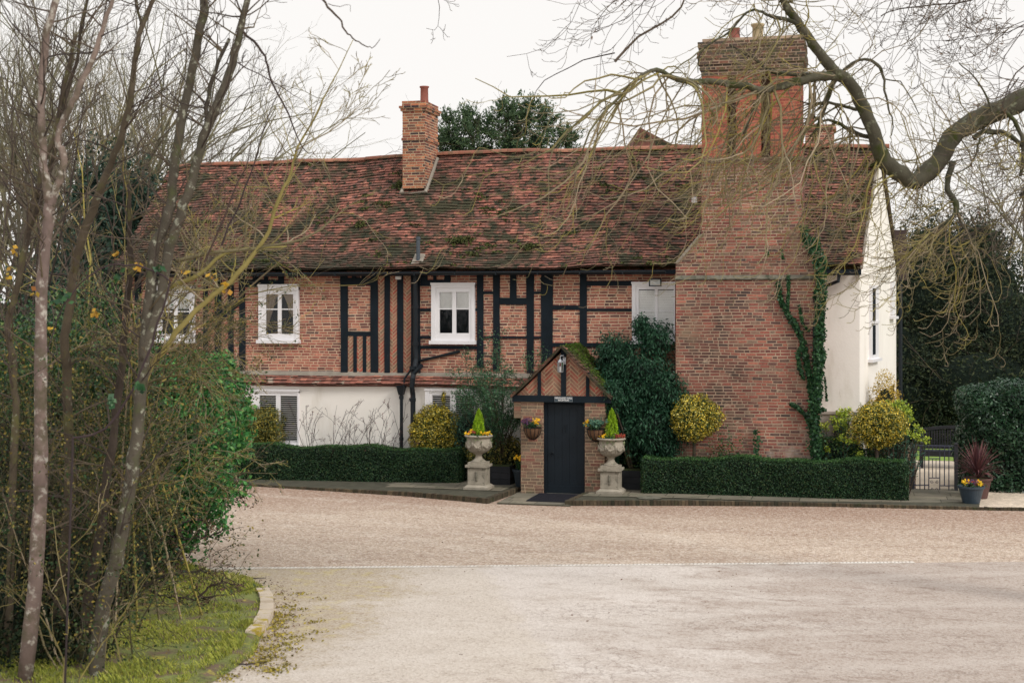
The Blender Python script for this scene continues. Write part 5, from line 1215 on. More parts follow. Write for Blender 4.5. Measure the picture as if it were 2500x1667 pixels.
# ---- generic branching
rmin = .0034
def twig(tb, p, d, L_, r, lvl, R, bias=Vector((0,0,0)), wig=.25, nseg=5, kids=3, ang=.75, shrink=.58, sides=3, tips=None, tipcurl=None, kstart=.25):
    d = d.normalized(); pts = [p.copy()]; rad = [r]; q = p.copy(); dr = d.copy(); dirs = [dr]
    for i in range(nseg):
        f = (i+1)/nseg
        dr = (dr+Vector((R.gauss(0,wig),R.gauss(0,wig),R.gauss(0,wig)))*.5+bias*(1/nseg)+(tipcurl*(f**3)*(5.5/nseg) if tipcurl else Vector((0,0,0)))).normalized()
        q = q+dr*(L_/nseg); pts.append(q.copy()); rad.append(max(r*(1-f*.7), rmin)); dirs.append(dr.copy())
    tb.tube(pts, rad, sides if lvl > 0 else 3, cap=False)
    if lvl > 0:
        for k in range(kids):
            f = kstart+(1-kstart)*(k+R.random())/kids; i = min(nseg-1, int(f*nseg)); b = pts[i].lerp(pts[i+1], f*nseg-i)
            ax = dirs[i].cross(Vector((R.gauss(0,1),R.gauss(0,1),R.gauss(0,1)))).normalized()
            nd = (dirs[i]*math.cos(ang)+ax*math.sin(ang)*R.uniform(.6,1.2)).normalized()
            twig(tb, b, nd, L_*shrink*R.uniform(.6,1.25)*(1.15-f*.5), rad[i]*.62, lvl-1, R, bias, wig, max(3, nseg-1), kids, ang, shrink, sides, tips, tipcurl, kstart)
    elif tips is not None: tips.append((pts[-1], dr))
    if tips is not None and lvl == 0: tips.append((pts[-2], dr))

# ---- evergreen beside the porch (right), sparse upright shrub (left), bare rose stems
t = thing('evergreen_shrub', 'tall dark evergreen shrub between porch and chimney breast', 'shrub')
cs = [(at(1500,1010,.9),(.78,.55,.85)),(at(1560,930,1.1),(.85,.55,.8)),(at(1500,870,1.25),(.5,.42,.55)),(at(1600,830,1.2),(.42,.35,.42)),(at(1590,1050,.9),(.8,.5,.8)),(at(1490,1090,1.0),(.55,.4,.8)),(at(1565,800,1.3),(.22,.22,.3)),(at(1620,960,.9),(.55,.35,.5)),(at(1440,1060,.95),(.3,.3,.5)),(at(1492,965,.25),(.26,.28,.34)),(at(1478,1010,.35),(.2,.25,.3))]
P = []; Dn = []
for i, (c, r) in enumerate(cs):
    n = int(4400*r[0]*r[2]/.45); p, d = blob(n, c, r, .5, 4, .3, 20+i, .05); P.append(p); Dn.append(d)
P = np.concatenate(P); Dn = np.concatenate(Dn); dirs = Dn*.5+np.array([0,0,-.7]); leaves('foliage', P, .095, m_camellia, t, .3, Dn, .4, dirs=dirs)
g = MB()
for i, (c, r) in enumerate(cs): g.ball(c, 1, 10, sc=(r[0]*.6,r[1]*.5,r[2]*.62))
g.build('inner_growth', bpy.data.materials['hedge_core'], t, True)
g = MB(); R = random.Random(3); b = at(1555,1150,1.1); b.z = 0
for c, r in cs: g.tube([b, b.lerp(c,.5)+Vector((R.gauss(0,.08),0,0)), c], [.05,.03,.015], 6)
g.build('branches', m_bark_thin, t)
t = thing('slender_shrub', 'slender see-through evergreen shrub left of the porch', 'shrub'); R = random.Random(8); g = MB(); tips = []
b = at(1211,1130,1.25); b.z = 0
for _ in range(13): twig(g, b+Vector((R.gauss(0,.08),R.gauss(0,.05),0)), Vector((R.gauss(0,.22),R.gauss(0,.1),1)), R.uniform(2.3,3.5), .022, 2, R, Vector((0,0,.5)), .22, 8, 6, .7, .32, 4, tips)
g.build('stems', m_bark_thin, t)
tp = np.array([list(a[0]) for a in tips]); tp = tp[(tp[:,1] < 1.85)&(tp[:,2]>.7)]; tp = np.repeat(tp, 24, axis=0)+rng.normal(size=(len(tp)*24,3))*np.array([.085,.07,.085]); 
tp = tp[tp[:,1] < 1.62]; wgt = rng.random(len(tp)) < np.clip(1.25-.28*tp[:,2], .25, 1); tp = tp[wgt]; leaves('foliage', tp, .06, m_sparse, t, .35)
rose_spots = [(760,3),(800,5),(850,7),(893,11),(930,13),(965,17)]
for i, (px, sd) in enumerate(rose_spots):
    lab = 'bare thorny rose stems against the white wall, '+['leftmost of the six','second of six from the left','third of six from the left','fourth of six from the left','fifth of six from the left','rightmost, beside the hopper pipe'][i]
    t = thing('rose_bush', lab, 'rose', 'bare rose stems along the white lower wall'); R = random.Random(sd); g = MB(); tips = []; b = at(px, 1130, 1.15); b.z = 0
    for _ in range(5): twig(g, b+Vector((R.gauss(0,.05),R.gauss(0,.03),0)), Vector((R.gauss(0,.28),-.05+R.gauss(0,.1),1)), R.uniform(1.5,2.25), .010, 2, R, Vector((0,0,.2)), .3, 6, 3, .6, .35, 4, tips)
    g.build('stems', m_twig_d, t); tp = np.array([list(a[0]) for a in tips]); leaves('leaf_buds', tp+rng.normal(size=tp.shape)*.015, .032, M_rnd('rose_bud', [C(120,70,64), C(96,60,58)], .7, 5, .2, 40, 0) if i == 0 else bpy.data.materials['rose_bud'], t, .5)

# ---- ivy on the chimney and the porch shoulder
t = thing('climbing_ivy', 'green ivy climbing the pipe and brickwork at the right edge of the great chimney', 'ivy')
P = []; Nn = []
def ivy_run(pts, wd, dens, y=YB-.07, j=1.):
    for (a, b) in zip(pts[:-1], pts[1:]):
        A_ = onY(a[0],a[1],y); B_ = onY(b[0],b[1],y); n = int((B_-A_).length*dens)
        for _ in range(n):
            f = random.random(); w_ = wd*(.6+.7*abs(mnoise.noise(Vector((A_.lerp(B_,f).z*3.,wd*9,1)))))
            q = A_.lerp(B_, f)+Vector((random.gauss(0,w_*.45), -abs(random.gauss(0,.035))*j, random.gauss(0,w_*.3))); P.append(q); Nn.append((0,-1,.2))
ivy_run([(1986,585),(2003,640),(2003,760),(1999,900),(1992,1000)], .15, 2100, YB-.12, 2)
ivy_run([(1988,980),(1990,1060),(1996,1130)], .17, 1100, YB-.12, 2)
ivy_run([(1962,555),(1980,610),(2005,640)], .13, 1300, YB-.1, 2)
ivy_run([(1899,690),(1905,730),(1925,770),(1945,800),(1960,835),(1968,880),(1978,930),(1985,980)], .09, 800)
ivy_run([(1925,672),(1925,720),(1922,745)], .05, 420); ivy_run([(1950,745),(1960,790),(1975,810)], .035, 260)
ivy_run([(1960,835),(1948,870),(1952,900),(1962,925)], .06, 600); ivy_run([(1930,985),(1955,1000),(1972,1020),(1985,1060)], .07, 700)
ivy_run([(2014,920),(2018,980)], .02, 120, YF-.1); ivy_run([(1990,1000),(2012,1000)], .09, 800, YB-.1)
ivy_run([(1872,610),(1876,625)], .04, 300); ivy_run([(1908,610),(1910,632)], .04, 300)
ivy_run([(1845,1050),(1850,1120)], .12, 160)
leaves('foliage', P, .062, m_ivy, t, .85, Nn, .55)
g = MB(); R = random.Random(4)
for k in range(6):
    g.tube([onY(1994+R.uniform(-8,8)+math.sin(i+k)*3, 1130-i*45, YB-.05) for i in range(11)], .012, 4)
g.tube([onY(x_,y_,YB-.02) for x_, y_ in ((1985,1000),(1970,920),(1950,820),(1920,765),(1902,690))], .010, 4); g.build('stems', m_twig_d, t)

# =================================================================== KERB STONES AND GRASS VERGE (left foreground)
VG = [(300,1395),(430,1368),(520,1395),(610,1412),(652,1442),(664,1480),(658,1520),(636,1560),(620,1600),(560,1640),(430,1720),(0,1760),(-600,1700),(-600,1420),(0,1400)]
vp = [onG(a, b, .0) for a, b in VG]
g = MB(); cen = sum(vp, Vector((0,0,0)))/len(vp)
rings = []
for f, z in ((1.,.006),(.93,.05),(.7,.075),(.3,.09)): rings.append([cen+(p-cen)*f+Vector((0,0,z)) for p in vp])
for r0, r1 in zip(rings[:-1], rings[1:]):
    for i in range(len(vp)): j = (i+1)%len(vp); g.poly([r0[i],r0[j],r1[j],r1[i]], .5)
g.poly(rings[-1], .5)
struct('grass_verge', g, M_rnd('verge_soil', [C(112,118,66)]*2, .95, 1.2, .3, 30, .6, nfine=25, patch=[(C(104,88,72), 2.2, .50, .60), (C(168,156,66), 2.8, .58, .68), (C(80,70,58), 7, .58, .66)]))
def inpoly(x, y, P):
    c_ = False; n = len(P)
    for i in range(n):
        a, b = P[i], P[i-1]
        if ((a.y > y) != (b.y > y)) and (x < (b.x-a.x)*(y-a.y)/(b.y-a.y)+a.x): c_ = not c_
    return c_
V = []; rr = []
tries = 0
while len(V) < 42000 and tries < 400000:
    tries += 1
    x = random.uniform(-7.5, .5); y = random.uniform(-17.5, -9.3)
    if not inpoly(x, y, vp): continue
    d = mnoise.noise(Vector((x*.9,y*.9,2)))+.5*mnoise.noise(Vector((x*3,y*3,5)))
    if d < random.uniform(-.3,.12): continue
    fr = min(1, max(.15, (Vector((x,y,0))-cen).length)); h = random.uniform(.03,.085)*(1+d); a = random.uniform(0,6.283); z = .055
    if not inpoly(cen.x+(x-cen.x)*1.1, cen.y+(y-cen.y)*1.1, vp): h *= .5; z = .015
    w_ = .006; l = random.uniform(.2,1.0)*h; ca, sa = math.cos(a), math.sin(a)
    V.append([(x-w_*sa,y+w_*ca,z),(x+w_*sa,y-w_*ca,z),(x+l*.5*ca+w_*.7*sa,y+l*.5*sa-w_*.7*ca,z+h*.7),(x+l*ca,y+l*sa,z+h)]); rr.append(min(1,max(0,random.gauss(.45+.5*d,.22))))
o = _quads('grass', np.array(V), m_grass, None, np.array(rr)); tag(o, 'short patchy grass on the verge under the bare saplings', 'grass', kind='stuff')
ks = [(640,1448),(650,1466),(652,1484),(650,1502),(643,1520),(632,1538),(615,1556)]
for i in range(6):
    a = onG(*ks[i]); b = onG(*ks[i+1]); d = b-a; nn = Vector((-d.y,d.x,0)).normalized()*.20; g = MB(); e = d*.04
    A_, B_, C_, D_ = a+e-nn*.5, b-e-nn*.5, b-e+nn*.5, a+e+nn*.5; h = Vector((0,0,.095+.01*math.sin(i*2)))
    g.hexa([A_,B_,C_,D_,A_*.96+C_*.04+h,B_*.96+D_*.04+h,C_*.96+A_*.04+h,D_*.96+B_*.04+h], 0, random.random())
    o = g.build('kerb_stone', M_rnd('kerb_stone', [C(190,176,158)]*2, .95, 5, .15, 60, .4, patch=[(C(160,140,52), 3.5, .52, .6)]) if i == 0 else bpy.data.materials['kerb_stone'])
    tag(o, 'pale kerb stone edging the verge, '+['farthest from the camera','second from the far end','third from the far end','fourth from the far end','fifth from the far end, mossy','nearest the camera, most covered in moss'][i], 'kerb stone', 'pale kerb stones around the grass verge')
# leaf litter along the verge edge
P = []
for _ in range(520):
    i = random.randint(3,8); p = vp[i].lerp(vp[i+1], random.random()); P.append(p+Vector((random.gauss(.15,.22),random.gauss(0,.2),.012)))
for _ in range(160): P.append(Vector((random.uniform(-4,12),random.uniform(-14,-2),.01)))
mp = []
for _ in range(60):
    i = random.randint(4,8); c_ = vp[i].lerp(vp[i+1], random.random())+Vector((abs(random.gauss(.1,.3)),random.gauss(0,.2),0))
    for k in range(random.randint(10,40)): mp.append(c_+Vector((random.gauss(0,.07),random.gauss(0,.07),.008+random.random()*.012)))
o = leaves('moss', mp, .035, M_rnd('golden_moss', [C(150,136,56), C(120,112,52), C(172,152,66), C(96,90,50)], .95, 6, .3, 40, 0), None, .8, np.tile([0,0,1],(len(mp),1)), .6); tag(o, 'golden moss cushions on the drive along the broken kerb', 'moss', kind='stuff')
o = leaves('leaf_litter', P, .036, m_dead, None, .5, np.tile([0,0,1],(len(P),1)), .7); tag(o, 'scattered dead leaves and crumbs along the verge and drive', 'leaf litter', kind='stuff')
for (pts_, lab) in ((((592,1408),(618,1414),(650,1413)),'fallen twig lying at the tip of the verge'),(((560,1622),(600,1625),(648,1620)),'fallen stick on the drive beside the verge foot')):
    g = MB(); g.tube([onG(a,b)+Vector((0,0,.02)) for a, b in pts_], [.012,.009,.005], 5); tag(g.build('fallen_twig', m_twig_d), lab, 'twig')

# =================================================================== TREES
def guide(tb, pts, conv, rads, dep, R, sides=9, sub=3, jit=.006):
    """a limb along a traced line: real depth (metres from the camera) and real radius per point"""
    n = len(pts); W = []
    for i, p in enumerate(pts):
        t = dep if not hasattr(dep, '__len__') else dep[0]+(dep[1]-dep[0])*i/(n-1); x, y = conv(*p); W.append(onD(x, y, t))
    rr = rads if len(rads) == n else [rads[0]+(rads[-1]-rads[0])*i/(n-1) for i in range(n)]
    # catmull-rom
    P = []; Q = []
    for i in range(n-1):
        p0, p1, p2, p3 = W[max(0,i-1)], W[i], W[i+1], W[min(n-1,i+2)]
        for k in range(sub):
            u = k/sub; P.append(.5*((2*p1)+(p2-p0)*u+(2*p0-5*p1+4*p2-p3)*u*u+(3*p1-p0-3*p2+p3)*u**3)+Vector((R.gauss(0,jit),R.gauss(0,jit),R.gauss(0,jit)))); Q.append((rr[i]+(rr[i+1]-rr[i])*u)*R.uniform(.93,1.07))
    P.append(W[-1]); Q.append(rr[-1]); tb.tube(P, Q, sides, cap=True)
    return P, Q
z1 = lambda x, y: (x/2.351, y/2.351)
c7 = lambda x, y: (1500+x/2.351, y/2.351)
c2 = lambda x, y: (x/3.357, 600+y/3.357)
c3 = lambda x, y: (x/2.613, 1067+y/2.613)
sp = lambda x, y: (x, y)

# ---- overhanging tree from the right
T = thing('overhanging_tree', 'gnarled bare tree reaching in from the right with drooping lichen-covered twigs', 'tree')
tb = MB(); R = random.Random(21); D0_ = 19.; k_ = 1/400
LIMB = {}
def lm(nm, pts, r, d=(D0_,D0_), conv=c7, sd=9): LIMB[nm] = guide(tb, pts, conv, [v*k_*d[0]/19 for v in r], d, R, sd)
lm('main', [(2900,200),(2600,440),(2351,570),(2200,640),(2050,705),(1935,790),(1880,890),(1800,985),(1725,1045),(1650,1005),(1575,955),(1530,880),(1490,760),(1440,640),(1385,530),(1320,445),(1265,425)], [80,66,58,56,52,50,49,48,46,45,45,42,38,35,34,33,30], (19.3,18.7))
lm('trunk', [(3300,4400),(3250,3000),(3200,1800),(3050,900),(2900,200),(2800,-500),(2750,-1100)], [150,130,120,110,90,70,50], (19.3,19.3))
lm('up', [(1310,450),(1250,400),(1180,310),(1120,220),(1050,130),(990,40),(955,-40),(940,-160)], [32,30,28,25,23,22,20,18], (18.7,18.4))
lm('left', [(1310,440),(1200,440),(1100,458),(1000,482),(920,505),(850,522),(760,495),(620,475),(520,465),(430,470),(340,450),(240,400),(150,440),(60,520),(0,585),(-80,640)], [27,25,24,22,20,20,18,17,16,16,14,12,9,7,5,3], (18.7,17.6))
lm('l4', [(1270,440),(1230,550),(1190,660),(1165,740),(1120,780)], [16,14,12,8,4])
lm('l5', [(1310,410),(1400,345),(1500,365),(1545,440),(1550,520),(1572,620),(1600,700),(1590,780)], [10,8,7,7,6,5,4,2])
lm('l5b', [(1400,345),(1470,340),(1530,390),(1550,450),(1640,470),(1700,560),(1750,660)], [5,5,4,4,3,3,2])
lm('l6', [(1940,930),(1910,1060),(1935,1130),(1965,1180),(1950,1240),(1850,1310),(1780,1370),(1730,1450)], [17,15,17,15,11,9,7,4], (18.9,18.3))
lm('l6b', [(1965,1180),(1990,1280),(2040,1370),(2030,1500),(2010,1620)], [9,7,6,4,2])
lm('l7', [(2060,790),(2130,755),(2220,760),(2300,800),(2360,860)], [15,14,13,12,10])
lm('l8', [(2230,630),(2290,690),(2340,790),(2345,900),(2330,1010)], [13,12,12,11,9])
lm('l8b', [(2700,620),(2500,900),(2400,1080),(2335,1130)], [26,20,20,17])
lm('l9', [(1070,150),(1000,115),(935,105),(870,80),(800,60),(740,90),(660,190),(560,245),(495,300),(480,420)], [12,11,11,8,7,6,6,5,4,2], (18.5,18.))
lm('l10', [(1250,420),(1150,430),(1050,430),(960,425),(890,410),(830,360),(770,320),(720,290),(660,260)], [13,12,11,11,10,9,8,6,4])
lm('l11', [(1440,640),(1350,620),(1280,600),(1200,590),(1130,600),(1060,580)], [10,9,8,7,5,3])
lm('l12', [(1490,800),(1400,770),(1340,740),(1280,700),(1200,690),(1120,660)], [13,12,11,9,7,4])
lm('l13', [(1980,365),(2060,440),(2110,510),(2150,590),(2170,660)], [3,4,5,6,6])
lm('l14', [(850,520),(820,580),(780,680),(740,760),(660,830),(640,900)], [10,9,7,6,5,3])
lm('l15', [(2100,790),(2080,870),(2040,950),(1960,1000)], [7,5,4,2])
tb.build('trunk', m_bark_big, T, True)
tw = MB(); tips = []
def spawn(nm, n, Lr, rr, bias, lvl=2, up=0, f0=0., f1=1., kids=2, curl=None, wig=.52, dz=(-.9,.2), sd=1, sh=.5):
    P, Q = LIMB[nm]; R2 = random.Random(sd*97+n)
    for _ in range(n):
        f = f0+(f1-f0)*R2.random(); i = min(len(P)-2, int(f*(len(P)-1))); b = P[i].lerp(P[i+1], R2.random())
        d = RIGHT*R2.uniform(-1.,.6)+FWD*R2.uniform(-.6,.6)+UP*R2.uniform(*dz)*.8
        twig(tw, b, d, R2.uniform(*Lr), R2.uniform(*rr)*1.05, lvl, R2, bias, wig, 8, kids, .75, sh, 4, tips, curl*1.25 if curl else None, .12)
DL = RIGHT*-.5-UP*2.6; CU = RIGHT*-.55+UP*1.0
spawn('left', 40, (1.3,3.0), (.010,.020), DL, 2, f0=.05, f1=.95, curl=CU, sd=1, kids=3)
spawn('left', 18, (.6,1.2), (.006,.011), DL, 2, f0=.1, f1=1, curl=CU, dz=(-.3,.8), sd=2)
spawn('l10', 13, (1.2,2.8), (.007,.014), DL, 2, curl=CU, sd=3); spawn('l9', 16, (.6,1.7), (.006,.012), DL, 2, curl=CU, sd=4)
spawn('l11', 11, (1.2,2.9), (.007,.014), DL, 2, curl=CU, sd=5); spawn('l12', 14, (1.2,2.8), (.007,.014), DL, 2, curl=CU, sd=6); spawn('l4', 11, (1.2,2.6), (.007,.012), DL, 2, curl=CU, sd=7)
spawn('l14', 12, (1.2,2.6), (.007,.013), DL, 2, curl=CU, sd=8)
spawn('main', 18, (1.0,2.4), (.007,.014), DL, 2, f0=.55, f1=.8, curl=CU, sd=9); spawn('main', 22, (.7,1.6), (.006,.012), UP*.2+RIGHT*-.3, 2, f0=.25, f1=.55, dz=(-.2,1), sd=10)
spawn('main', 16, (.7,1.5), (.006,.012), DL, 2, f0=.15, f1=.5, curl=CU, sd=11)
spawn('l6', 20, (.7,1.7), (.006,.012), DL*.7, 2, f0=.3, curl=CU, sd=12, kids=4); spawn('l6b', 18, (.7,1.5), (.005,.010), DL*.7, 2, curl=CU, sd=13)
spawn('l7', 12, (.6,1.3), (.005,.010), DL*.6, 2, curl=CU, sd=14); spawn('l8', 16, (.6,1.4), (.005,.010), DL*.6, 2, curl=CU, sd=15)
spawn('up', 26, (.6,1.7), (.005,.011), RIGHT*-.4-UP*.5, 2, curl=CU*.5, sd=16, dz=(-.5,.7)); spawn('up', 8, (.7,1.6), (.005,.010), RIGHT*.9-UP*.2, 2, f0=.3, sd=17)
spawn('l5', 12, (.5,1.2), (.004,.008), -UP*.5, 1, sd=18); spawn('l8b', 16, (.6,1.6), (.005,.009), DL*.5, 2, sd=19); spawn('l15', 10, (.4,.9), (.004,.007), -UP*.3, 1, sd=20); spawn('l13', 6, (.3,.8), (.004,.006), UP*.2, 1, sd=21)
tw.build('twigs', m_twig_y, T)
# higher fine twigs of the same crown, hanging into the top of the frame
tw = MB(); tips2 = []; R2 = random.Random(77)
for (x, y, n, dx) in ((1700,-60,4,-.6),(1560,-40,5,-.7),(1450,-60,3,-.5),(2200,-60,12,-.2),(2350,-40,16,-.2),(2480,60,14,-.5),(2520,200,14,-.6),(2420,-60,10,-.2),(1620,-40,4,-.7),(2540,380,14,-.6),(2550,520,10,-.6),(1000,-50,2,.2),(1850,-60,5,-.3),(1500,-30,3,-.9)):
    for _ in range(n):
        b = onD(x+R2.uniform(-50,50), y+R2.uniform(-20,20), R2.uniform(18,20)); twig(tw, b, RIGHT*(dx+R2.uniform(-.4,.4))-UP*R2.uniform(-.1,.9)+FWD*R2.uniform(-.3,.3), R2.uniform(.7,1.7), R2.uniform(.004,.009), 2, R2, RIGHT*-.2-UP*.2, .4, 6, 3, .7, .5, 3, tips2, UP*.5, .15)
for pts_, r in (([(1500,150),(1560,90),(1640,40),(1700,-40),(1780,-120)],8),([(1500,130),(1420,150),(1330,200),(1290,260)],4),([(2500,-100),(2420,-20),(2330,10),(2200,20),(2150,40)],6),([(2560,120),(2480,180),(2450,250),(2440,330)],5)):
    guide(tw, pts_, sp, [r*k_, r*k_*.4], 19., R2, 5, 3)
# long twig at the very top centre-left
guide(tw, [(1830,-30),(1880,40),(1950,110),(1975,170),(2005,205),(2060,240),(2110,272),(2150,270),(2182,225)], z1, [.014,.003], 15., R2, 5, 3); guide(tw, [(1880,20),(1930,40),(2000,30),(2012,70)], z1, [.005,.002], 15., R2, 4)
tw.build('upper_twigs', m_twig_g, T)
sd_ = []
for _ in range(46):
    q = random.choice(tips2)[0]; sd_ += [q+Vector((random.gauss(0,.02),random.gauss(0,.02),-.03*k)) for k in range(5)]
leaves('hanging_seeds', sd_, .06, m_dead, T, .3)

# ---- foreground saplings on the left
def sapling(label, limbs, dep, seed, nt=10, mat=m_bark_thin, tl=(.5,1.2), twmat=m_twig_g, base=None, name='bare_sapling'):
    t = thing(name, label, 'tree', 'slender bare saplings in the left foreground'); tb = MB(); R = random.Random(seed); allp = []
    for (pts, conv, rads) in limbs:
        P, Q = guide(tb, pts, conv, rads, dep, R, 9, 3, .008); allp.append((P, Q))
    # carry the foot of the trunk down to the ground
    f = allp[0][0][0]
    if .02 < f.z < 1.5: tb.tube([Vector((f.x-.05,f.y,-.05)), f], [allp[0][1][0]*1.25, allp[0][1][0]], 9)
    tb.build('trunk', mat, t, True); tw = MB(); tips = []
    for P, Q in allp:
        for _ in range(int(nt*len(P)/20)+1):
            i = R.randint(2, len(P)-2); d = RIGHT*R.uniform(-1,1)+FWD*R.uniform(-.7,.7)+UP*R.uniform(.1,1)
            twig(tw, P[i], d, R.uniform(*tl), min(.011, Q[i]*.5), 2, R, UP*.25, .3, 6, 3, .6, .5, 4, tips)
    tw.build('twigs', twmat, t); return t, tips
K = 1/2.351/217   # zoom px -> metres at about 16 m
s1 = [([(60,1660),(95,1300),(100,1100),(100,860),(105,700),(116,560),(123,500),(131,470)], sp, [.088,.078,.074,.068,.064,.062,.062,.06]),
      ([(123,495),(112,430),(103,340),(102,255),(105,170),(114,85),(136,8),(145,-30)], sp, [.055,.047,.043,.040,.040,.040,.038,.036]),
      ([(128,480),(150,430),(158,375),(140,340),(172,260),(188,225),(222,150),(255,65),(276,-10)], sp, [.05,.045,.04,.036,.036,.035,.030,.026,.022])]
sapling('pale speckled sapling trunk forking at mid height, nearest the left edge', s1, 15.8, 31, 12, m_bark_p, base=True)
s2 = [([(232,1680),(240,1560),(262,1440),(283,1370),(305,1250),(322,1150),(337,1060),(345,930),(357,850),(385,750),(400,690),(412,610),(425,570),(450,500),(472,430),(495,340),(525,270),(550,205),(575,128),(588,70),(608,-20)], sp, [.092,.09,.085,.08,.078,.074,.07,.066,.064,.06,.058,.057,.057,.056,.054,.052,.050,.048,.044,.040,.036]),
      ([(497,345),(505,290),(512,215),(535,150),(560,95)], sp, [.028,.026,.024,.022,.02]),
      ([(350,880),(355,800),(362,740),(372,650),(378,600),(405,540),(418,480),(427,380),(450,270),(470,170),(490,65),(505,-20)], sp, [.06,.06,.06,.06,.058,.056,.056,.054,.052,.050,.048,.046])]
sapling('tall lichen-spotted double trunk leaning right in front of the roof end', s2, 16.0, 32, 12, m_bark_l)
s3 = [([(180,1680),(207,1560),(214,1450),(233,1365),(249,1258),(260,1163),(275,1086),(290,957),(301,850),(310,740),(318,640),(316,540),(312,450)], sp, [.075,.07,.066,.062,.058,.054,.05,.046,.042,.038,.034,.026,.018])]
sapling('dark middle sapling between the pale fork and the lichen-spotted pair', s3, 16.6, 33, 16)
s4 = [([(130,1680),(150,1400),(170,1200),(165,950),(160,820),(175,720),(183,655),(205,575),(235,490),(262,425),(290,350),(315,265),(323,205),(332,128),(347,65),(380,-10)], sp, [.07,.066,.06,.058,.056,.054,.052,.05,.048,.044,.04,.038,.036,.034,.03,.026]),
      ([(345,62),(338,30),(333,-20)], sp, [.02,.018,.016])]
sapling('slim sapling forking near the top, behind and right of the pale one', s4, 17.2, 34, 12)
s5 = [([(20,1640),(22,1500),(36,1067),(39,957),(30,868),(18,794),(39,719),(62,600),(80,520),(98,425),(130,340),(160,204),(186,85)], sp, [.05,.05,.044,.042,.04,.04,.038,.036,.034,.032,.03,.026,.02]),
      ([(60,610),(75,560),(115,440),(160,240),(185,150),(200,60),(212,-10)], sp, [.03,.028,.026,.024,.02,.018,.016])]
sapling('thin crooked sapling at the far left edge', s5, 16.8, 35, 14)
s6 = [([(345,960),(365,900),(395,860),(430,810),(500,740),(560,690),(620,620),(655,560),(685,480),(712,420),(730,360),(780,265),(808,205),(862,98)], sp, [.034,.034,.033,.032,.03,.028,.026,.023,.020,.016,.013,.010,.007,.004]),
      ([(430,640),(500,622),(575,613),(700,595),(787,561),(830,500)], sp, [.024,.022,.02,.016,.010,.004]), ([(722,370),(800,323),(893,251)], sp, [.010,.007,.003]),
      ([(415,702),(490,671),(552,615),(700,602)], sp, [.026,.022,.018,.008])]
sapling('long thin sapling arching far right across the tiled roof', s6, 16.4, 36, 18, m_twig_y, (.4,1.0), m_twig_y)
s7 = [([(596,80),(630,115),(650,153),(663,200),(702,277),(723,328),(745,370),(768,376)], sp, [.016,.015,.013,.012,.010,.008,.006,.003]), ([(580,155),(660,196),(740,245)], sp, [.008,.006,.003]), ([(540,600),(573,520),(610,430),(650,300),(700,180)], sp, [.012,.010,.008,.006,.003]), ([(500,640),(570,470),(605,390),(615,340)], sp, [.012,.010,.007,.004])]
g = MB(); R = random.Random(5)
for pts_, cv, rd in s7: guide(g, pts_, cv, rd, 16., R, 5, 3)
g.build('hooked_branches', m_twig_d, [o for o in COL.objects if o.get('label', '').startswith('tall lichen-spotted')][0])
# arching bramble
t = thing('bramble', 'dark arching bramble stem with a few leaves in front of the saplings', 'bramble'); g = MB()
P, Q = guide(g, [(600,1568),(860,1500),(1100,1150),(1240,800),(1330,550),(1380,290),(1200,190),(960,150),(780,210),(620,350),(500,550),(430,700),(390,870)], c2, [.012,.012,.012,.011,.011,.010,.010,.010,.009,.008,.007,.006,.005], 15.2, random.Random(6), 6, 3)
g.tube([P[0], Vector((P[0].x-.1,P[0].y,0))], .012, 6); g.build('stem', m_twig_d, t)
lf = [onD(*c2(x,y),15.1)+Vector((random.gauss(0,.03),0,random.gauss(0,.03))) for x, y in ((890,1270),(920,1290),(1130,1150),(1150,1180),(1300,180),(1330,200),(500,430),(560,440),(960,280),(985,215)) for _ in range(3)]
leaves('leaf', lf, .10, m_ivy, t, .7, np.tile([0,-1,.2],(len(lf),1)), .6)
# yellow leaves caught in the twigs
lf = []
for x, y, n in ((945,75,6),(1140,180,7),(795,560,8),(1750,270,4),(1830,330,7),(1520,240,3),(60,220,4),(270,400,4),(410,680,3),(130,5,3),(1860,380,3)):
    for _ in range(n): lf.append(onD(*c2(x,y),15.6)+Vector((random.gauss(0,.025),0,random.gauss(0,.03))))
o = leaves('yellow_leaves', lf, .06, m_autumn, [q for q in COL.objects if q.get('label', '').startswith('dark middle sapling')][0], .8, np.tile([0,-1,.2],(len(lf),1)), .6)

# ---- thicket of shrubs behind the saplings, running back along the drive
def thicket(name, label, spots, n, h, seed, mat, leafmat, lf=8, Lr=(.6,1.), lsz=.05, dep=(18,24), rad=.012, cat='shrub', grp=None, lvl=2, kids=4):
    t = thing(name, label, cat, grp); R = random.Random(seed); g = MB(); tips = []
    for _ in range(n):
        px = R.uniform(*spots); dp = R.uniform(*dep); b = onD(px, 755, dp); b.z = 0
        twig(g, b, Vector((R.gauss(0,.2),R.gauss(0,.2),1)), h*R.uniform(*Lr), rad*R.uniform(.7,1.3), lvl, R, RIGHT*.12, .32, 8, kids, .75, .42, 4, tips)
    g.build('stems', mat, t)
    if lf:
        tp = np.array([list(a[0]) for a in tips]); tp = np.repeat(tp, lf, axis=0)+rng.normal(size=(len(tp)*lf,3))*.09; tp = tp[tp[:,2] > .1]; leaves('foliage', tp, lsz, leafmat, t, .6)
    return t
m_thleaf = leafm('thicket_leaf', [C(96,92,52), C(66,82,46), C(46,70,42), C(150,132,66), C(84,74,52), C(38,58,38), C(54,80,46)], .6, .3)
thicket('thicket_shrub', 'tangled twiggy shrub at the far left, dotted with small olive leaves', (-150,160), 36, 4.0, 41, m_twig_g, m_thleaf, 9, dep=(19,23), grp='tangled shrubs behind the saplings')
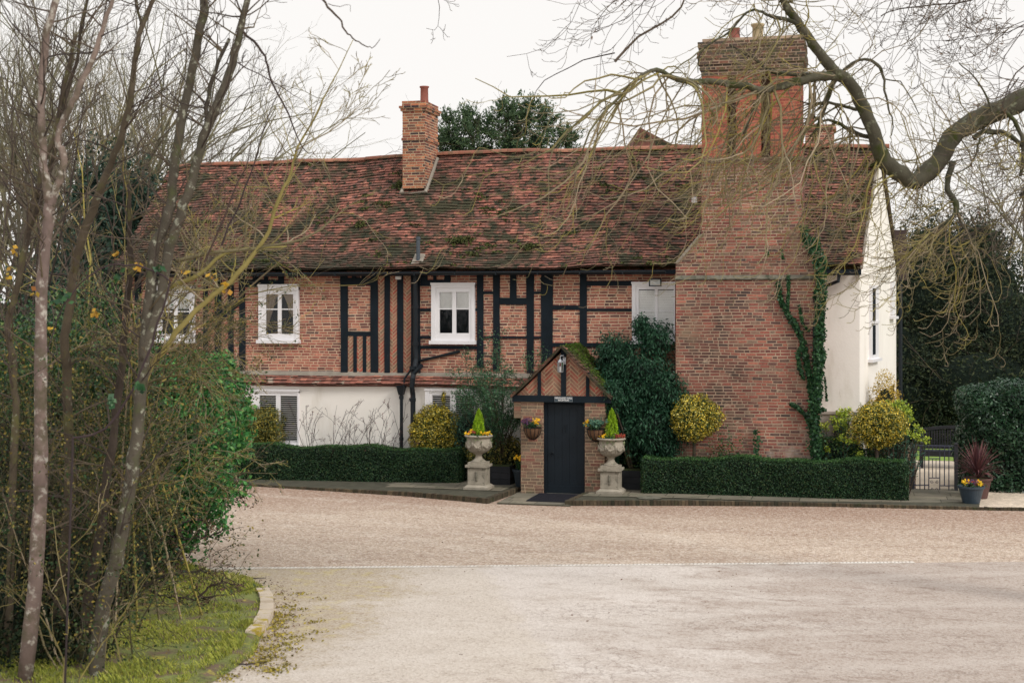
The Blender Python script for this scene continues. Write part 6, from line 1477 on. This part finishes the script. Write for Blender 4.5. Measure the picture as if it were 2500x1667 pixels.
m_stem_dk = M_rnd('dark_olive_stem', [C(70,66,50), C(58,54,44), C(88,82,58), C(52,48,42)], .9, 6, .2, 40, 0, spec=.2)  # darker olive-brown stem tones for thicket and brushwood
thicket('thicket_shrub', 'tangled twiggy shrub in the middle of the left thicket', (120,330), 40, 3.9, 42, m_stem_dk, m_thleaf, 12, dep=(19,23), grp='tangled shrubs behind the saplings')
thicket('thicket_shrub', 'twiggy shrub at the right of the thicket, reaching over the upper windows', (260,380), 8, 3.2, 43, m_twig_y, m_thleaf, 4, dep=(20,24), grp='tangled shrubs behind the saplings')
# spreading lichen twigs reaching right from the thicket
t = thing('spreading_shrub', 'shrub with long olive twigs spreading right over the white wall', 'shrub'); g = MB(); R = random.Random(9); tips = []
for pts_, r0 in (([(500,1400),(430,1560),(300,1650)],0),):
    pass
for pts_, cv, r0 in (([(1100,1300),(1200,1110),(1450,1070),(1650,1020),(1870,970)],c2,.022),([(1100,700),(1280,600),(1560,650),(1750,630),(1960,560)],c2,.016),([(400,1000),(500,900),(800,760),(1130,640)],c2,.018),([(1200,500),(1400,345),(1650,240),(1850,50),(2350,10)],c2,.024),([(850,930),(1040,940),(1200,980),(1400,950),(1560,860)],c2,.016),([(700,240),(850,160),(1000,140),(1170,80),(1300,70)],c3,.018),([(600,400),(850,350),(1150,270),(1300,260)],c3,.016),([(1200,1000),(1500,960),(1700,850),(2000,700)],c2,.012)):
    P, Q = guide(g, pts_, cv, [r0, r0*.3], 18., R, 6, 4, .02)
    for _ in range(18):
        i = R.randint(2, len(P)-2); twig(g, P[i], RIGHT*R.uniform(-.2,1)+UP*R.uniform(-.7,.8)+FWD*R.uniform(-.4,.4), R.uniform(.4,1.1), Q[i]*.5, 2, R, RIGHT*.2, .35, 5, 3, .7, .5, 3, tips)
b = onD(350,755,18); b.z = 0
for k in range(5): g.tube([b+Vector((k*.16-.4,.3*k,0)), onD(300+k*18,1100,18.5), onD(*c2(1060+k*20,1000-k*100),18)], [.016,.013,.009], 5)
g.build('stems', m_twig_y, t); tp = np.array([list(a[0]) for a in tips]); leaves('leaf_buds', np.repeat(tp,2,axis=0)+rng.normal(size=(len(tp)*2,3))*.03, .03, m_thleaf, t, .6)
# ivy-clad bush at the front edge of the thicket
M_ivyb = leafm('fresh_ivy_leaf', [C(48,92,56), C(62,116,62), C(36,74,50), C(86,138,70), C(54,100,58), C(110,150,84)], .4, .5)
t = thing('ivy_bush', 'broad ivy-covered bush at the right edge of the thicket by the drive', 'bush')
P = []; Dn = []
for i, (px, py, dp, r, n) in enumerate(((535,935,24.,(.42,.4,.45),3000),(470,960,23.5,(.6,.5,.6),4500),(565,1010,24.,(.32,.3,.32),1500),(450,1150,22.3,(.85,.7,1.1),11000),(510,1060,23.,(.6,.6,.8),7000),(350,1040,24,(1.2,1.,1.3),8000),(410,1270,22.6,(.5,.5,.5),4600),(250,1150,23.5,(1.2,1.,1.2),6000),(505,960,26.5,(.55,.5,.5),1800),(450,905,26.,(.5,.5,.35),1500),(520,900,28,(.4,.4,.3),1100))):
    p, d = blob(n, onD(px,py,dp), r, .55, 4, .35, 60+i, .3); P.append(p); Dn.append(d)
P = np.concatenate(P); Dn = np.concatenate(Dn); leaves('foliage', P, .075, M_ivyb, t, .8, Dn, .35)
g = MB()
for (px,py,dp,r) in ((430,1150,24.5,(.55,.5,.7)),(350,1060,24,(.8,.7,.9)),(250,1150,23.5,(.8,.7,.8))): g.ball(onD(px,py,dp), 1, 12, sc=r)
g.build('inner_growth', bpy.data.materials['hedge_core'], t, True)
g = MB()
for px in (398,380,355,330,300): b = onG(px,1388-(398-px)*.05); g.tube([b-Vector((0,0,.1)), b+Vector((.03,0,.7)), b+Vector((-.05,.1,1.9))], [.045,.04,.03], 7)
g.build('trunk', m_bark_thin, t)
t = thing('ivy_bush', 'dark ivy mass low behind the saplings at the far left', 'bush'); P = []; Dn = []
for i, (px, py, dp, r, n) in enumerate(((270,930,22.5,(.8,.8,.8),3000),(120,860,22,(1.0,.8,.8),3000),(320,900,23.5,(.6,.6,.5),1500),(220,760,23,(.8,.7,.6),1500),(60,1150,23,(1.4,1.2,1.5),8000),(180,980,24,(1.2,1.,1.4),6000),(-20,900,24,(1.2,1.,1.2),4500),(60,1350,21,(1.3,.8,.7),4500),(250,1330,21.5,(1.0,.7,.6),4000))):
    p, d = blob(n, onD(px,py,dp), r, .6, 4, .35, 80+i, .05); P.append(p); Dn.append(d)
leaves('foliage', np.concatenate(P), .06, m_ivy_dk, t, .7, np.concatenate(Dn), .3)
g = MB()
for (px,py,dp,r) in ((60,1180,23,(1.1,.8,1.1)),(190,1050,24,(.9,.7,1.1)),(60,1350,21.3,(1.,.5,.5)),(250,1330,21.8,(.8,.5,.45))): g.ball(onD(px,py,dp), 1, 12, sc=r)
g.build('inner_growth', bpy.data.materials['hedge_core'], t, True)
# dark knobbly hawthorn sprays low over the verge
for (lab, runs, dep, sd) in (('dark knobbly thorn spray low over the grass verge', [([(800,900),(900,940),(1000,1000),(1100,1010),(1250,1030),(1450,1005)],c3),([(900,960),(980,920),(1100,870),(1250,855),(1340,870)],c3),([(1250,1030),(1330,960),(1400,930),(1430,880)],c3)], 19.5, 1),
                             ('dark thorn spray reaching over the gravel above the verge', [([(900,760),(1000,690),(1060,620),(1180,640),(1250,645),(1340,635),(1400,600),(1440,585)],c3),([(1060,620),(1150,560),(1250,520),(1330,540)],c3),([(1000,800),(1080,800),(1150,760),(1230,790)],c3)], 21.5, 2),
                             ('small dark thorn spray in front of the left hedge end', [([(1200,330),(1300,370),(1400,380),(1500,375),(1610,365)],c3),([(1340,380),(1430,345),(1520,350)],c3)], 24., 3)):
    t = thing('thorn_spray', lab, 'thorn bush', 'knobbly thorn sprays at the thicket edge'); g = MB(); R = random.Random(sd); tips = []
    for pts_, cv in runs:
        P, Q = guide(g, pts_, cv, [.017,.007], dep, R, 6, 4, .012)
        for _ in range(16): i = R.randint(1,len(P)-1); twig(g, P[i], RIGHT*R.uniform(-.3,1)+UP*R.uniform(-.8,1)+FWD*R.uniform(-.3,.3), R.uniform(.12,.38), .007, 1, R, Vector((0,0,0)), .6, 4, 4, .9, .5, 4, tips)
    p0 = onD(*runs[0][1](*runs[0][0][0]), dep); g.tube([Vector((p0.x-.5,p0.y+.2,0)), p0-RIGHT*.2-UP*.2, p0], [.03,.022,.017], 6)
    g.build('stems', m_twig_d, t); tp = np.array([list(a[0]) for a in tips]); leaves('buds', tp+rng.normal(size=tp.shape)*.01, .035, m_dead, t, .8)

# ---- background trees
def bare_tree(label, px, dep, ztop, seed, spread=.35, mat=m_twig_far, n=9, r0=.12, name='bare_tree', lvl=3, kids=4, grp='leafless trees behind the left end of the house', wig=.36):
    t = thing(name, label, 'tree', grp); R = random.Random(seed); b = onD(px, 755, dep); b.z = 0; h = ztop
    tb = MB(); tw = MB(); pts = [b, b+Vector((R.gauss(0,.1),0,h*.18)), b+Vector((R.gauss(0,.2),R.gauss(0,.2),h*.38))]; tb.tube(pts, [r0*1.3,r0,r0*.8], 8); tb.build('trunk', m_bark_thin, t)
    for i in range(n):
        s_ = pts[1].lerp(pts[2], R.random()); a = 6.283*i/n+R.uniform(-.4,.4)
        twig(tw, s_, Vector((math.cos(a)*spread*R.uniform(.5,1.8), math.sin(a)*spread, 1)), h*R.uniform(.5,.72), r0*.42, lvl, R, UP*.22, wig, 8, kids, .62, .5, 4, None, None, .2)
    tw.build('crown', mat, t); return t
BT = [(-60,52,15,.3),(40,48,16,.3),(110,58,18,.32),(185,50,15.5,.3),(265,56,16.5,.34),(330,50,14.5,.32),(405,60,16.,.35),(470,54,12.0,.4),(560,62,10.6,.45),(-10,66,19,.3),(150,70,20,.3),(300,72,19.5,.3)]
adj = ['leftmost, cut by the frame edge','left of the pale forked sapling','tall, behind the pale fork','behind the slim sapling','with a broad twig fan, left of the dark evergreen','just over the dark evergreen','tall, behind the roof end','behind the lichen-spotted pair','lowest, twigs just over the roof ridge','distant, at the far left','most distant and tallest, behind the pale fork','distant, over the dark evergreen']
for i, (px, dp, zt, sp_) in enumerate(BT): bare_tree('fine leafless tree behind the house, '+adj[i], px, dp, zt, 200+i, sp_, n=16 if dp < 64 else 11, lvl=3, kids=4, r0=.15)
bare_tree('tiny bare treetop showing over the ridge left of the slim chimney', 850, 75, 12.9, 300, .5, n=6, r0=.07, grp=None)
for i, (px, dp, zt) in enumerate(((2440,52,11.5),(2520,46,12),(2600,55,13))): bare_tree('leafless tree behind the laurel hedge, '+['leftmost of the three','cut by the right frame edge','farthest right'][i], px, dp, zt, 320+i, .45, n=8, grp='leafless trees beyond the garden')
def leafy_tree(name, label, blobs, n, mat, size, trunkpx, dep, seed, aspect=.5, grp=None, shell=.6, amp=.35, core=.6, tw=0, corem=None):
    t = thing(name, label, 'tree', grp); P = []; Dn = []; g = MB()
    tot = sum(r[0]*r[2] for _,_,_,r in blobs)
    for i, (px, py, dp, r) in enumerate(blobs):
        c = onD(px, py, dp); p, d = blob(int(n*r[0]*r[2]/tot), c, r, shell, 4.5, amp, seed+i, .1); P.append(p); Dn.append(d)
        if core: g.ball(c, 1, 12, sc=[v*core for v in r])
    leaves('crown', np.concatenate(P), size, mat, t, aspect, np.concatenate(Dn), .3)
    if core: g.build('inner_growth', corem or bpy.data.materials['hedge_core'], t, True)
    g = MB(); R = random.Random(seed); b = onD(trunkpx, 755, dep); b.z = 0; c0 = onD(blobs[0][0], blobs[0][1], blobs[0][2]); g.tube([b, b.lerp(c0,.5), c0], [.22,.17,.08], 8)
    for (px, py, dp, r) in blobs[1:]:
        c = onD(px,py,dp); g.tube([b.lerp(c0,.55), c], [.08,.03], 5)
        for _ in range(tw): twig(g, c, Vector((R.gauss(0,1),R.gauss(0,.6),R.gauss(.4,.7))), r[0]*R.uniform(1.,1.5), .02, 2, R, UP*.2, .3, 5, 4, .7, .5, 3)
    g.build('trunk', m_bark_thin, t); return t
leafy_tree('ivied_tree', 'dark blue-green ivy-clad evergreen left of the roof end', [(270,560,44,(1.4,1.2,2.6)),(230,700,43,(1.8,1.3,2.2)),(330,520,45,(1.1,1.,1.6)),(360,640,44,(1.3,1.,2.)),(215,470,45,(.5,.5,1.0)),(140,760,42,(1.8,1.2,1.7)),(300,860,42,(2.4,1.2,2.0))], 24000, m_tealtree, .17, 270, 44, 400, .5)
# yew above the ridge: upright feathery sprays
yb = [(1180,350,52,(1.3,1.,1.2)),(1120,330,52,(.8,.7,1.2)),(1245,330,52,(1.1,1.,1.5)),(1305,330,52,(1.0,.9,1.4)),(1350,350,52,(.8,.7,1.0)),(1095,300,52,(.3,.4,.75)),(1150,290,52,(.35,.4,.6)),(1238,262,52,(.4,.4,.65)),(1290,268,52,(.45,.4,.7)),(1330,285,52,(.35,.4,.7)),(1265,300,52,(.6,.5,.8)),(1200,300,52,(.4,.4,.6)),(1085,345,52,(.4,.4,.5)),(1385,330,52,(.35,.35,.5))]
yb = [(a_, b_+26, d_, (r_[0]*.92, r_[1], r_[2]*.92)) for a_, b_, d_, r_ in yb]
t = leafy_tree('yew_tree', 'dark yew rising over the roof ridge beside the slim chimney', yb+[(1160,375,52,(1.6,1.,.6)),(1290,378,52,(1.7,1.,.6))], 8500, m_yew, .14, 1230, 52, 420, .3, shell=.8, amp=.6, core=.3, tw=5)
P = []; R = random.Random(12); Dd = []
for _ in range(560):
    px_, py_, dp_, r_ = R.choice(yb); c = onD(px_, py_, dp_); a = R.uniform(0, 6.283); e = R.uniform(-.1, 1.4); d = Vector((math.cos(a)*math.cos(e)*r_[0], math.sin(a)*math.cos(e)*r_[1], math.sin(e)*r_[2]))
    o_ = c+d*.75; dr = (d.normalized()+Vector((R.gauss(0,.35),R.gauss(0,.35),.5))).normalized(); l = R.uniform(.35,.8)
    for k in range(26): f = R.random(); q = o_+dr*l*f-UP*.12*f*f+Vector((R.gauss(0,.04),R.gauss(0,.04),R.gauss(0,.04))); P.append(q); Dd.append(dr+UP*R.uniform(-.6,.2))
leaves('sprays', P, .14, m_yew, t, .28, dirs=Dd)
leafy_tree('scrub_tree', 'dark bushy tree mass behind the gate and bench', [(2240,760,46,(2.0,1.5,2.6)),(2300,680,47,(1.9,1.5,2.4)),(2360,640,48,(1.6,1.4,1.6)),(2200,900,45,(1.8,1.2,2.2)),(2300,900,45,(2.4,1.3,2.6)),(2265,600,48,(.9,.8,.9)),(2390,590,48,(1.0,1.,.9)),(2215,1010,44,(2.0,1.,1.6))], 64000, m_darktree, .12, 2280, 46, 440, .4, tw=8, core=.62, shell=.7, amp=.4)
leafy_tree('scrub_tree', 'dark bushy tree mass above the laurel hedge at right', [(2430,820,45,(2.2,1.5,2.6)),(2500,860,44,(2.2,1.5,2.4)),(2420,700,46,(1.3,1.1,1.3)),(2400,950,43,(2.6,1.2,1.8)),(2560,950,43,(2.4,1.4,2.4))], 48000, m_darktree, .12, 2450, 45, 460, .4, tw=8, core=.62, shell=.7, amp=.4)
# far hedgerows closing the horizon
for (nm, x0, x1, y, n, sd) in (('woodland_edge', -75, -10, 46, 16000, 1), ('woodland_edge', 8, 80, 62, 16000, 2), ('woodland_edge', -12, 10, 70, 5000, 3)):
    P = []
    for _ in range(n):
        x = random.uniform(x0,x1); h = 4.2+1.3*mnoise.noise(Vector((x*.13,sd,0)))+.8*mnoise.noise(Vector((x*.7,sd,4))); P.append((x, y+random.gauss(0,1.), h*(1-random.random()**2)))
    o = leaves(nm, P, .55, m_darktree, None, .7); tag(o, ['far dark hedgerow beyond the left thicket','far dark hedgerow beyond the garden at right','far dark hedgerow hidden behind the house'][sd-1], 'hedgerow', kind='stuff')

m_under = leafm('undergrowth_leaf', [C(42,58,38), C(30,44,34), C(58,70,42), C(70,62,48), C(28,40,32), C(44,62,40)], .7, .2, g=1)
t = thing('undergrowth', 'dark ivy and dead leaf undergrowth at the feet of the saplings', 'undergrowth'); P = []; Dn = []; g = MB()
for i, (px, dp, r, n) in enumerate(((-40,17.5,(1.0,.8,1.1),5200),(60,18.2,(.9,.8,1.3),5200),(150,18.4,(.8,.8,1.2),5200),(235,18.8,(.7,.7,1.0),4200),(290,20.2,(.7,.8,1.1),3800),(60,16.6,(.8,.5,.45),3000),(170,16.8,(.55,.5,.4),2200),(350,21.6,(.45,.6,.7),2200))):
    c = onD(px,755,dp); c.z = r[2]*.55; p, d = blob(n, c, r, .65, 4.5, .4, 180+i, .04); P.append(p); Dn.append(d)
    if i not in (5,6): g.ball(c, 1, 12, sc=(r[0]*.55,r[1]*.5,r[2]*.5))
leaves('foliage', np.concatenate(P), .05, m_under, t, .6, np.concatenate(Dn), .3)
g.build('inner_growth', bpy.data.materials['hedge_core'], t, True)
for (lab, x0, x1, d0, d1, n, h, sd, mt) in (('tangle of thin brown stems between the pale and slim saplings', -80, 150, 16.4, 18.6, 28, 2.9, 51, m_stem_dk), ('tangle of thin stems around the foot of the double trunk', 130, 330, 16.6, 20, 30, 2.7, 52, m_stem_dk), ('low olive twigs crossing in front of the left trunks', -50, 300, 15.4, 16.4, 9, 2.0, 53, m_twig_y)):
    t = thing('brushwood', lab, 'brushwood', 'tangled thin stems among the saplings'); R = random.Random(sd); g = MB(); tips = []
    for _ in range(n):
        b = onD(R.uniform(x0,x1), 755, R.uniform(d0,d1)); b.z = -.02
        twig(g, b, Vector((R.gauss(0,.35),R.gauss(0,.25),1)), h*R.uniform(.6,1.15), .013*R.uniform(.7,1.3), 2, R, RIGHT*.2, .34, 8, 4, .8, .45, 4, tips)
    g.build('stems', mt, t); tp = np.array([list(a[0]) for a in tips]); tp = np.repeat(tp,2,axis=0)+rng.normal(size=(len(tp)*2,3))*.05; leaves('foliage', np.repeat(tp[tp[:,2]>.05],3,axis=0)+rng.normal(size=(int((tp[:,2]>.05).sum())*3,3))*.06, .04, m_thleaf, t, .6)

# bushy fine-twigged trees right behind the saplings, veiling the end of the roof
for (lab, px, dp, h, n, sd, spd) in (('fine-twigged hedgerow tree veiling the left end of the roof', 290, 24.5, 8.2, 8, 61, .4), ('fine-twigged hedgerow tree beside the dark ivied evergreen', 170, 25.5, 8.6, 16, 62, .5), ('fine-twigged hedgerow tree at the far left behind the crooked sapling', 30, 24.5, 8.8, 15, 63, .45)):
    t = thing('hedgerow_tree', lab, 'tree', 'fine-twigged trees of the left hedgerow'); R = random.Random(sd); b = onD(px, 755, dp); b.z = 0; g = MB(); tips = []
    tb = MB(); tb.tube([b-UP*.1, b+UP*h*.15, b+UP*h*.3+RIGHT*.1], [.10,.08,.06], 8); tb.build('trunk', m_bark_thin, t)
    for i in range(n):
        s_ = b+UP*h*R.uniform(.08,.3); a = 6.283*i/n+R.uniform(-.4,.4); twig(g, s_, Vector((math.cos(a)*spd*R.uniform(.5,1.6), math.sin(a)*spd, 1)), h*R.uniform(.45,.8), .032, 3, R, UP*.1, .34, 8, 4, .62, .45, 3, tips)
    g.build('crown', m_twig_y if sd in (61,64) else m_twig_g, t)
    tp = np.array([list(a[0]) for a in tips]); tp = tp[(rng.random(len(tp)) < .5)&(tp[:,2] < 5.2)]; leaves('buds', tp, .04, m_thleaf, t, .6)
